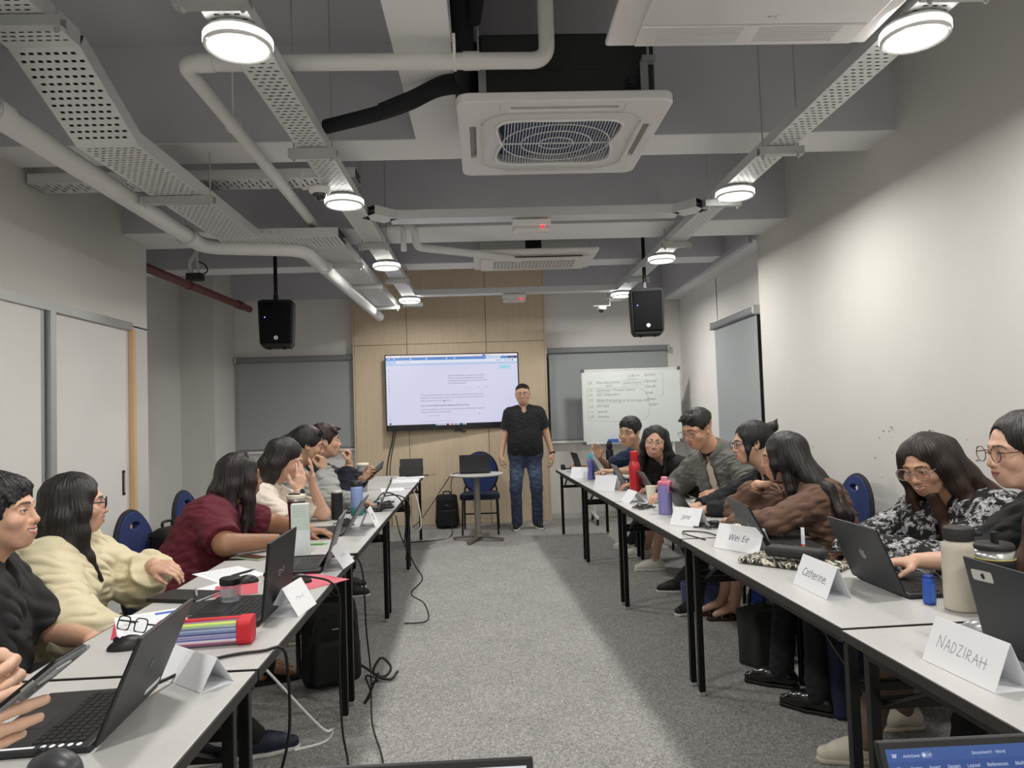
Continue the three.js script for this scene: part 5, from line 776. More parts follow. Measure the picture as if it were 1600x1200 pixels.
// tablet on its folding cover at the far left, tablet held up, headphones, box
{
  const o = addTo('tablet', 'black tablet propped on its folding cover at the timber wall end', 'tablet', [-0.86, TH, -8.2], 0.05);
  mesh('tablet_body', [tf(rbox(0.26, 0.19, 0.008, 0.003), [0, 0.1, -0.03], [-0.32, 0, 0]), tf(rbox(0.27, 0.11, 0.004, 0.002), [0.0, 0.055, 0.03], [-0.25, 0, 0])], M.black, o); mesh('cover_flap', [rbox(0.26, 0.005, 0.17, 0.002, 0.06, 0.003, 0.03, [0, 0.2, 0])], M.darkRubber, o); mesh('stylus', [rod([0.12, 0.012, 0.06], [0.29, 0.012, 0.04], 0.0045, 8)], std(0x8a7664, 0.5), o);
  const h = addTo('headphones', 'black over-ear headphones lying at the far window-side corner', 'headphones', [0.93, TH, -8.25], 0.3);
  mesh('headband', [torus(0.08, 0.009, 0, 0.02, 0, [PI / 2, 0, 0], [1, 1, 1], PI)], M.black, h); for (const s of [-1, 1]) mesh('ear_cup', [cyl(0.038, 0.036, 0.03, s * 0.08, 0.03, 0.01, 20, [0.3, 0, PI / 2])], M.darkRubber, h);
  const b = addTo('wooden_box', 'small tan wooden box beside the headphones', 'box', [1.03, TH, -8.22], 0.2); mesh('tray', [rbox(0.17, 0.05, 0.11, 0.004, 0, 0.025, 0)], std(0xb08654, 0.6), b); mesh('contents', [sph(0.035, -0.02, 0.05, 0, [1, 0.7, 1])], M.black, b);
}
// ---- chargers and cables
function cord(label, lists, r = 0.0032, mat = M.cable) { const o = addTo('cable', label, 'cable', [0, 0, 0]); for (const l of lists) mesh('cord', [tube(l, r, l.length * 9, 7)], mat, o); return o; }
const tangle = (x, z, n, rad, seed, y = TH + 0.004) => { const r = rng(seed), p = []; for (let i = 0; i < n; i++) { const a = i * 1.9 + r(); p.push([x + Math.cos(a) * rad * (0.5 + 0.7 * r()), y + (i % 2) * 0.008 + 0.006 * r(), z + Math.sin(a) * rad * (0.8 + 1.2 * r())]); } return p; };
{
  let c = cord('black charger cable with a plug, tangled behind the Jane card', [tangle(1.2, -3.95, 12, 0.07, 5), tangle(1.17, -4.05, 9, 0.06, 6), [[1.06, TH + 0.004, -3.55], [1.0, TH + 0.012, -3.68], [1.03, TH + 0.004, -3.82], [1.12, TH + 0.006, -3.75], [1.16, TH + 0.004, -3.6]]], 0.0035);
  mesh('plug', [rbox(0.05, 0.03, 0.07, 0.006, 1.24, TH + 0.016, -3.95)], M.black, c);
  c = addTo('charger', 'white square charger behind the Wei Ee card', 'charger', [1.245, TH, -3.63], 0.3); mesh('block', [rbox(0.055, 0.06, 0.055, 0.008, 0, 0.03, 0)], M.white, c); mesh('plug_pins', [box(0.006, 0.018, 0.002, -0.01, 0.066, 0), box(0.006, 0.018, 0.002, 0.01, 0.066, 0)], M.steel, c);
  cord('tangled black cable beside the purple bottle', [tangle(1.05, -4.83, 10, 0.07, 8), tangle(1.0, -4.78, 7, 0.05, 9)], 0.0034);
  cord('black cables beyond the tall red bottle', [tangle(1.15, -6.3, 9, 0.08, 10), tangle(1.3, -5.9, 8, 0.07, 11)], 0.0034);
  c = cord('bundle of black cables and adapters at the aisle edge of the left tables', [tangle(-0.78, -5.55, 12, 0.07, 12), tangle(-0.75, -5.35, 10, 0.07, 13), [[-0.85, TH + 0.01, -5.35], [-0.8, TH + 0.09, -5.5], [-0.72, TH + 0.075, -5.55], [-0.66, TH + 0.0, -5.6], [-0.64, 0.62, -5.6], [-0.655, 0.45, -5.6]], [[-0.9, TH + 0.01, -5.45], [-0.8, TH + 0.05, -5.7], [-0.69, TH + 0.03, -5.8], [-0.63, 0.7, -5.8], [-0.64, 0.5, -5.75], [-0.66, 0.3, -5.7]]], 0.005);
  mesh('adapter', [rbox(0.1, 0.03, 0.05, 0.006, -0.8, TH + 0.016, -5.15)], M.black, c); mesh('adapter', [rbox(0.05, 0.035, 0.05, 0.006, -0.84, TH + 0.018, -5.75)], M.white, c); mesh('adapter', [rbox(0.05, 0.035, 0.05, 0.006, -0.76, TH + 0.018, -5.72)], M.white, c);
  cord('black looped cable before the pale blue bottle', [tangle(-0.9, -4.5, 10, 0.06, 14)], 0.0034);
  c = addTo('webcam', 'round black puck with a coiled cable beside the bold-lettered card', 'webcam', [-0.86, TH, -4.42]); mesh('puck', [tf(cyl(0.028, 0.028, 0.03, 0, 0, 0, 24), [0, 0.03, 0], [0.9, 0.3, 0])], M.darkRubber, c); mesh('stand', [rbox(0.03, 0.006, 0.03, 0.002, 0, 0.003, 0)], M.black, c);
  cord('black laptop cable running past the blank nearest card and down to the floor', [[[-0.83, TH + 0.02, -1.83], [-0.78, TH + 0.008, -2.02], [-0.72, TH + 0.006, -2.08], [-0.65, TH + 0.006, -2.1], [-0.61, TH + 0.004, -2.13], [-0.596, 0.70, -2.14], [-0.6, 0.5, -2.16], [-0.64, 0.3, -2.15], [-0.6, 0.1, -2.1], [-0.55, 0.006, -2.0], [-0.56, 0.005, -1.6]]], 0.0045);
  cord('black cable from the ringed-emblem laptop hanging to the floor', [[[-0.8, TH + 0.02, -2.72], [-0.76, TH + 0.05, -2.85], [-0.69, TH + 0.035, -2.9], [-0.63, TH + 0.006, -2.92], [-0.605, 0.68, -2.93], [-0.61, 0.45, -2.92], [-0.6, 0.2, -2.9], [-0.57, 0.06, -2.85], [-0.55, 0.006, -2.6], [-0.53, 0.005, -2.3], [-0.5, 0.005, -1.9]]], 0.0045);
  c = cord('knotted black cable hanging between the paired table legs', [[[-0.78, TH + 0.01, -3.36], [-0.7, TH + 0.02, -3.45], [-0.64, TH + 0.004, -3.48], [-0.61, 0.66, -3.5], [-0.6, 0.4, -3.5], [-0.58, 0.2, -3.48], [-0.55, 0.05, -3.3], [-0.46, 0.006, -3.0], [-0.4, 0.005, -2.5], [-0.36, 0.005, -2.0]]], 0.0042);
  mesh('cable_tie', [tube([[-0.58, 0.16, -3.46], [-0.54, 0.19, -3.44], [-0.6, 0.2, -3.46], [-0.58, 0.12, -3.46], [-0.61, 0.08, -3.44], [-0.57, 0.15, -3.44], [-0.54, 0.22, -3.44]], 0.0045, 50)], M.cable, c);
  cord('black cable looping down beside the far table legs on the left', [[[-0.64, 0.74, -5.0], [-0.6, 0.6, -4.95], [-0.52, 0.4, -5.0], [-0.47, 0.3, -5.0], [-0.55, 0.2, -5.02], [-0.46, 0.14, -4.98], [-0.44, 0.03, -4.96], [-0.6, 0.006, -5.0]]], 0.0045);
  cord('long black cable from the round table to the left tables', [[[-0.27, 0.758, -8.18], [-0.4, 0.75, -8.2], [-0.52, 0.6, -8.2], [-0.66, 0.4, -7.9], [-0.74, 0.33, -7.3], [-0.78, 0.36, -6.9]], [[-0.4, 0.74, -8.3], [-0.435, 0.6, -8.5], [-0.44, 0.42, -8.7], [-0.45, 0.1, -8.8], [-0.46, 0.006, -8.5], [-0.6, 0.005, -8.3], [-0.95, 0.005, -8.2]]], 0.005);
  cord('white cable drooping from the far left table edge', [[[-0.72, 0.74, -6.9], [-0.67, 0.6, -6.9], [-0.645, 0.4, -6.9], [-0.68, 0.33, -6.92], [-0.74, 0.34, -6.95], [-0.76, 0.5, -7.0]]], 0.006, M.cableWhite);
  cord('white cable curling on the carpet under the window-side tables', [[[1.35, 0.006, -2.6], [1.42, 0.006, -2.5], [1.45, 0.006, -2.35], [1.55, 0.006, -2.3], [1.62, 0.006, -2.45], [1.8, 0.006, -2.5]]], 0.005, M.cableWhite);
  cord('white cable loop under the left table beside the sandalled foot', [[[-0.66, 0.72, -2.1], [-0.6, 0.35, -2.55], [-0.57, 0.32, -2.6], [-0.6, 0.28, -2.6], [-0.68, 0.3, -2.5]]], 0.004, M.cableWhite);
}
// ---- bags
function softBox(w, h, d, r, amp, seed, taper = 0) { const g = new RoundedBoxGeometry(w, h, d, 7, r), p = g.attributes.position; for (let i = 0; i < p.count; i++) { let x = p.getX(i), y = p.getY(i), z = p.getZ(i); const k = 1 - taper * (y / h + 0.5), b = 1 + 0.12 * Math.cos(x / w * PI) * Math.cos(y / h * PI); x *= k; z *= k * b; const n = amp * noise3(x * 9 + seed, y * 9, z * 9); p.setXYZ(i, x + n, y + n * 0.7, z + n); } g.computeVertexNormals(); return g; }
function backpack(label, p, turn, s = 1, tilt = 0) {
  const o = thing('backpack', label, 'backpack', p, turn);
  const T = (g) => tf(g.scale(s, s, s), [0, 0, 0], [tilt, 0, 0]);
  mesh('main_body', [T(softBox(0.32, 0.44, 0.17, 0.07, 0.008, 3, 0.12).translate(0, 0.225, 0))], M.bagFab, o); mesh('front_pocket', [T(softBox(0.26, 0.22, 0.07, 0.03, 0.006, 5, 0.05).translate(0, 0.14, 0.095))], M.bagFab, o);
  mesh('zip', [T(tube([[-0.12, 0.29, 0.085], [-0.09, 0.37, 0.075], [0, 0.395, 0.07], [0.09, 0.37, 0.075], [0.12, 0.29, 0.085]], 0.004, 30))], M.black, o); mesh('zip', [T(tube([[-0.11, 0.22, 0.125], [0, 0.235, 0.13], [0.11, 0.22, 0.125]], 0.003, 20))], M.black, o);
  mesh('grab_handle', [T(tube([[-0.045, 0.44, -0.03], [-0.04, 0.475, -0.03], [0.04, 0.475, -0.03], [0.045, 0.44, -0.03]], 0.009, 20))], M.black, o);
  for (const k of [-1, 1]) mesh('shoulder_strap', [T(tube([[k * 0.08, 0.41, -0.08], [k * 0.13, 0.32, -0.13], [k * 0.14, 0.18, -0.12], [k * 0.15, 0.06, -0.07]], 0.014, 24))], M.black, o);
  mesh('emblem', [T(box(0.035, 0.004, 0.002, 0, 0.31, 0.098))], M.galv, o);
  return o;
}
backpack('black backpack standing on the carpet beside the round table', [-0.53, 0, -9.22], 0.05, 0.95);
backpack('black backpack hung on a blue chair behind the woman in maroon', [-1.79, 0.46, -4.16], 1.3, 0.85, 0);
backpack('large black backpack standing under the left tables by the paired legs', [-0.87, 0, -3.95], 0.5, 1.0);
mesh('trailing_strap', [tube([[0.15, 0.08, 0.05], [0.24, 0.02, 0.12], [0.3, 0.05, 0.1], [0.26, 0.1, 0.06], [0.2, 0.04, 0.1], [0.27, 0.012, 0.16], [0.33, 0.03, 0.12]], 0.007, 50)], M.black, scene.getObjectByName('backpack_002'));
function tote(label, p, turn, w, h, d, mat, text, cap) {
  const o = thing('tote_bag', label, 'bag', p, turn);
  mesh('body', [softBox(w, h, d, 0.02, 0.012, w * 40, -0.06).translate(0, h / 2 + 0.004, 0)], mat, o);
  for (const z of [-1, 1]) mesh('carry_handle', [tube([[-w * 0.2, h * 0.96, z * d * 0.4], [-w * 0.16, h + 0.1, z * d * 0.3], [w * 0.16, h + 0.1, z * d * 0.3], [w * 0.2, h * 0.96, z * d * 0.4]], 0.009, 24)], mat, o);
  if (text) { const t = canvasTex(256, 128, (c, W, H) => { c.fillStyle = cap; c.fillRect(0, 0, W, H); c.fillStyle = '#c9cede'; c.font = 'bold 70px sans-serif'; c.textAlign = 'center'; c.fillText(text, W / 2, 88); }); mesh('lettering', [new THREE.PlaneGeometry(w * 0.5, w * 0.25).translate(0, h * 0.55, d * 0.56 + 0.008)], std(0xffffff, 0.8, { map: t }), o); }
  return o;
}
tote('charcoal fabric tote bag under the window-side tables', [1.5, 0, -3.98], 0.5, 0.3, 0.3, 0.14, std(0x2a2c2c, 0.9));
tote('navy tote bag lettered ER beside the polished black shoes', [1.66, 0, -3.22], -0.25, 0.3, 0.34, 0.13, std(0x1b2340, 0.85), 'ER', '#1b2340');
tote('small bright blue drawstring bag behind the chair under the window-side tables', [1.72, 0.14, -4.6], -0.5, 0.14, 0.2, 0.06, std(0x2444a4, 0.7), 'VOCO', '#2444a4');
tote('soft blue-grey bag by the white slipper', [1.45, 0, -5.0], -0.3, 0.26, 0.2, 0.12, std(0x4a5078, 0.85));

// ================================================================ PEOPLE: distance fields meshed as continuous surfaces
class Field {
  constructor() { this.p = []; this.lo = [1e9, 1e9, 1e9]; this.hi = [-1e9, -1e9, -1e9]; this.disp = null; this.amp = 0; }
  grow(p, r) { for (let i = 0; i < 3; i++) { this.lo[i] = Math.min(this.lo[i], p[i] - r); this.hi[i] = Math.max(this.hi[i], p[i] + r); } }
  cap(a, b, ra, rb = ra, k = 0.02, op = 0, cut) { const d = [b[0] - a[0], b[1] - a[1], b[2] - a[2]], L = d[0] * d[0] + d[1] * d[1] + d[2] * d[2] || 1e-9; this.p.push({ t: 0, a, d, L, ra, rb, k, op, cut }); if (op === 0) { this.grow(a, ra + 0.02); this.grow(b, rb + 0.02); } return this; }
  ell(c, r, k = 0.02, q, op = 0) { let m = null; if (q) { const e = new THREE.Matrix4().makeRotationFromQuaternion(q).elements; m = [e[0], e[1], e[2], e[4], e[5], e[6], e[8], e[9], e[10]]; } this.p.push({ t: 1, c, r, k, op, m }); if (op === 0) this.grow(c, Math.max(...r) + 0.02); return this; }
  plane(n, o, k = 0.005, op = 2) { this.p.push({ t: 2, n, o, k, op }); return this; } // keeps the side where (p - o) . n < 0
  at(x, y, z) {
    let d = 1e3;
    for (const e of this.p) {
      let v;
      if (e.t === 0) {
        const px = x - e.a[0], py = y - e.a[1], pz = z - e.a[2]; let h = (px * e.d[0] + py * e.d[1] + pz * e.d[2]) / e.L; h = h < 0 ? 0 : h > 1 ? 1 : h;
        const qx = px - e.d[0] * h, qy = py - e.d[1] * h, qz = pz - e.d[2] * h; v = Math.sqrt(qx * qx + qy * qy + qz * qz) - (e.ra + (e.rb - e.ra) * h);
        if (e.cut) { const c = (x - e.cut.o[0]) * e.cut.n[0] + (y - e.cut.o[1]) * e.cut.n[1] + (z - e.cut.o[2]) * e.cut.n[2]; if (c > v) v = c; }
      } else if (e.t === 1) {
        let px = x - e.c[0], py = y - e.c[1], pz = z - e.c[2]; const m = e.m;
        if (m) { const ax = px * m[0] + py * m[1] + pz * m[2], ay = px * m[3] + py * m[4] + pz * m[5], az = px * m[6] + py * m[7] + pz * m[8]; px = ax; py = ay; pz = az; }
        const ux = px / e.r[0], uy = py / e.r[1], uz = pz / e.r[2], k0 = Math.sqrt(ux * ux + uy * uy + uz * uz), wx = ux / e.r[0], wy = uy / e.r[1], wz = uz / e.r[2], k1 = Math.sqrt(wx * wx + wy * wy + wz * wz);
        v = k1 < 1e-9 ? -Math.min(...e.r) : k0 * (k0 - 1) / k1;
      } else v = (x - e.o[0]) * e.n[0] + (y - e.o[1]) * e.n[1] + (z - e.o[2]) * e.n[2];
      const k = e.k;
      if (e.op === 0) { const h = Math.max(k - Math.abs(d - v), 0); d = Math.min(d, v) - h * h / (4 * k); }
      else { if (e.op === 1) v = -v; const h = Math.max(k - Math.abs(d - v), 0); d = Math.max(d, v) + h * h / (4 * k); }
    }
    return this.disp && d < 0.05 ? d + this.disp(x, y, z) : d;
  }
}
function surface(f, cell, color) {
  const lo = f.lo.map((v) => v - 2 * cell), n = [0, 1, 2].map((i) => Math.ceil((f.hi[i] - lo[i]) / cell) + 3), [nx, ny, nz] = n, sx = 1, sy = nx, sz = nx * ny;
  const val = new Float32Array(nx * ny * nz).fill(1), B = 6, reach = B * cell * 0.87 * 1.35 + f.amp + 0.002;
  for (let bz = 0; bz < nz; bz += B) for (let by = 0; by < ny; by += B) for (let bx = 0; bx < nx; bx += B) {
    const c = f.at(lo[0] + (bx + B / 2) * cell, lo[1] + (by + B / 2) * cell, lo[2] + (bz + B / 2) * cell), skip = Math.abs(c) > reach;
    for (let z = bz; z < Math.min(bz + B, nz); z++) for (let y = by; y < Math.min(by + B, ny); y++) for (let x = bx; x < Math.min(bx + B, nx); x++) val[x + y * sy + z * sz] = skip ? c : f.at(lo[0] + x * cell, lo[1] + y * cell, lo[2] + z * cell);
  }
  const id = new Int32Array(nx * ny * nz).fill(-1), pos = [], idx = [];
  const off = [0, sx, sy, sx + sy, sz, sz + sx, sz + sy, sz + sx + sy], E = [[0, 1], [2, 3], [4, 5], [6, 7], [0, 2], [1, 3], [4, 6], [5, 7], [0, 4], [1, 5], [2, 6], [3, 7]];
  for (let z = 0; z < nz - 1; z++) for (let y = 0; y < ny - 1; y++) for (let x = 0; x < nx - 1; x++) {
    const o = x + y * sy + z * sz; let m = 0; for (let i = 0; i < 8; i++) if (val[o + off[i]] < 0) m |= 1 << i;
    if (m === 0 || m === 255) continue;
    let px = 0, py = 0, pz = 0, c = 0;
    for (const [a, b] of E) { if (((m >> a) & 1) === ((m >> b) & 1)) continue; const va = val[o + off[a]], vb = val[o + off[b]], t = va / (va - vb); px += (a & 1) + t * ((b & 1) - (a & 1)); py += ((a >> 1) & 1) + t * (((b >> 1) & 1) - ((a >> 1) & 1)); pz += (a >> 2) + t * ((b >> 2) - (a >> 2)); c++; }
    id[o] = pos.length / 3; pos.push(lo[0] + (x + px / c) * cell, lo[1] + (y + py / c) * cell, lo[2] + (z + pz / c) * cell);
  }
  for (let z = 1; z < nz - 1; z++) for (let y = 1; y < ny - 1; y++) for (let x = 1; x < nx - 1; x++) {
    const o = x + y * sy + z * sz, s = val[o] < 0;
    const q = (o2, a, b) => { if (s === (val[o2] < 0)) return; const v = [id[o], id[o - a], id[o - a - b], id[o - b]]; if (v.some((i) => i < 0)) return; s ? idx.push(v[0], v[1], v[2], v[0], v[2], v[3]) : idx.push(v[0], v[2], v[1], v[0], v[3], v[2]); };
    q(o + sx, sy, sz); q(o + sy, sz, sx); q(o + sz, sx, sy);
  }
  const g = new THREE.BufferGeometry(), N = pos.length / 3, nor = new Float32Array(N * 3), e = cell * 0.6;
  for (let i = 0; i < N; i++) { const x = pos[i * 3], y = pos[i * 3 + 1], z = pos[i * 3 + 2]; let a = f.at(x + e, y, z) - f.at(x - e, y, z), b = f.at(x, y + e, z) - f.at(x, y - e, z), c = f.at(x, y, z + e) - f.at(x, y, z - e); const l = Math.hypot(a, b, c) || 1; nor[i * 3] = a / l; nor[i * 3 + 1] = b / l; nor[i * 3 + 2] = c / l; }
  g.setAttribute('position', new THREE.Float32BufferAttribute(pos, 3)); g.setAttribute('normal', new THREE.BufferAttribute(nor, 3)); g.setIndex(idx);
  if (color) { const col = new Float32Array(N * 3); for (let i = 0; i < N; i++) { const c = color(pos[i * 3], pos[i * 3 + 1], pos[i * 3 + 2]); col[i * 3] = c[0]; col[i * 3 + 1] = c[1]; col[i * 3 + 2] = c[2]; } g.setAttribute('color', new THREE.BufferAttribute(col, 3)); }
  return g;
}
const add = (a, b, s = 1) => [a[0] + b[0] * s, a[1] + b[1] * s, a[2] + b[2] * s], sub3 = (a, b) => [a[0] - b[0], a[1] - b[1], a[2] - b[2]], mul = (a, s) => [a[0] * s, a[1] * s, a[2] * s];
const mix = (a, b, t) => [lerp(a[0], b[0], t), lerp(a[1], b[1], t), lerp(a[2], b[2], t)], len = (a) => Math.hypot(...a), nrm = (a) => mul(a, 1 / (len(a) || 1)), cross = (a, b) => [a[1] * b[2] - a[2] * b[1], a[2] * b[0] - a[0] * b[2], a[0] * b[1] - a[1] * b[0]], dot = (a, b) => a[0] * b[0] + a[1] * b[1] + a[2] * b[2];
const srgb = (hex) => new THREE.Color(hex).toArray();
const skinTone = (hex) => { const c = srgb(hex), l = 0.3 * c[0] + 0.5 * c[1] + 0.2 * c[2]; return c.map((v) => lerp(v, l, 0.16) * 1.06); };
const skinMat = new THREE.MeshPhysicalMaterial({ color: 0xffffff, roughness: 0.5, vertexColors: true, sheen: 0.15, sheenRoughness: 0.5, sheenColor: new THREE.Color(0xffd8c8) });
const hairMat = new THREE.MeshStandardMaterial({ color: 0xffffff, roughness: 0.55, vertexColors: true });
const eyeWhite = phys(0xe8e2dc, 0.2, { clearcoat: 0.5 }), irisMat = phys(0x1a0f0a, 0.15, { clearcoat: 1 });
function handField(f, W, elbow, d, n, sgn, s = 1, curl = [0.3, 0.3, 0.35, 0.4], thumbCurl = 0.3, spread = 0) {
  d = nrm(d); n = nrm(sub3(n, mul(d, dot(n, d)))); const t = mul(cross(d, n), sgn > 0 ? -1 : 1), P = (a, b, c) => add(add(add(W, d, a * s), t, b * s), n, c * s);
  f.cap(mix(elbow, W, 0.72), W, 0.0275 * s, 0.0245 * s, 0.02);
  const kn = [[0.088, 0.031], [0.092, 0.010], [0.087, -0.011], [0.078, -0.029]], seg = [[0.041, 0.025, 0.021], [0.045, 0.028, 0.022], [0.041, 0.026, 0.021], [0.032, 0.02, 0.019]], rr = [0.0088, 0.009, 0.0086, 0.0078];
  for (let i = 0; i < 4; i++) f.cap(P(0.008, kn[i][1] * 0.55, 0), P(kn[i][0] - 0.006, kn[i][1], -0.001), 0.0145 * s, 0.0115 * s, 0.013);
  f.cap(P(0.015, 0.02, 0.006), P(0.05, 0.03, 0.008), 0.015 * s, 0.012 * s, 0.014); f.cap(P(0.02, -0.02, 0.006), P(0.06, -0.026, 0.006), 0.0125 * s, 0.011 * s, 0.014);
  for (let i = 0; i < 4; i++) {
    let p = P(kn[i][0], kn[i][1], 0), a = 0; const c = curl[i], bend = [c * 1.2, c * 1.6, c * 1.0], sp = spread * (1.2 - i * 0.9) ;
    for (let j = 0; j < 3; j++) { a += bend[j]; const dir = nrm(add(add(mul(d, Math.cos(a)), n, Math.sin(a)), t, sp)), q = add(p, dir, seg[i][j] * s); f.cap(p, q, (rr[i] - j * 0.0006) * s, (rr[i] - 0.0006 - j * 0.0007) * s, j === 0 ? 0.008 : 0.004); p = q; }
  }
  const d1 = nrm(add(add(mul(d, 0.62), t, 0.75 - 0.35 * thumbCurl), n, 0.3 + 0.35 * thumbCurl)), d2 = nrm(add(add(mul(d, 0.85), t, 0.35 - 0.6 * thumbCurl), n, 0.2 + 0.5 * thumbCurl));
  const a0 = P(0.014, 0.022, 0.004), a1 = add(a0, d1, 0.042 * s), a2 = add(a1, d2, 0.031 * s), a3 = add(a2, nrm(add(d2, n, 0.25 * thumbCurl)), 0.025 * s);
  f.cap(a0, a1, 0.0155 * s, 0.0118 * s, 0.014).cap(a1, a2, 0.0115 * s, 0.0102 * s, 0.006).cap(a2, a3, 0.0102 * s, 0.008 * s, 0.005);
  f.tips = { thumb: a3 };
  return f;
}
// -------- head, in its own frame: origin between the eyes' height and the ears, +z is the face
function headFrame(h) {
  const q = new THREE.Quaternion().setFromEuler(new THREE.Euler(h.pitch || 0, h.yaw || 0, h.roll || 0, 'YXZ')), qi = q.clone().invert(), s = h.s || 1, v = new THREE.Vector3();
  return { q, s, P: (x, y, z) => { v.set(x * s, y * s, z * s).applyQuaternion(q); return [h.c[0] + v.x, h.c[1] + v.y, h.c[2] + v.z]; }, I: (x, y, z) => { v.set(x - h.c[0], y - h.c[1], z - h.c[2]).applyQuaternion(qi); return [v.x / s, v.y / s, v.z / s]; }, D: (x, y, z) => { v.set(x, y, z).applyQuaternion(q); return [v.x, v.y, v.z]; } };
}
function headField(h, F, neckBase, neckR) {
  const f = new Field(), { P, s, q } = F, r = (...a) => a.map((x) => x * s), k = s, w = h.wide || 1, fat = h.fat || 0, smile = h.smile || 0, fem = h.fem ? 1 : 0;
  f.ell(P(0, 0.034, -0.018), r(0.073 * w, 0.084, 0.092), 0.02, q).ell(P(0, 0.0, 0.024), r(0.064 * w, 0.088, 0.062), 0.035 * k, q);
  f.ell(P(0, -0.058, 0.03), r((0.052 + fat * 0.012 - fem * 0.004) * w, 0.052, 0.052), 0.028 * k, q).ell(P(0, -0.096, 0.062), r(0.02 - fem * 0.004, 0.015, 0.016), 0.026 * k, q);
  for (const x of [-1, 1]) {
    f.cap(P(x * 0.054 * w, -0.03, 0.0), P(x * 0.026, -0.092, 0.052), 0.014 * s, 0.013 * s, 0.026 * k);
    f.ell(P(x * (0.039 + fat * 0.004) * w, -0.03 + smile * 0.004, 0.056 + smile * 0.004), r(0.024 + fat * 0.006, 0.022, 0.022), 0.022 * k, q);
    f.cap(P(x * 0.012, 0.026, 0.084), P(x * 0.047, 0.022, 0.066), 0.0095 * s, 0.008 * s, 0.016 * k);
    f.ell(P(x * 0.0315, 0.003, 0.096), r(0.017, 0.012, 0.014), 0.016 * k, q, 1);
    f.ell(P(x * 0.0315, 0.003, 0.0735), r(0.0165, 0.0135, 0.0135), 0.006 * k, q);
    const open = h.eye ?? 1; f.ell(P(x * 0.0315, 0.003, 0.09), r(0.0135, 0.0052 * open, 0.02), 0.002 * k, q, 1);
  }
  f.cap(P(0, 0.012, 0.084), P(0, -0.027, 0.099), 0.0085 * s, 0.011 * s, 0.013 * k).ell(P(0, -0.031, 0.1), r(0.0115, 0.0105, 0.011), 0.008 * k, q);
  for (const x of [-1, 1]) { f.ell(P(x * 0.0125, -0.034, 0.09), r(0.0085, 0.008, 0.0095), 0.008 * k, q); f.ell(P(x * 0.0065, -0.0415, 0.099), r(0.0038, 0.004, 0.005), 0.003 * k, q, 1); }
  const mw = 0.021 + smile * 0.008, my = -0.062;
  f.ell(P(0, my, 0.074), r(0.034, 0.026, 0.02), 0.02 * k, q);
  for (const x of [-1, 1]) { f.cap(P(0, my + 0.0055, 0.0925), P(x * mw, my + 0.001 + smile * 0.006, 0.08), 0.0052 * s, 0.0036 * s, 0.008 * k); f.cap(P(0, my - 0.0075 - (h.mouth || 0) * 0.006, 0.0905), P(x * mw * 0.9, my - 0.001 + smile * 0.005, 0.08), 0.0066 * s, 0.0038 * s, 0.008 * k); }
  const mo = h.mouth || 0; for (const x of [-1, 1]) f.cap(P(0, my - 0.0005 - mo * 0.003, 0.098), P(x * mw * 0.92, my + 0.001 + smile * 0.0055, 0.088), (0.0012 + mo * 0.006) * s, (0.0012 + mo * 0.002) * s, 0.002 * k, 1);
  for (const x of [-1, 1]) { const eq = q.clone().multiply(new THREE.Quaternion().setFromEuler(new THREE.Euler(-0.2, x * 0.45, x * -0.12))); f.ell(P(x * 0.0765 * w, -0.006, -0.012), r(0.0085, 0.031, 0.019), 0.008 * k, eq); f.ell(P(x * 0.085 * w, -0.002, -0.005), r(0.006, 0.02, 0.0095), 0.004 * k, eq, 1); }
  f.cap(P(0, -0.05, -0.028), neckBase, neckR * 0.97, neckR * 1.08, 0.03 * k).cap(P(0, -0.085, 0.0), mix(P(0, -0.08, -0.01), neckBase, 0.8), neckR * 0.75, neckR * 0.8, 0.03 * k);
  return f;
}
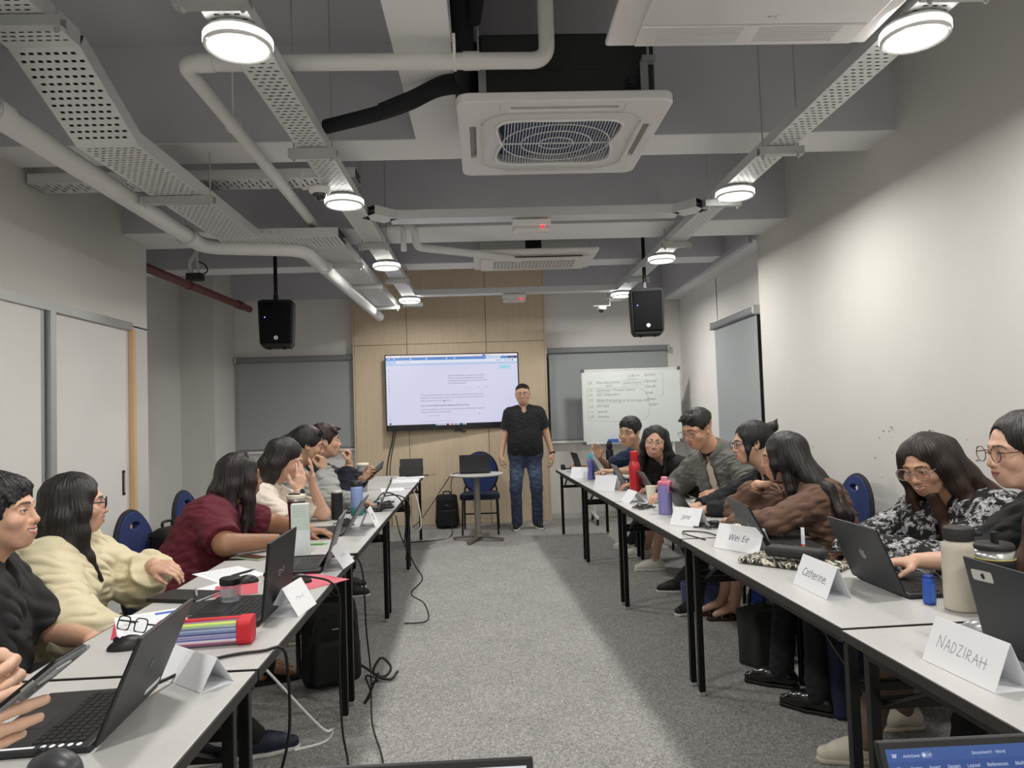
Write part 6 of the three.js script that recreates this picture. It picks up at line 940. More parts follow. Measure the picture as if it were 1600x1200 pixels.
function headColor(h, F, skin) {
  const base = skinTone(skin), lip = srgb(h.lip || 0xa85a54), brow = srgb(h.browColor || 0x1c1512), smile = h.smile || 0, mw = 0.021 + smile * 0.008, my = -0.062, mo = h.mouth || 0, bt = h.brow ?? 1;
  return (X, Y, Z) => {
    const [x, y, z] = F.I(X, Y, Z), ax = Math.abs(x); let c = base;
    const n = 0.04 * noise3(X * 60, Y * 60, Z * 60); c = [c[0] * (1 + n), c[1] * (1 + n), c[2] * (1 + n)];
    if (z > 0.03) {
      const red = 0.22 * Math.exp(-((ax - 0.042) ** 2 + (y + 0.032) ** 2) / 0.0006) + 0.18 * Math.exp(-(x * x + (y + 0.032) ** 2) / 0.0002); c = [c[0], c[1] * (1 - red * 0.4), c[2] * (1 - red * 0.45)];
      const by = 0.0245 + 0.004 * (1 - ((ax - 0.03) / 0.02) ** 2) * 0.8 - (ax > 0.04 ? (ax - 0.04) * 0.3 : 0), bw = (0.0042 - Math.max(0, ax - 0.034) * 0.12) * bt; if (ax > 0.011 && ax < 0.053 && Math.abs(y - by) < bw) c = mix(c, brow, 0.85);
      const ey = 0.003 + 0.0055 * (h.eye ?? 1) * Math.sqrt(Math.max(0, 1 - ((ax - 0.0315) / 0.0165) ** 2)); if (ax > 0.0155 && ax < 0.0475 && y > ey - 0.0012 && y < ey + 0.0026) c = mix(c, [0.02, 0.013, 0.01], 0.85);
      if (ax > 0.016 && ax < 0.047 && Math.abs(y - 0.003) < 0.0055 * (h.eye ?? 1) && z < 0.087 && z > 0.06) c = mix(c, [0.12, 0.07, 0.06], 0.5);
      const u = ax / mw; if (u < 1.05 && z > 0.068) {
        const line = my + smile * 0.006 * u * u, up = line + 0.0085 * (1 - u * u * 0.75) * 1.0 + 0.001, dn = line - (0.0115 + mo * 0.008) * (1 - u * u * 0.85) - 0.0005;
        if (y < up && y > dn) c = mix(c, lip, 0.8);
        if (mo > 0.2 && y < line + 0.0028 && y > line - 0.0065 * mo * (1 - u * u * 0.7)) c = h.teeth === false ? [0.08, 0.02, 0.02] : (u < 0.8 ? [0.82, 0.79, 0.74] : [0.15, 0.05, 0.04]);
        else if (Math.abs(y - line) < 0.0013) c = mix(c, [0.1, 0.03, 0.03], 0.75);
      }
      if (Math.abs(y + 0.0415) < 0.004 && ax > 0.003 && ax < 0.011 && z > 0.09 && z < 0.1005) c = mix(c, [0.05, 0.02, 0.015], 0.6);
      if (h.stubble && y < -0.04 && !(ax < mw && y < my + 0.01 && y > my - 0.014)) c = mix(c, [0.08, 0.07, 0.065], h.stubble);
    }
    return c;
  };
}
function hairColorFn(F, col, tip, seed = 0) {
  const a = srgb(col), b = srgb(tip || col);
  return (X, Y, Z) => { const [x, y, z] = F.I(X, Y, Z), ang = Math.atan2(x, z + 0.02), s = noise2(ang * 14 + seed, y * 6) * 0.5 + noise2(ang * 45 + seed, y * 10) * 0.5, m = clamp((-y - 0.02) / 0.22), c = mix(a, b, m); const k = 1 + 0.38 * s; return [c[0] * k, c[1] * k, c[2] * k]; };
}
// hair styles: cap over the skull, opened at the face; locks are chains of tapering strands in the head's frame
function hairField(h, F, o) {
  const f = new Field(), { P, s, q } = F, r = (...a) => a.map((x) => x * s), w = h.wide || 1, t = o.thick ?? 0.011;
  f.ell(P(0, 0.036, -0.02), r(0.074 * w + t, 0.086 + t * 1.1, 0.094 + t), 0.02, q);
  if (o.style === 'short') {
    const T = o.top ?? 0.012; f.ell(P(0, 0.082, 0.006), r(0.058, 0.024 + T, 0.078), 0.03, q);
    for (const l of o.tufts || []) f.cap(P(...l[0]), P(...l[1]), l[2] * s, (l[3] ?? l[2] * 0.4) * s, 0.008);
    f.ell(P(0, -0.012 + (o.line ?? 0), 0.108), r(0.067 * w, 0.066, 0.06), 0.006, q, 1);
    const sb = o.sideburn ?? -0.012; f.plane(nrm(F.D(0, -1, -0.62)), P(0, sb, 0.0), 0.008);
    for (const x of [-1, 1]) f.ell(P(x * 0.088, -0.012, -0.004), r(0.022, 0.034, 0.024), 0.006, q, 1), f.ell(P(x * 0.05, -0.03, 0.075), r(0.045, 0.06, 0.042), 0.006, q, 1);
  } else {
    f.ell(P(0, -0.008 + (o.line ?? 0), 0.108), r((o.face ?? 0.06) * w, 0.094, 0.064), 0.008, q, 1);
    f.plane(nrm(F.D(0, -1, o.cutTilt ?? -0.4)), P(0, o.nape ?? -0.05, -0.02), 0.01);
    for (const l of o.locks || []) { const pts = l.p.map((p) => l.world ? p : P(...p)); for (let i = 0; i < pts.length - 1; i++) { const a = lerp(l.r0, l.r1, i / (pts.length - 1)), b = lerp(l.r0, l.r1, (i + 1) / (pts.length - 1)); f.cap(pts[i], pts[i + 1], a * s, b * s, l.k ?? 0.03); } }
    if (o.opening) for (const e of o.opening) f.ell(P(...e[0]), r(...e[1]), 0.01, q, 1);
  }
  const fq = o.freq ?? 52, am = (o.amp ?? 0.0010) * s; f.amp = am + 0.003;
  f.disp = (X, Y, Z) => { const [x, y, z] = F.I(X, Y, Z), a = Math.atan2(x, z + 0.02); return am * Math.sin(a * fq + 2.5 * noise2(a * 3, y * 9)) + 0.0022 * noise3(X * 22, Y * 9, Z * 22) + (o.spiky ? 0.0016 * noise3(X * 50, Y * 50, Z * 50) + 0.001 * Math.sin(a * 60 + 4 * noise2(a * 2, y * 20)) : 0); };
  return f;
}
function person(o) {
  const base = o.base, G = thing('person', o.label, 'person', base, 0, o.group), L = (p) => sub3(p, base);
  const sc = o.s || 1, tf_ = o.tyaw, fwd = [Math.sin(tf_), 0, Math.cos(tf_)], left = [Math.cos(tf_), 0, -Math.sin(tf_)], hy = o.hyaw ?? tf_, hleft = [Math.cos(hy), 0, -Math.sin(hy)], hfwd = [Math.sin(hy), 0, Math.cos(hy)];
  const hip = L(o.hip), neck = L(o.neck), head = { ...o.head, c: L(o.head.c) }, F = headFrame(head), g = o.girth || 1, sw = (o.sw || 0.165) * sc, neckR = (o.neckR || 0.052) * sc, up = nrm(sub3(neck, hip)), tl = nrm(sub3(left, mul(up, dot(left, up)))), tfw = nrm(cross(tl, up));
  const roll = o.shRoll || 0; // raises the left shoulder
  const SL = o.SL ? L(o.SL) : add(add(add(neck, tl, sw), up, -0.062 * sc + roll), tfw, 0.01), SR = o.SR ? L(o.SR) : add(add(add(neck, tl, -sw), up, -0.062 * sc - roll), tfw, 0.01);
  const arms = [['L', SL, 1], ['R', SR, -1]].filter(([k]) => o[k]).map(([k, S, sg]) => ({ S, E: L(o[k].el), W: L(o[k].wr), sg, ...o[k] }));
  // legs
  const legs = [1, -1].map((sg) => {
    const k = sg > 0 ? 'legL' : 'legR', l = o[k] || {}, H = add(hip, hleft, sg * 0.09 * sc), kn = l.knee ? L(l.knee) : add(add(add(H, hfwd, 0.43 * sc), hleft, sg * 0.05), [0, 1, 0], 0.015), an = l.ankle ? L(l.ankle) : [kn[0] + hfwd[0] * (l.out ?? 0.0), 0.085, kn[2] + hfwd[2] * (l.out ?? 0.0)], td = l.toe || add(hfwd, hleft, sg * 0.15);
    return { H, kn, an, td: nrm(td), sg };
  });
  const levels = (inf) => { // spine levels: centre, half width, radius
    const m = (t) => mix(hip, neck, t), bel = (o.belly || 0);
    return [[add(m(0.0), hfwd, 0.0), 0.085 * g, 0.105 * g, hleft], [add(m(0.22), tfw, 0.012 + bel * 0.4), 0.07 * g, 0.102 * g + bel * 0.5, mix(hleft, tl, 0.35)], [add(m(0.45), tfw, 0.012 + bel * 0.3), 0.066 * g, 0.1 * g + bel * 0.3, mix(hleft, tl, 0.7)], [add(m(0.7), tfw, 0.01), 0.085 * g, 0.102 * g, tl], [add(m(0.87), tfw, 0.0), 0.1 * g, 0.082 * (1 + (g - 1) * 0.6), tl]].map(([c, w, r, l]) => [c, w * sc, r * sc + inf, l]);
  };
  const torso = (f, inf, k = 0.07) => { for (const [c, w, r, l] of levels(inf)) f.cap(add(c, l, w), add(c, l, -w), r, r, k); f.cap(add(SL, tl, -0.02), add(SR, tl, 0.02), 0.05 * sc + inf, 0.05 * sc + inf, 0.06); f.cap(add(SL, tl, -0.05), add(neck, up, 0.015), 0.04 * sc + inf, 0.045 * sc + inf, 0.04).cap(add(SR, tl, 0.05), add(neck, up, 0.015), 0.04 * sc + inf, 0.045 * sc + inf, 0.04); if (o.bust) for (const sg of [1, -1]) { const c = add(add(mix(hip, neck, 0.66), tl, sg * 0.075 * sc), tfw, 0.085 * g); f.ell(c, [0.07 * o.bust + inf, 0.07 * o.bust + inf, 0.065 * o.bust + inf], 0.05); } };
  const ar = (o.armR || 1) * sc;
  const armF = (f, a, inf, from = 0, to = 2) => { // sleeve ends 'to': 1 = elbow, 2 = wrist
    const cutAt = (A, B, t) => { const n = nrm(sub3(B, A)); return { n, o: mix(A, B, t) }; };
    f.cap(a.S, a.E, 0.05 * ar + inf, 0.041 * ar + inf, 0.035, 0, to < 1 ? cutAt(a.S, a.E, to) : undefined);
    if (to > 1) f.cap(a.E, a.W, 0.04 * ar + inf, 0.026 * ar + inf, 0.025, 0, to < 2 ? cutAt(a.E, a.W, to - 1) : undefined);
  };
  const lr = (o.legR_ || 1) * sc;
  const legF = (f, l, inf, to = 2) => { const flare = o.legFlare || 0; f.cap(l.H, l.kn, 0.088 * lr * (0.5 + g / 2) + inf, 0.058 * lr + inf, 0.05, 0, to < 1 ? { n: nrm(sub3(l.kn, l.H)), o: mix(l.H, l.kn, to) } : undefined); if (to > 1) f.cap(l.kn, l.an, 0.056 * lr + inf, 0.038 * lr + inf + flare, 0.035, 0, to < 2 ? { n: nrm(sub3(l.an, l.kn)), o: mix(l.kn, l.an, to - 1) } : undefined); };
  // ---- skin: one continuous mesh
  const bf = new Field(); torso(bf, -0.008); for (const a of arms) armF(bf, a, 0); for (const l of legs) { legF(bf, l, -0.004); bf.cap(l.an, add(add(l.an, l.td, (o.shoes && o.shoes.kind === 'sandal' ? 0.13 : 0.1) * sc), [0, 1, 0], -0.047), 0.034 * sc, 0.022 * sc, 0.02).cap(l.an, add(add(l.an, l.td, -0.03), [0, 1, 0], -0.045), 0.033 * sc, 0.026 * sc, 0.02); }
  bf.cap(mix(neck, F.P(0, -0.08, -0.02), 0.5), neck, neckR * 0.9, neckR * 1.05, 0.04);
  const skin = o.skin || 0xc99a7c, sb = skinTone(skin), plain = (x, y, z) => { const n = 1 + 0.05 * noise3(x * 40, y * 40, z * 40); return [sb[0] * n, sb[1] * n, sb[2] * n]; };
  const parts = [surface(bf, o.bodyCell || 0.013, plain)];
  const hf = headField(head, F, neck, neckR); parts.push(surface(hf, o.headCell || 0.0036, headColor(head, F, skin)));
  for (const a of arms) if (a.dir) { const f = new Field(); handField(f, a.W, a.E, a.dir, a.palm, a.sg, (a.hs || 0.97) * sc, a.curl, a.thumb, a.spread); a.tips = f.tips; parts.push(surface(f, o.handCell || 0.0036, plain)); }
  const B = new THREE.Mesh(merge(parts), skinMat); B.name = 'body'; G.add(B);
  // ---- eyes
  for (const x of [-1, 1]) { const e = mesh('eye', [sph(0.0118 * F.s, ...F.P(x * 0.0315, 0.003, 0.073), undefined, 14)], eyeWhite, G); const gz = head.gaze || [0, 0]; mesh('iris', [sph(0.0058 * F.s, ...F.P(x * 0.0315 + gz[0], 0.003 + gz[1], 0.0805), undefined, 12)], irisMat, e); }
  // ---- hair
  if (o.hair) mesh('hair', [surface(hairField(head, F, o.hair), o.hair.cell || 0.0042, hairColorFn(F, o.hair.color || 0x14110f, o.hair.tip, o.hair.seed))], hairMat, G);
  if (o.glasses) { const s = spectaclesGeo(o.glasses.w || 0.142, o.glasses.lw || 0.05, o.glasses.lh || 0.04, 0.11, o.glasses.r || 0.0017, o.glasses.round || 3), m = new THREE.Matrix4().compose(V(F.P(...(o.glasses.at || [0, 0.002, 0.104]))), F.q.clone().multiply(new THREE.Quaternion().setFromEuler(new THREE.Euler(o.glasses.rx || 0, 0, 0))), V(F.s, F.s, F.s)); const gm = mesh('spectacles', s.frame.map((q) => q.applyMatrix4(m)), o.glasses.mat || M.black, G); for (const q of s.lens) mesh('lens', [q.applyMatrix4(m)], o.glasses.lens || M.clear, gm); }
  // ---- clothes
  const foldFn = (amp, fr = 9) => (x, y, z) => amp * (noise3(x * fr * 0.7, y * fr * 1.3 + x * 4, z * fr * 0.7) * 0.55 + (0.5 - 2 * Math.abs(noise3(x * fr * 0.9 + 5, y * fr * 1.9 - z * 5, z * fr * 0.9)) ) * 0.5);
  if (o.top) {
    const t = o.top, inf = t.inf ?? 0.012, f = new Field(); torso(f, inf);
    for (const a of arms) armF(f, a, inf * (t.sleeveLoose ?? 1), 0, a.sleeve ?? t.sleeve ?? 2);
    const hem = L(t.hem || add(o.hip, [0, 1, 0], -0.02)); f.plane([0, -1, 0], hem, 0.006);
    if (t.neckCut) f.cap(add(neck, up, -0.01), F.P(0, -0.08, -0.015), neckR * 1.12 + 0.004, neckR * 1.1 + 0.01, 0.006, 1);
    if (t.vneck) f.ell(add(add(neck, tfw, 0.085), up, 0.0), [0.034, t.vneck, 0.06], 0.01, new THREE.Quaternion().setFromRotationMatrix(new THREE.Matrix4().makeBasis(V(tl), V(up), V(tfw))), 1);
    if (t.open) { const qb = new THREE.Quaternion().setFromRotationMatrix(new THREE.Matrix4().makeBasis(V(tl), V(up), V(tfw))); f.ell(add(mix(hip, neck, 0.45), tfw, 0.16), [t.open, 0.5, 0.16], 0.01, qb, 1); }
    f.amp = (t.fold ?? 0.007) + 0.002; f.disp = foldFn(t.fold ?? 0.007, t.foldFreq);
    let gm = surface(f, t.cell || 0.0085); if (t.mat.map || t.mat.bumpMap) gm = wuv(gm, t.uv || 1);
    mesh(t.name || 'shirt', [gm], t.mat, G, t.label);
    if (t.under) { const u = new Field(); torso(u, 0.004); u.plane([0, -1, 0], hem, 0.006); u.cap(add(neck, up, -0.01), F.P(0, -0.08, -0.015), neckR * 1.12, neckR * 1.1, 0.006, 1); mesh('undershirt', [surface(u, 0.011)], t.under, G); }
    if (t.collar) {
      const c = new Field(), nb = add(neck, up, 0.012), nt = mix(neck, F.P(0, -0.07, -0.015), 0.45), ax = nrm(sub3(nt, nb)), cl = nrm(sub3(tl, mul(ax, dot(tl, ax)))), cf = cross(cl, ax), R = neckR + 0.016, hgt = t.collar.h ?? 0.03;
      for (let i = 0; i < 22; i++) { const a0 = (t.collar.gap ?? 0.25) + i / 22 * (TAU - 2 * (t.collar.gap ?? 0.25)), a1 = (t.collar.gap ?? 0.25) + (i + 1) / 22 * (TAU - 2 * (t.collar.gap ?? 0.25)), pt = (a, hh, rr) => add(add(add(nb, cl, Math.sin(a) * rr), cf, Math.cos(a) * rr * 1.05), ax, hh - 0.02 * Math.max(0, Math.cos(a))); const rr = R + (t.collar.flare ?? 0.012); c.cap(pt(a0, 0, rr), pt(a1, 0, rr), t.collar.t ?? 0.007, undefined, 0.008).cap(pt(a0, hgt, R), pt(a1, hgt, R), (t.collar.t ?? 0.007) * 0.85, undefined, 0.012).cap(pt((a0 + a1) / 2, 0, rr), pt((a0 + a1) / 2, hgt, R), t.collar.t ?? 0.007, undefined, 0.01); }
      mesh('collar', [surface(c, 0.0048)], t.collar.mat || t.mat, G);
    }
  }
  if (o.bottom) { const f = new Field(), inf = o.bottom.inf ?? 0.01; f.cap(add(hip, hleft, 0.085 * g * sc), add(hip, hleft, -0.085 * g * sc), 0.108 * g * sc + inf, undefined, 0.06); f.cap(add(mix(hip, neck, 0.14), hleft, 0.07 * g * sc), add(mix(hip, neck, 0.14), hleft, -0.07 * g * sc), 0.09 * g * sc, undefined, 0.06); for (const l of legs) legF(f, l, inf, o.bottom.to ?? 2); if (o.bottom.skirt) for (const l of legs) f.cap(mix(legs[0].H, legs[1].H, 0.5), mix(legs[0].kn, legs[1].kn, 0.5), 0.1, 0.1, 0.05); f.amp = 0.008; f.disp = foldFn(o.bottom.fold ?? 0.006, 11); let gm = surface(f, o.bottom.cell || 0.011, o.bottom.color && ((x, y, z) => o.bottom.color(x, y, z, legs))); if (o.bottom.mat.map) gm = wuv(gm, 1); mesh(o.bottom.name || 'trousers', [gm], o.bottom.mat, G); }
  if (o.shoes) for (const l of legs) {
    const f = new Field(), a = l.an, td = l.td, sd = nrm(cross([0, 1, 0], td)), P = (u, v, h) => [a[0] + td[0] * u + sd[0] * v, h, a[2] + td[2] * u + sd[2] * v], S = o.shoes; const y0 = a[1] - 0.085;
    if (S.kind !== 'sandal') f.cap(P(-0.045, 0, y0 + 0.045), P(0.06, 0, y0 + 0.05), 0.038, 0.038, 0.02).cap(P(0.0, 0, y0 + 0.072), P(0.1, 0, y0 + 0.05), 0.037, 0.033, 0.02).cap(P(0.06, 0.0, y0 + 0.045), P(0.155, -l.sg * 0.004, y0 + 0.032), 0.036, S.point ? 0.022 : 0.029, 0.02).cap(P(-0.03, 0, y0 + 0.06), P(-0.012, 0, y0 + (S.high ?? 0.095)), 0.037, 0.04, 0.02).cap([a[0], a[1] + 0.05, a[2]], [a[0], a[1] + 0.15, a[2]], 0.034, 0.034, 0.004, 1);
    else { for (const u of [0.03, 0.09]) for (const v of [-1, 1]) f.cap(P(u, v * 0.042, y0 + 0.02), P(u + 0.01, 0, y0 + 0.07 - u * 0.35), 0.008, 0.008, 0.008); }
    if (S.kind !== 'sandal') f.plane([0, -1, 0], [0, y0 + 0.012, 0], 0.004);
    const sm = mesh('shoe', [surface(f, 0.0065)], S.mat, G); const sol = new Field(); sol.cap(P(-0.05, 0, y0 + 0.012), P(0.05, 0, y0 + 0.012), 0.038, 0.036, 0.01).cap(P(0.05, 0, y0 + 0.012), P(0.155, -l.sg * 0.004, y0 + 0.014), 0.038, S.point ? 0.024 : 0.033, 0.02).plane([0, 1, 0], [0, y0 + 0.02 + (S.sole ?? 0), 0], 0.004).plane([0, -1, 0], [0, y0 + 0.001, 0], 0.002);
    mesh('sole', [surface(sol, 0.006)], S.soleMat || S.mat, sm);
    if (S.laces) for (let i = 0; i < 5; i++) mesh('lace', [tube([P(0.015 + i * 0.018, -0.024, y0 + 0.083 - i * 0.006), P(0.02 + i * 0.018, 0, y0 + 0.094 - i * 0.006), P(0.03 + i * 0.018, 0.024, y0 + 0.08 - i * 0.006)], 0.0028, 12)], S.laces, sm);
  }
  return { G, F, L, arms, legs, neck, hip, tl, tfw, up, head, neckR, fwd, left };
}
function lanyard(p, mat, badge, drop = 0.3, side = 0) { // ribbon from the neck to a badge on the chest
  const { neck, tl, tfw, up, neckR } = p, c = add(add(add(neck, up, -drop), tfw, 0.135), tl, side), pts = (s) => [add(add(neck, tl, s * neckR * 1.2), up, 0.03), add(add(add(neck, tl, s * 0.06), tfw, 0.075), up, -0.06), add(add(add(neck, tl, s * 0.035 + side * 0.5), tfw, 0.125), up, -drop * 0.55), c];
  mesh('lanyard', [tf(tube(pts(1), 0.006, 24, 6), [0, 0, 0]), tube(pts(-1), 0.006, 24, 6)], mat, p.G); if (badge) mesh('badge', [rbox(0.06, 0.09, 0.004, 0.003, c[0], c[1] - 0.05, c[2], [0, Math.atan2(tfw[0], tfw[2]), 0])], badge, p.G);
}
function wristband(p, i, mat, face) { const a = p.arms[i], d = nrm(sub3(a.W, a.E)), c = mix(a.E, a.W, 0.93), g = new THREE.TorusGeometry(0.0285, 0.0055, 8, 24); g.scale(1, 1, 1.6); g.applyQuaternion(new THREE.Quaternion().setFromUnitVectors(V(0, 0, 1), V(d))); g.translate(...c); const m = mesh('watch', [g], mat, p.G); if (face) { const n = mul(nrm(sub3(a.palm, mul(d, dot(a.palm, d)))), -1); mesh('watch_face', [tf(cyl(0.017, 0.017, 0.008, 0, 0, 0, 20), [0, 0, 0]).applyQuaternion(new THREE.Quaternion().setFromUnitVectors(V(0, 1, 0), V(n))).translate(...add(c, n, 0.031))], face, m); } }

// ---------------------------------------------------------------- who is in the room
const knitTex = dataTex(256, (u, v) => { const a = Math.sin(v * TAU * 14 + 2 * Math.sin(u * TAU * 7)), b = Math.sin(u * TAU * 14); return 140 + 60 * a + 30 * b; }, false);
const denimTex = dataTex(256, (u, v) => { const t = Math.sin((u + v) * TAU * 60), n = fbm(u, v, 6, 4); return [150 + 40 * n + 10 * t, 160 + 40 * n + 10 * t, 180 + 40 * n + 10 * t]; });
const floral = canvasTex(1024, 1024, (c, w, h) => { c.fillStyle = '#141416'; c.fillRect(0, 0, w, h); const r = rng(91); for (let i = 0; i < 330; i++) { const x = r() * w, y = r() * h, a = r() * TAU, n = 3 + Math.floor(r() * 4), k = 26 + 40 * r(); c.save(); c.translate(x, y); c.rotate(a); for (let j = 0; j < n; j++) { c.rotate(0.5 + 0.3 * r()); c.fillStyle = r() < 0.5 ? '#d2d2d4' : '#9c9da1'; c.beginPath(); c.moveTo(0, 0); c.quadraticCurveTo(k * 0.4, -k * 0.32, k, 0); c.quadraticCurveTo(k * 0.4, k * 0.3, 0, 0); c.fill(); c.strokeStyle = '#1a1a1c'; c.lineWidth = 3; c.beginPath(); c.moveTo(4, 0); c.lineTo(k * 0.85, 0); c.stroke(); } c.restore(); } });
floral.wrapS = floral.wrapT = THREE.RepeatWrapping;
const heather = dataTex(256, (u, v) => 205 + 50 * (tnoise(u, v * 0.4, 128) - 0.5) + 20 * (tnoise(u, v, 64) - 0.5));
const cloth = (c, r = 0.85, o = {}) => std(c, r, { bumpMap: rep(M.fabB, 7), bumpScale: 0.0006, ...o });
const denim = new THREE.MeshStandardMaterial({ color: 0xffffff, roughness: 0.85, vertexColors: true, map: rep(denimTex, 4) });
const blackTrousers = cloth(0x121215, 0.85), navyTrousers = cloth(0x1b2033, 0.85), greyTrousers = cloth(0x2c2d30, 0.85);
const plainShoe = (c, o = {}) => ({ mat: std(c, 0.6), soleMat: std(0xd8d6cf, 0.7), ...o });
const wireFrame = std(0xb9b3ac, 0.3, { metalness: 0.6 });
const longHair = (o) => { // curtain of hair to the given length behind and beside the face
  const L = o.len ?? 0.34, out = o.out ?? 0.0, locks = [];
  for (const x of [-0.055, -0.02, 0.02, 0.055]) locks.push({ p: [[x, 0.05, -0.075], [x * 1.2, -0.06, -0.1], [x * 1.35, -0.06 - L * 0.45, -0.105 - out * 0.5], [x * 1.2, -0.06 - L, -0.1 - out]], r0: 0.042, r1: 0.018 });
  for (const s of [-1, 1]) { const f = o.sideZ ?? -0.012, sl = (s > 0 ? o.lenL : o.lenR) ?? L * 0.85; locks.push({ p: [[s * 0.058, 0.07, 0.0], [s * 0.08, -0.02, f], [s * 0.088, -0.1, f - 0.006], [s * (0.09 + out * 0.3), -0.1 - sl * 0.5, f - 0.006], [s * (0.085 + out * 0.4), -0.1 - sl, f - 0.01]], r0: 0.03, r1: 0.012 }); locks.push({ p: [[s * 0.06, 0.06, -0.05], [s * 0.085, -0.04, -0.05], [s * 0.095, -0.16, -0.06], [s * 0.085, -0.06 - L * 0.95, -0.07 - out]], r0: 0.036, r1: 0.015 }); }
  return { style: 'long', locks: locks.concat(o.extra || []), ...o };
};
// the speaker, standing
{
  const Z = -8.9, x = 0.47;
  const p = person({
    label: 'smiling man standing in a black polo shirt and blue jeans beside the screen', base: [x, 0, Z], tyaw: -0.06, s: 1.03, girth: 1.04, belly: 0.03, sw: 0.172, armR: 1.02, skin: 0xc89878, bodyCell: 0.012,
    hip: [x, 0.94, Z], neck: [x - 0.0, 1.47, Z - 0.005], head: { c: [x - 0.012, 1.645, Z + 0.03], yaw: -0.1, pitch: 0.02, roll: 0.02, s: 1.08, wide: 1.06, fat: 0.8, smile: 1, mouth: 0.5, eye: 0.5, brow: 0.8 },
    L: { el: [x + 0.265, 1.15, Z + 0.0], wr: [x + 0.325, 0.9, Z + 0.07], dir: [0.06, -1, 0.12], palm: [-0.9, 0, -0.3], curl: [0.42, 0.4, 0.45, 0.5], thumb: 0.5 },
    R: { el: [x - 0.25, 1.14, Z + 0.0], wr: [x - 0.305, 0.89, Z + 0.08], dir: [-0.02, -1, 0.12], palm: [0.9, 0, -0.2], curl: [0.55, 0.6, 0.65, 0.65], thumb: 0.6 },
    legL: { knee: [x + 0.12, 0.5, Z + 0.035], ankle: [x + 0.125, 0.085, Z - 0.03], toe: [0.22, 0, 1] }, legR: { knee: [x - 0.135, 0.5, Z + 0.035], ankle: [x - 0.13, 0.085, Z + 0.0], toe: [-0.2, 0, 1] }, legR_: 1.08, legFlare: 0.016,
    hair: { style: 'short', thick: 0.004, top: -0.012, line: 0.036, sideburn: 0.0, color: 0x1a1613, cell: 0.0045 }, glasses: { w: 0.138, r: 0.0014, lh: 0.036, mat: std(0x5a4638, 0.4) },
    top: { name: 'polo_shirt', mat: cloth(0x15161b, 0.8), sleeve: 0.72, sleeveLoose: 1.9, inf: 0.017, hem: [x, 0.885, Z], neckCut: true, vneck: 0.055, collar: { h: 0.022, gap: 0.5 }, fold: 0.0035 },
    bottom: { name: 'jeans', mat: denim, inf: 0.008, to: 2, cell: 0.01, color: (X, Y, Zz) => { const n = noise3(X * 14, Y * 9, Zz * 14) * 0.5 + 0.5, f = clamp(Math.exp(-((Y - 0.68) ** 2) / 0.012) * (Zz > 0.02 ? 1 : 0) * (0.4 + 0.6 * n)); return mix([0.06, 0.08, 0.125], [0.25, 0.32, 0.41], f * 0.8 + 0.12 * n); } },
    shoes: { mat: std(0x141416, 0.7), soleMat: std(0xd9d9d6, 0.6), laces: std(0xd5d5d5, 0.8), sole: 0.006 },
  });
  wristband(p, 0, M.black, M.blackMetal);
  mesh('placket_button', [sph(0.004, 0.012, 1.36, 0.128)], M.galv, p.G);
}
// a chair for each seated person
const seatChair = (who, x, z, turn) => chair('blue stacking chair under the ' + who, x, z, turn);
// ---- left row, from the near end
{
  const p = person({ // only the hands come into the picture
    label: 'person at the near left corner, hands holding a phone over the laptop', base: [-1.6, 0, -1.15], tyaw: PI / 2, s: 1, skin: 0xd0a284, headCell: 0.006, bodyCell: 0.016, handCell: 0.0028,
    hip: [-1.6, 0.54, -1.15], neck: [-1.47, 1.06, -1.12], head: { c: [-1.42, 1.25, -1.12], yaw: PI / 2, pitch: 0.4, fem: 1 },
    R: { el: [-1.02, 0.93, -0.98], wr: [-0.755, 1.005, -0.945], dir: [1, 0.2, -0.06], palm: [0.05, 0.1, -1], curl: [0.14, 0.1, 0.1, 0.16], thumb: 0.2, sleeve: 0.9 },
    L: { el: [-1.05, 0.95, -1.15], wr: [-0.765, 1.05, -1.06], dir: [1, 0.1, 0.12], palm: [0.2, -0.1, 1], curl: [0.45, 0.5, 0.5, 0.5], thumb: 0.5, sleeve: 0.9 },
    hair: longHair({ len: 0.25, color: 0x15110f, cell: 0.007 }), top: { mat: cloth(0x5a5a60), sleeve: 0.9, neckCut: true, cell: 0.012 }, bottom: { mat: blackTrousers, cell: 0.014 }, shoes: plainShoe(0x222226),
  });
  const o = thing('phone', 'phone in a clear case held in two hands over the near left laptop', 'phone', [-0.613, 1.06, -0.985]);
  const T = (g) => tf(g, [0, 0, 0], [0, 0, 0.66]);
  mesh('phone_body', [T(rbox(0.15, 0.0085, 0.072, 0.004, 0, 0, 0))], M.blackMetal, o); mesh('glass', [T(rbox(0.146, 0.0012, 0.068, 0.0005, 0, 0.0045, 0))], M.screenOff, o); mesh('clear_case', [T(rbox(0.154, 0.006, 0.076, 0.003, 0, -0.003, 0))], phys(0xcfd2d6, 0.1, { transmission: 0.8, thickness: 0, clearcoat: 1 }), o); mesh('side_button', [T(rbox(0.02, 0.003, 0.0015, 0.0005, 0.03, 0, 0.0365))], M.steel, o); mesh('camera_bump', [T(rbox(0.032, 0.003, 0.032, 0.001, 0.05, -0.006, 0.012))], M.steel, o);
  seatChair('person holding the phone at the near left corner', -1.62, -1.14, PI / 2);
}
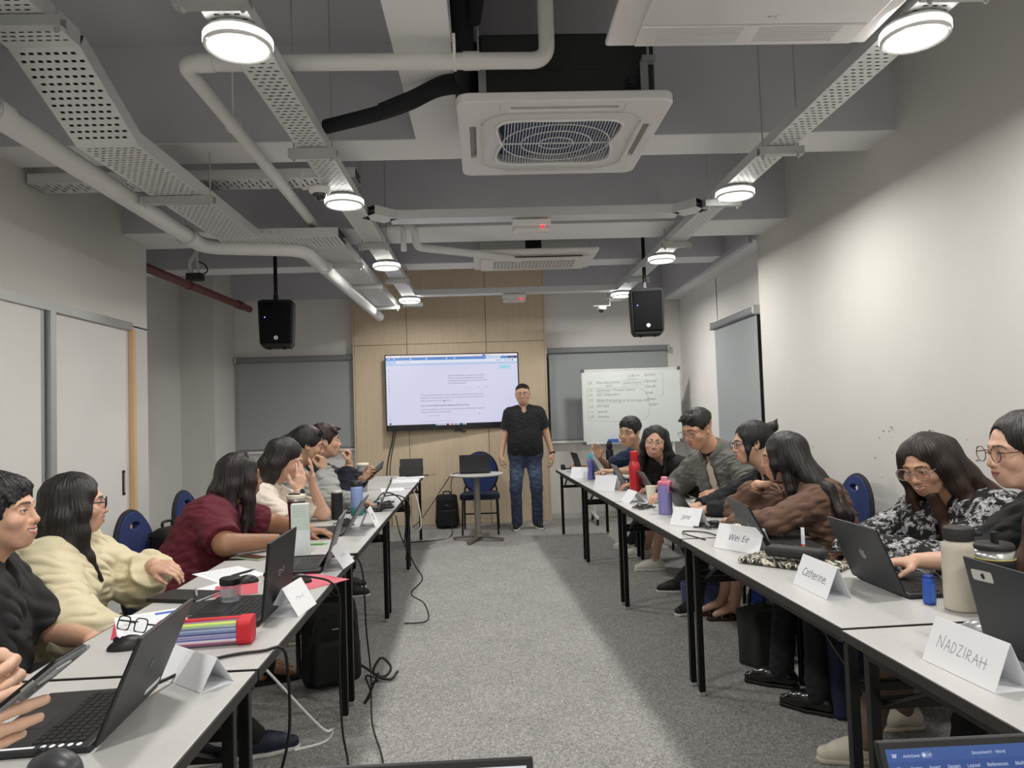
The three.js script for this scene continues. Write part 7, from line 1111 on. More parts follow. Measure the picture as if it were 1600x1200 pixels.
{
  const p2 = person({
    label: 'smiling person in a black button shirt with short black hair, at the near left edge', base: [-1.64, 0, -2.3], tyaw: PI / 2 + 0.3, s: 1.0, girth: 1.12, belly: 0.03, sw: 0.17, skin: 0xcf9c7c, headCell: 0.003, armR: 1.1,
    hip: [-1.66, 0.54, -2.3], neck: [-1.6, 0.97, -2.33], head: { c: [-1.54, 1.14, -2.35], yaw: PI / 2 + 0.12, pitch: -0.08, s: 1.0, wide: 1.05, fat: 0.8, smile: 1, mouth: 0.5, eye: 0.6, fem: 0 },
    R: { el: [-1.5, 0.72, -2.12], wr: [-1.3, 0.735, -2.0], dir: [1, 0, 0.2], palm: [0, -1, 0], curl: [0.3, 0.3, 0.3, 0.3] }, L: { el: [-1.5, 0.7, -2.58], wr: [-1.3, 0.72, -2.42], dir: [0.9, 0, 0.3], palm: [0, -1, 0], curl: [0.3, 0.3, 0.3, 0.3] },
    hair: { style: 'short', thick: 0.016, top: 0.006, line: 0.004, sideburn: -0.03, color: 0x121111, cell: 0.0034, spiky: 1, freq: 30, tufts: [[[-0.06, 0.07, 0.04], [-0.063, 0.035, 0.068], 0.016], [[-0.02, 0.095, 0.05], [-0.025, 0.075, 0.086], 0.016], [[0.02, 0.095, 0.04], [0.03, 0.078, 0.082], 0.016], [[-0.05, 0.1, 0.0], [-0.07, 0.115, 0.03], 0.018], [[-0.02, 0.12, -0.02], [-0.03, 0.138, 0.02], 0.018], [[-0.06, -0.02, -0.06], [-0.062, -0.055, -0.075], 0.026], [[0.04, -0.02, -0.08], [0.04, -0.06, -0.09], 0.026]] },
    top: { name: 'button_shirt', mat: cloth(0x131417, 0.75), sleeve: 0.85, sleeveLoose: 1.8, inf: 0.016, neckCut: true, vneck: 0.06, collar: { h: 0.034, gap: 0.45, flare: 0.018 }, fold: 0.011, foldFreq: 6 }, bottom: { mat: blackTrousers }, shoes: plainShoe(0x1a1a1c),
  });
  for (let i = 0; i < 5; i++) mesh('button', [sph(0.006, ...add(add(mix(p2.hip, p2.neck, 0.86 - i * 0.15), p2.tfw, 0.117 + [0.0, 0.017, 0.022, 0.026, 0.03][i]), p2.tl, 0.004), undefined, 10)], M.galv, p2.G);
  seatChair('person in the black button shirt', -1.7, -2.28, PI / 2 + 0.1);
}
{
  person({
    label: 'woman in a cream jacket leaning back, long dark hair and glasses, one hand raised', base: [-1.74, 0, -2.88], tyaw: PI / 2 + 0.12, girth: 1.12, sw: 0.165, bust: 0.9, skin: 0xd2a184, headCell: 0.003, armR: 1.2,
    hip: [-1.72, 0.54, -2.88], neck: [-1.66, 0.945, -2.88], head: { c: [-1.612, 1.105, -2.9], yaw: PI / 2 + 0.44, pitch: 0.0, s: 0.98, fem: 1, fat: 0.7, smile: 1, mouth: 0.4, eye: 0.7 },
    R: { el: [-1.45, 0.69, -2.62], wr: [-1.33, 0.61, -2.72], dir: [1, 0, 0], palm: [0, -1, 0], curl: [0.3, 0.3, 0.3, 0.3] }, L: { el: [-1.48, 0.74, -3.13], wr: [-1.375, 0.835, -3.03], dir: [0.92, -0.12, 0.2], palm: [-0.1, -0.8, -0.55], curl: [0.38, 0.42, 0.45, 0.5], thumb: 0.4, sleeve: 1.86, hs: 0.86 },
    legR: { knee: [-1.32, 0.56, -2.85], ankle: [-1.02, 0.085, -3.14], toe: [0.9, 0, -0.3] },
    hair: longHair({ len: 0.3, color: 0x17110f, lenR: 0.3, sideZ: 0.012, cell: 0.0036, extra: [{ p: [[-0.06, 0.05, 0.045], [-0.082, -0.02, 0.03], [-0.088, -0.1, 0.03], [-0.08, -0.2, 0.05], [-0.06, -0.3, 0.09]], r0: 0.024, r1: 0.008 }, { p: [[-0.085, -0.05, -0.03], [-0.1, -0.15, -0.03], [-0.1, -0.28, -0.02]], r0: 0.035, r1: 0.02 }] }),
    glasses: { w: 0.14, r: 0.0018, mat: M.black },
    top: { name: 'jacket', mat: cloth(0xd9cfae, 0.8), sleeve: 2, sleeveLoose: 2.2, inf: 0.022, neckCut: true, collar: { h: 0.03, gap: 0.6, flare: 0.02 }, fold: 0.012, foldFreq: 8 }, bottom: { mat: blackTrousers }, shoes: plainShoe(0x1c2338, { laces: std(0x1a2030, 0.8) }),
  });
  seatChair('woman in the cream jacket', -1.78, -2.88, PI / 2 + 0.1);
}
{
  const p = person({
    label: 'woman in a maroon short-sleeved jacket with dark straight hair, leaning on the table', base: [-1.66, 0, -3.88], tyaw: PI / 2 + 0.15, girth: 1.3, belly: 0.02, sw: 0.185, bust: 1.0, skin: 0x9a6a4a, headCell: 0.0036, armR: 1.35,
    hip: [-1.66, 0.54, -3.88], neck: [-1.43, 0.97, -3.93], head: { c: [-1.345, 1.112, -4.0], yaw: PI / 2 + 0.5, pitch: 0.05, s: 1.02, fem: 1, fat: 0.5, smile: 1, mouth: 0.4, eye: 0.7, lip: 0x7d4038 },
    R: { el: [-1.29, 0.815, -3.6], wr: [-1.1, 0.795, -3.78], dir: [0.8, -0.08, -0.4], palm: [0, -1, 0], curl: [0.25, 0.25, 0.3, 0.3] }, L: { el: [-1.25, 0.82, -4.24], wr: [-1.0, 0.79, -4.1], dir: [0.9, -0.05, 0.2], palm: [0, -1, 0], curl: [0.3, 0.3, 0.3, 0.3] },
    legR: { ankle: [-1.22, 0.085, -4.0], toe: [0.9, 0, -0.35] },
    hair: longHair({ len: 0.27, color: 0x1a1210, lenR: 0.24, sideZ: 0.02, out: -0.02, extra: [{ p: [[-0.06, 0.06, 0.04], [-0.086, -0.02, 0.04], [-0.09, -0.12, 0.04], [-0.07, -0.25, 0.06]], r0: 0.028, r1: 0.014 }] }),
    top: { name: 'short_jacket', mat: cloth(0x5e1626, 0.8), sleeve: 0.86, sleeveLoose: 1.7, inf: 0.018, neckCut: true, open: 0.035, under: cloth(0xd9d4d0), collar: { h: 0.02, gap: 0.7 }, fold: 0.009 }, bottom: { mat: blackTrousers }, shoes: { kind: 'sandal', mat: std(0x17120f, 0.6), soleMat: std(0x1a1512, 0.8) },
  });
  wristband(p, 1, M.black); lanyard(p, std(0x2f4f9a, 0.6), std(0x3a5fae, 0.5), 0.26);
  mesh('hair_band', [tf(torus(0.087, 0.006, 0, 0, 0, [0, 0, 0], [0.95, 1.0, 1.6], PI), [0, 0, 0]).applyQuaternion(p.F.q).translate(...p.F.P(0, 0.042, 0.02))], M.darkRubber, p.G);
}
{
  const p = person({
    label: 'woman in a white short-sleeved top hiding her face in both hands', base: [-1.62, 0, -4.55], tyaw: PI / 2 + 0.15, girth: 1.08, sw: 0.16, skin: 0xd0a084, headCell: 0.004, armR: 1.1,
    hip: [-1.62, 0.54, -4.55], neck: [-1.37, 1.0, -4.56], head: { c: [-1.27, 1.165, -4.6], yaw: PI / 2 + 0.2, pitch: 0.38, s: 1.05, fem: 1, eye: 0.3 },
    R: { el: [-1.15, 0.8, -4.32], wr: [-1.15, 0.98, -4.46], dir: [0.08, 1, -0.22], palm: [-0.75, 0, -0.65], curl: [0.12, 0.1, 0.12, 0.18], thumb: 0.1 }, L: { el: [-1.08, 0.8, -4.78], wr: [-1.12, 0.985, -4.68], dir: [0.02, 1, 0.05], palm: [-0.9, 0, 0.35], curl: [0.12, 0.1, 0.12, 0.18], thumb: 0.1 },
    hair: longHair({ len: 0.2, color: 0x17110f, tip: 0x2c1c15, cell: 0.0048, out: 0.0 }),
    top: { name: 'tee_shirt', mat: cloth(0xe4dacb, 0.85), sleeve: 0.85, sleeveLoose: 1.5, inf: 0.016, neckCut: true, collar: { h: 0.012, gap: 0.0, t: 0.006 }, fold: 0.008 }, bottom: { mat: greyTrousers }, shoes: plainShoe(0xb9b0a2),
    legR: { ankle: [-1.22, 0.085, -4.68], toe: [0.97, 0, -0.2] },
  });
  wristband(p, 1, std(0xc9b9ae, 0.5), M.blackMetal);
  seatChair('woman hiding her face', -1.82, -5.05, PI / 2);
}
{
  const p = person({
    label: 'person in a pale grey hoodie with sunglasses pushed up on dark tied hair', base: [-1.62, 0, -5.2], tyaw: PI / 2 + 0.2, girth: 1.05, sw: 0.165, skin: 0xb58a68, headCell: 0.004, armR: 1.1,
    hip: [-1.62, 0.54, -5.2], neck: [-1.39, 1.06, -5.2], head: { c: [-1.27, 1.232, -5.2], yaw: PI / 2 + 0.3, pitch: 0.22, s: 1.05, fem: 1, eye: 0.6, smile: 0.6 },
    R: { el: [-1.07, 0.86, -4.98], wr: [-1.13, 1.06, -5.06], dir: [-0.12, 1, -0.15], palm: [-0.9, 0.1, -0.3], curl: [0.8, 0.9, 0.9, 0.9], thumb: 0.7 }, L: { el: [-1.2, 0.82, -5.5], wr: [-0.95, 0.8, -5.32], dir: [0.9, -0.05, 0.2], palm: [0, -1, 0], curl: [0.3, 0.3, 0.3, 0.3] },
    hair: { style: 'long', thick: 0.013, nape: -0.03, color: 0x151110, cell: 0.0048, locks: [{ p: [[0, 0.03, -0.1], [0, 0.0, -0.15]], r0: 0.045, r1: 0.04 }] },
    top: { name: 'hoodie', mat: cloth(0x9d9f9c, 0.95), sleeve: 1.97, sleeveLoose: 1.9, inf: 0.02, neckCut: true, collar: { h: 0.045, gap: 0.5, flare: 0.03, t: 0.014 }, fold: 0.012 }, bottom: { mat: navyTrousers }, shoes: plainShoe(0x33353a),
  });
  const s = spectaclesGeo(0.145, 0.056, 0.044, 0.12, 0.002), m = new THREE.Matrix4().compose(V(p.F.P(0, 0.098, 0.072)), p.F.q.clone().multiply(new THREE.Quaternion().setFromEuler(new THREE.Euler(-0.55, 0, 0))), V(1.05, 1.05, 1.05)); const gm = mesh('sunglasses', s.frame.map((q) => q.applyMatrix4(m)), M.black, p.G); for (const q of s.lens) mesh('lens', [q.applyMatrix4(m)], M.screenOff, gm);
  seatChair('person in the pale grey hoodie', -1.82, -5.62, PI / 2);
}
{
  const p = person({
    label: 'laughing person in a navy jacket with reddish-brown short hair and a raised fist', base: [-1.6, 0, -5.85], tyaw: PI / 2 + 0.25, girth: 1.05, sw: 0.165, skin: 0xcc9a7a, headCell: 0.004, armR: 1.1,
    hip: [-1.6, 0.54, -5.85], neck: [-1.4, 1.06, -5.78], head: { c: [-1.262, 1.24, -5.72], yaw: PI / 2 + 0.25, pitch: -0.02, s: 1.08, smile: 1, mouth: 0.6, eye: 0.5 },
    R: { el: [-1.06, 0.88, -5.5], wr: [-1.055, 1.07, -5.56], dir: [0.05, 1, 0.0], palm: [-0.9, 0, 0.4], curl: [0.9, 1, 1, 1], thumb: 0.8, sleeve: 1.8 }, L: { el: [-1.15, 0.87, -6.05], wr: [-0.99, 0.93, -5.85], dir: [0.7, 0.4, 0.2], palm: [0.1, 0.4, 0.8], curl: [0.5, 0.5, 0.5, 0.5], thumb: 0.3, sleeve: 1.8 },
    hair: { style: 'short', thick: 0.016, top: 0.01, line: 0.0, sideburn: -0.02, color: 0x2c1612, tip: 0x4a241a, cell: 0.0048, spiky: 1, freq: 26, tufts: [[[0, 0.1, 0.05], [0.0, 0.085, 0.1], 0.024], [[-0.05, 0.09, 0.04], [-0.055, 0.06, 0.085], 0.022], [[-0.05, 0.02, -0.07], [-0.05, -0.05, -0.09], 0.03], [[0.05, 0.02, -0.07], [0.05, -0.05, -0.09], 0.03]] },
    top: { name: 'jacket', mat: cloth(0x171b2a, 0.8), sleeve: 1.85, sleeveLoose: 1.9, inf: 0.02, neckCut: true, collar: { h: 0.04, gap: 0.5, flare: 0.02, t: 0.01 }, fold: 0.012 }, bottom: { mat: blackTrousers }, shoes: plainShoe(0x202024),
  });
  const o = thing('tablet', 'dark tablet held up at a slant behind the pale blue bottle', 'tablet', [-0.905, 0.985, -5.86]); mesh('slab', [tf(rbox(0.17, 0.008, 0.24, 0.003), [0, 0, 0], [0.15, 0.1, 0.68])], M.black, o); mesh('glass', [tf(rbox(0.16, 0.001, 0.23, 0.0004), [-0.003, 0.0045, 0], [0.15, 0.1, 0.68])], M.screenOff, o);
  seatChair('person in the navy jacket with the raised fist', -1.8, -6.25, PI / 2);
}
// ---- right row, from the far end
{
  const p = person({
    label: 'man in a navy collared shirt with short black hair, sitting before the whiteboard', base: [1.9, 0, -6.95], tyaw: -1.25, girth: 1.05, sw: 0.18, skin: 0xc29472, headCell: 0.004, s: 1.02,
    hip: [1.9, 0.54, -6.95], neck: [1.46, 1.03, -6.72], head: { c: [1.312, 1.205, -6.6], yaw: -0.72, pitch: 0.1, roll: -0.08, s: 1.1, eye: 0.8, fat: 0.5 },
    L: { el: [1.34, 0.87, -6.36], wr: [1.12, 0.865, -6.45], dir: [-0.95, 0.1, -0.15], palm: [0, -1, 0], curl: [0.3, 0.3, 0.3, 0.3], sleeve: 0.8 }, R: { el: [1.18, 0.86, -7.1], wr: [1.06, 0.98, -6.85], dir: [-0.3, 0.75, 0.35], palm: [-0.2, -0.3, 0.9], curl: [0.3, 0.25, 0.3, 0.35], thumb: 0.2, spread: 0.12, sleeve: 0.8 },
    hair: { style: 'short', thick: 0.014, top: 0.014, line: 0.008, sideburn: -0.005, color: 0x121011, cell: 0.0048, spiky: 1, freq: 26, tufts: [[[-0.02, 0.1, 0.04], [-0.03, 0.1, 0.078], 0.018], [[0.03, 0.1, 0.04], [0.03, 0.1, 0.075], 0.018], [[-0.055, 0.08, 0.03], [-0.06, 0.068, 0.06], 0.016]] },
    top: { name: 'collared_shirt', mat: cloth(0x1c2b4a, 0.8), sleeve: 0.8, sleeveLoose: 1.6, inf: 0.016, neckCut: true, vneck: 0.05, collar: { h: 0.03, gap: 0.4, flare: 0.018, mat: cloth(0x17233d) }, fold: 0.009 }, bottom: { mat: navyTrousers }, shoes: plainShoe(0xd9d5cc), legL: { ankle: [1.42, 0.085, -7.3], toe: [-0.9, 0, -0.4] },
  });
  wristband(p, 0, M.black); seatChair('man in the navy collared shirt', 2.02, -7.35, -PI / 2);
}
{
  person({
    label: 'laughing woman with thin round glasses and long black hair, in a black top', base: [1.88, 0, -6.05], tyaw: -1.2, girth: 1.0, sw: 0.155, skin: 0xcf9d80, headCell: 0.0036,
    hip: [1.88, 0.54, -6.05], neck: [1.46, 0.985, -5.86], head: { c: [1.352, 1.142, -5.78], yaw: -0.3, pitch: 0.06, roll: -0.1, s: 1.04, fem: 1, fat: 0.6, smile: 1, mouth: 0.5, eye: 0.4 },
    L: { el: [1.56, 0.82, -5.52], wr: [1.33, 0.795, -5.62], dir: [-0.95, 0, -0.2], palm: [0, -1, 0], curl: [0.3, 0.3, 0.3, 0.3] }, R: { el: [1.3, 0.82, -6.2], wr: [1.2, 0.79, -5.98], dir: [-0.8, 0, 0.4], palm: [0, -1, 0], curl: [0.3, 0.3, 0.3, 0.3] },
    hair: longHair({ len: 0.3, color: 0x131010, cell: 0.0046, line: 0.01, lenR: 0.12, face: 0.062, extra: [{ p: [[0.07, 0.0, -0.03], [0.11, -0.1, -0.05], [0.15, -0.22, -0.08], [0.17, -0.32, -0.1]], r0: 0.04, r1: 0.025 }] }), glasses: { w: 0.138, lw: 0.052, lh: 0.046, r: 0.0012, round: 2, mat: wireFrame },
    top: { name: 'knit_top', mat: cloth(0x121214, 0.9), sleeve: 1.95, sleeveLoose: 1.7, inf: 0.016, neckCut: true, collar: { h: 0.012, gap: 0, t: 0.008 }, fold: 0.009 }, bottom: { name: 'shorts', mat: blackTrousers, to: 0.95 }, shoes: plainShoe(0xd9d6cd), legL: { knee: [1.5, 0.55, -6.2], ankle: [1.44, 0.085, -6.34], toe: [-1, 0, 0.05] }, legR: { knee: [1.48, 0.55, -6.4], ankle: [1.5, 0.085, -6.9], toe: [-0.8, 0, -0.2] },
  });
  seatChair('laughing woman in black', 2.0, -6.5, -PI / 2 - 0.15);
}
{
  const hoodM = std(0x84847e, 0.95, { map: rep(heather, 6), bumpMap: rep(M.fabB, 7), bumpScale: 0.0006 });
  const p = person({
    label: 'man in a zipped-open grey hoodie and glasses looking down at the table', base: [1.88, 0, -5.05], tyaw: -1.1, girth: 1.14, sw: 0.195, skin: 0xc4906e, headCell: 0.0036, s: 1.05, armR: 1.1, neckR: 0.056,
    hip: [1.88, 0.54, -5.05], neck: [1.57, 1.075, -4.93], head: { c: [1.432, 1.262, -4.86], yaw: -1.12, pitch: 0.36, roll: 0.0, s: 1.09, eye: 0.45, fat: 0.4 },
    L: { el: [1.69, 0.83, -4.5], wr: [1.52, 0.83, -4.72], dir: [-0.9, -0.1, -0.25], palm: [0.2, -0.6, -0.8], curl: [0.5, 0.5, 0.5, 0.5], thumb: 0.4 }, R: { el: [1.4, 0.83, -5.35], wr: [1.25, 0.8, -5.1], dir: [-0.8, 0, 0.5], palm: [0, -1, 0], curl: [0.3, 0.3, 0.3, 0.3] },
    hair: { style: 'short', thick: 0.01, top: 0.014, line: 0.012, sideburn: -0.0, color: 0x15110f, cell: 0.0046, freq: 26, tufts: [[[0.0, 0.1, 0.05], [0.0, 0.098, 0.09], 0.022], [[0.035, 0.095, 0.05], [0.03, 0.088, 0.088], 0.02], [[-0.035, 0.095, 0.05], [-0.03, 0.092, 0.09], 0.02]] }, glasses: { w: 0.142, r: 0.0014, lh: 0.036, mat: std(0x6a5a50, 0.4) },
    top: { name: 'hoodie', mat: hoodM, sleeve: 1.86, sleeveLoose: 1.8, inf: 0.02, neckCut: true, open: 0.045, under: cloth(0xcdbdb2), collar: { h: 0.06, gap: 0.55, flare: 0.03, t: 0.015 }, fold: 0.012, uv: 1 }, bottom: { mat: greyTrousers }, shoes: plainShoe(0x1a1a1c), legL: { ankle: [1.45, 0.085, -5.55], toe: [-0.95, 0, -0.1] },
  });
  mesh('cuff', [rod(mix(p.arms[0].E, p.arms[0].W, 0.78), mix(p.arms[0].E, p.arms[0].W, 0.96), 0.042, 18, 0.036)], M.blackMatte, p.G);
  mesh('inner_collar', [tf(torus(0.062, 0.012, 0, 0, 0, [PI / 2, 0, 0]), [0, 0, 0]).applyQuaternion(new THREE.Quaternion().setFromUnitVectors(V(0, 1, 0), V(p.up))).translate(...add(add(p.neck, p.up, 0.055), p.tfw, 0.012))], M.blackMatte, p.G);
  { const a = p.arms[0], c = add(mix(p.hip, p.neck, 0.74), p.tfw, 0.135), d = p.tl; mesh('chest_stripe', [rod(add(add(c, d, 0.04), p.up, -0.015), add(add(c, d, 0.13), p.up, 0.02), 0.004), rod(add(add(c, d, 0.045), p.up, -0.035), add(add(c, d, 0.135), p.up, 0.0), 0.004)], M.black, p.G); mesh('drawcord', [tube([add(add(add(p.neck, p.tfw, 0.1), p.tl, 0.05), p.up, -0.02), add(add(add(p.neck, p.tfw, 0.142), p.tl, 0.065), p.up, -0.09), add(add(add(p.neck, p.tfw, 0.15), p.tl, 0.06), p.up, -0.2)], 0.004, 16)], M.black, p.G); }
  seatChair('man in the grey hoodie', 2.02, -5.3, -PI / 2 - 0.1);
}
{
  person({
    label: 'woman with tied-up black hair and glasses, half hidden behind the brown sweater', base: [2.0, 0, -4.42], tyaw: -PI / 2 - 0.05, girth: 1.0, sw: 0.155, skin: 0xcf9f82, headCell: 0.0036,
    hip: [2.0, 0.54, -4.42], neck: [1.73, 1.0, -4.36], head: { c: [1.605, 1.178, -4.35], yaw: -PI / 2 - 0.05, pitch: 0.08, s: 1.04, fem: 1, eye: 0.7 },
    L: { el: [1.5, 0.82, -4.22], wr: [1.3, 0.79, -4.34], dir: [-0.95, 0, -0.1], palm: [0, -1, 0], curl: [0.3, 0.3, 0.3, 0.3] }, R: { el: [1.5, 0.82, -4.62], wr: [1.3, 0.79, -4.5], dir: [-0.95, 0, 0.1], palm: [0, -1, 0], curl: [0.3, 0.3, 0.3, 0.3] },
    hair: { style: 'long', thick: 0.013, nape: -0.045, line: 0.0, color: 0x141112, cell: 0.0046, locks: [{ p: [[0, 0.07, -0.09], [0.0, 0.08, -0.14]], r0: 0.03, r1: 0.03 }, { p: [[0, 0.09, -0.14], [0.0, 0.125, -0.17]], r0: 0.012, r1: 0.004 }, { p: [[0.062, 0.05, 0.05], [0.072, -0.03, 0.045], [0.066, -0.1, 0.05]], r0: 0.011, r1: 0.005 }] }, glasses: { w: 0.14, r: 0.002, mat: std(0x27303c, 0.4) },
    top: { name: 'vest', mat: cloth(0x18181c, 0.8), sleeve: 1.9, inf: 0.018, neckCut: true, vneck: 0.1, collar: { h: 0.03, gap: 0.7, mat: cloth(0x8d7d80) }, fold: 0.009 }, bottom: { name: 'skirt', mat: blackTrousers, to: 0.96, skirt: true }, shoes: { kind: 'sandal', mat: std(0x4a3226, 0.6), soleMat: std(0x2a1c16, 0.8) }, legL: { knee: [1.58, 0.55, -4.5], ankle: [1.6, 0.085, -4.78], toe: [-1, 0, 0] }, legR: { knee: [1.58, 0.55, -4.62], ankle: [1.56, 0.085, -4.9], toe: [-1, 0, -0.1] },
  });
  seatChair('woman with tied-up hair and glasses', 2.06, -4.5, -PI / 2);
}
{
  const knit = std(0x6b5245, 0.95, { bumpMap: rep(knitTex, 6), bumpScale: 0.0012 });
  person({
    label: 'woman in a brown knitted sweater with very long black hair, chin on her hand', base: [1.9, 0, -3.6], tyaw: -PI / 2 - 0.1, girth: 1.03, sw: 0.165, skin: 0xc99878, headCell: 0.0032, armR: 1.0,
    hip: [1.82, 0.54, -3.6], neck: [1.665, 0.975, -3.7], head: { c: [1.555, 1.128, -3.76], yaw: -PI / 2 - 0.32, pitch: 0.12, roll: -0.06, s: 1.04, fem: 1, eye: 0.5 },
    L: { el: [1.375, 0.83, -3.5], wr: [1.3, 0.80, -3.78], dir: [-0.2, 0, -0.9], palm: [0, -1, 0], curl: [0.3, 0.3, 0.3, 0.3], sleeve: 2 }, R: { el: [1.36, 0.84, -3.95], wr: [1.437, 0.985, -3.83], dir: [0.8, 0.1, 0.42], palm: [0.05, -1, 0.1], curl: [0.38, 0.35, 0.35, 0.4], thumb: 0.4, sleeve: 1.9 },
    hair: longHair({ len: 0.16, color: 0x141010, tip: 0x1d1512, cell: 0.0042, out: 0.04, lenR: 0.2, lenL: 0.1, sideZ: 0.005, face: 0.055, extra: [{ p: [[0.06, 0.05, 0.05], [0.076, -0.02, 0.055], [0.07, -0.09, 0.06]], r0: 0.02, r1: 0.008 },
{ world: 1, p: [[-0.319, 1.149, -0.074], [-0.25, 1.04, 0], [-0.2, 0.975, 0.08], [-0.17, 0.86, 0.14], [-0.17, 0.7, 0.17]], r0: 0.046, r1: 0.02 },
      { world: 1, p: [[-0.3, 1.13, -0.12], [-0.22, 1.03, -0.06], [-0.155, 0.93, 0.02], [-0.135, 0.8, 0.08], [-0.14, 0.66, 0.1]], r0: 0.05, r1: 0.018 },
      { world: 1, p: [[-0.34, 1.14, -0.06], [-0.29, 1.035, 0.03], [-0.245, 0.985, 0.125], [-0.22, 0.88, 0.175], [-0.21, 0.77, 0.19]], r0: 0.04, r1: 0.014 },
      { world: 1, p: [[-0.28, 1.12, -0.2], [-0.2, 1.01, -0.16], [-0.14, 0.86, -0.1], [-0.12, 0.68, -0.06]], r0: 0.05, r1: 0.02 } ] }),
    top: { name: 'sweater', mat: knit, sleeve: 2, sleeveLoose: 1.35, inf: 0.02, neckCut: true, collar: { h: 0.015, gap: 0, t: 0.01 }, fold: 0.011, uv: 1 }, bottom: { mat: blackTrousers, inf: 0.016 }, shoes: { mat: phys(0x0d0d0e, 0.25, { clearcoat: 0.6 }), soleMat: M.black, point: true, high: 0.08 }, legL: { knee: [1.55, 0.56, -3.42], ankle: [1.47, 0.085, -3.29], toe: [-0.8, 0, -0.62] }, legR: { knee: [1.53, 0.56, -3.68], ankle: [1.43, 0.085, -3.62], toe: [-0.85, 0, -0.5] },
  });
  seatChair('woman in the brown sweater', 1.9, -3.58, -PI / 2);
}
{
  const p = person({
    label: 'smiling woman in a black and white leaf-patterned jacket with brown shoulder-length hair', base: [2.08, 0, -2.95], tyaw: -1.2, girth: 1.18, sw: 0.175, bust: 0.9, skin: 0xc99676, headCell: 0.003, armR: 1.25,
    hip: [2.08, 0.54, -2.95], neck: [1.93, 0.97, -2.93], head: { c: [1.812, 1.135, -2.93], yaw: -1.12, pitch: 0.34, roll: 0.08, s: 1.0, fem: 1, fat: 0.9, smile: 1, mouth: 0.4, eye: 0.4 },
    L: { el: [1.76, 0.76, -2.66], wr: [1.56, 0.79, -2.85], dir: [-0.9, 0, -0.3], palm: [0, -1, 0], curl: [0.3, 0.3, 0.3, 0.3] }, R: { el: [1.7, 0.78, -3.16], wr: [1.52, 0.79, -3.0], dir: [-0.9, 0, 0.2], palm: [0, -1, 0], curl: [0.3, 0.3, 0.3, 0.3] },
    hair: longHair({ len: 0.15, color: 0x221815, tip: 0x4a2e22, cell: 0.0036, out: 0.1, lenR: 0.1, lenL: 0.12, sideZ: 0.01, face: 0.058, seed: 3, extra: [{ p: [[0.06, 0.07, 0.03], [0.085, 0.0, 0.02], [0.1, -0.09, 0.0], [0.12, -0.17, -0.04]], r0: 0.034, r1: 0.02 }, { p: [[0.07, 0.03, -0.05], [0.11, -0.07, -0.07], [0.15, -0.16, -0.11], [0.18, -0.2, -0.15]], r0: 0.045, r1: 0.016 }, { p: [[-0.06, 0.06, 0.04], [-0.08, -0.03, 0.045], [-0.078, -0.12, 0.05], [-0.06, -0.17, 0.06]], r0: 0.026, r1: 0.01 }, { p: [[0.02, -0.11, 0.06], [0.03, -0.18, 0.06], [0.05, -0.25, 0.08], [0.03, -0.33, 0.1]], r0: 0.025, r1: 0.015 }] }), glasses: { w: 0.145, lw: 0.056, lh: 0.048, r: 0.0016, round: 2.4, mat: std(0xa09088, 0.3, { metalness: 0.3 }) },
    top: { name: 'patterned_jacket', mat: std(0xffffff, 0.85, { map: floral }), uv: 2.4, sleeve: 2, sleeveLoose: 1.9, inf: 0.024, neckCut: true, open: 0.03, under: cloth(0x17171a), collar: { h: 0.045, gap: 0.55, flare: 0.03, t: 0.014, mat: std(0x8d8d90, 0.9, { map: floral }) }, fold: 0.012 }, bottom: { mat: cloth(0x6d5a50) }, shoes: plainShoe(0xd6cfbe, { soleMat: std(0xc9c1b0, 0.7), high: 0.12, laces: std(0xe4dece, 0.8) }), legL: { knee: [1.62, 0.56, -2.84], ankle: [1.44, 0.085, -2.83], toe: [-1, 0, -0.12] }, legR: { knee: [1.64, 0.56, -3.0], ankle: [1.75, 0.085, -3.1], toe: [-1, 0, 0] },
  });
  lanyard(p, std(0x4a5a78, 0.6), null, 0.3, 0.02); seatChair('woman in the leaf-patterned jacket', 2.16, -3.08, -PI / 2 - 0.2);
}
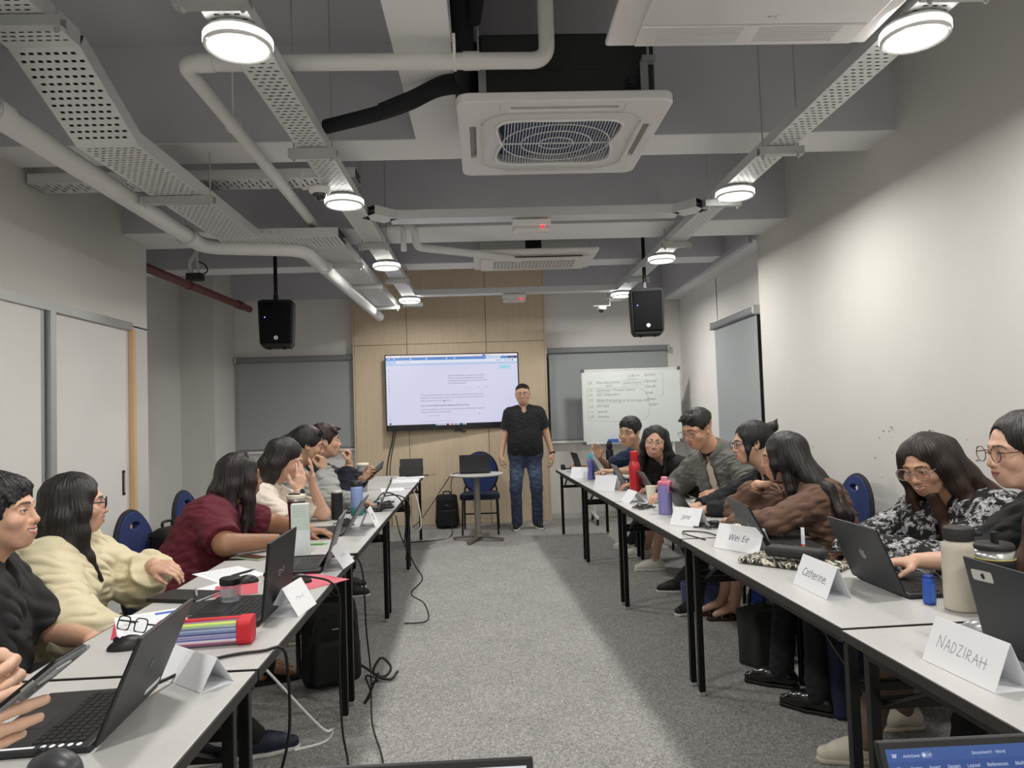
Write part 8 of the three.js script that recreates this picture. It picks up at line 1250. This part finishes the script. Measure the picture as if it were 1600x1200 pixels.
{
  const p = person({
    label: 'woman in black with a blue lanyard and a low brown ponytail over her shoulder', base: [2.12, 0, -2.3], tyaw: -PI / 2 - 0.15, girth: 1.05, sw: 0.165, skin: 0xcfa084, headCell: 0.003, armR: 1.1,
    hip: [2.12, 0.54, -2.3], neck: [1.9, 1.04, -2.3], head: { c: [1.778, 1.222, -2.35], yaw: -PI / 2 - 0.12, pitch: 0.08, s: 1.02, fem: 1, eye: 0.7, smile: 0.3 },
    R: { el: [1.74, 0.83, -2.52], wr: [1.545, 0.82, -2.6], dir: [-0.95, -0.05, -0.1], palm: [0, -1, 0.1], curl: [0.3, 0.28, 0.3, 0.32], thumb: 0.3, sleeve: 1.3 }, L: { el: [1.78, 0.82, -2.0], wr: [1.56, 0.79, -1.86], dir: [-0.95, 0, 0], palm: [0, -1, 0], curl: [0.3, 0.3, 0.3, 0.3] },
    hair: { style: 'long', thick: 0.013, nape: -0.06, line: 0.02, face: 0.062, color: 0x1b1615, tip: 0x43281e, cell: 0.0036, locks: [{ p: [[0.06, 0.06, 0.03], [0.078, 0.02, 0.0], [0.07, -0.03, -0.05]], r0: 0.022, r1: 0.03 }, { p: [[0, -0.02, -0.085], [0.02, -0.09, -0.075], [0.06, -0.14, -0.03], [0.07, -0.22, 0.03], [0.06, -0.34, 0.075], [0.05, -0.46, 0.09]], r0: 0.045, r1: 0.016 }] }, glasses: { w: 0.142, lw: 0.054, lh: 0.05, r: 0.0016, round: 2, mat: std(0x6a3a34, 0.35) },
    top: { name: 'blouse', mat: cloth(0x131315, 0.85), sleeve: 1.95, sleeveLoose: 2.2, inf: 0.02, neckCut: true, collar: { h: 0.015, gap: 0.3, t: 0.008 }, fold: 0.013 }, bottom: { mat: blackTrousers }, shoes: plainShoe(0x222226), legL: { out: 0.1 }, legR: { out: 0.1 },
  });
  lanyard(p, std(0x2446b0, 0.5), std(0xc9c2a8, 0.4, { metalness: 0.2 }), 0.3, 0.0); seatChair('woman with the blue lanyard', 2.2, -2.3, -PI / 2);
}

cast(scene);
scene.traverse((o) => { if (o.isLight) o.castShadow = !o.isRectAreaLight; });
renderer.render(scene, camera);
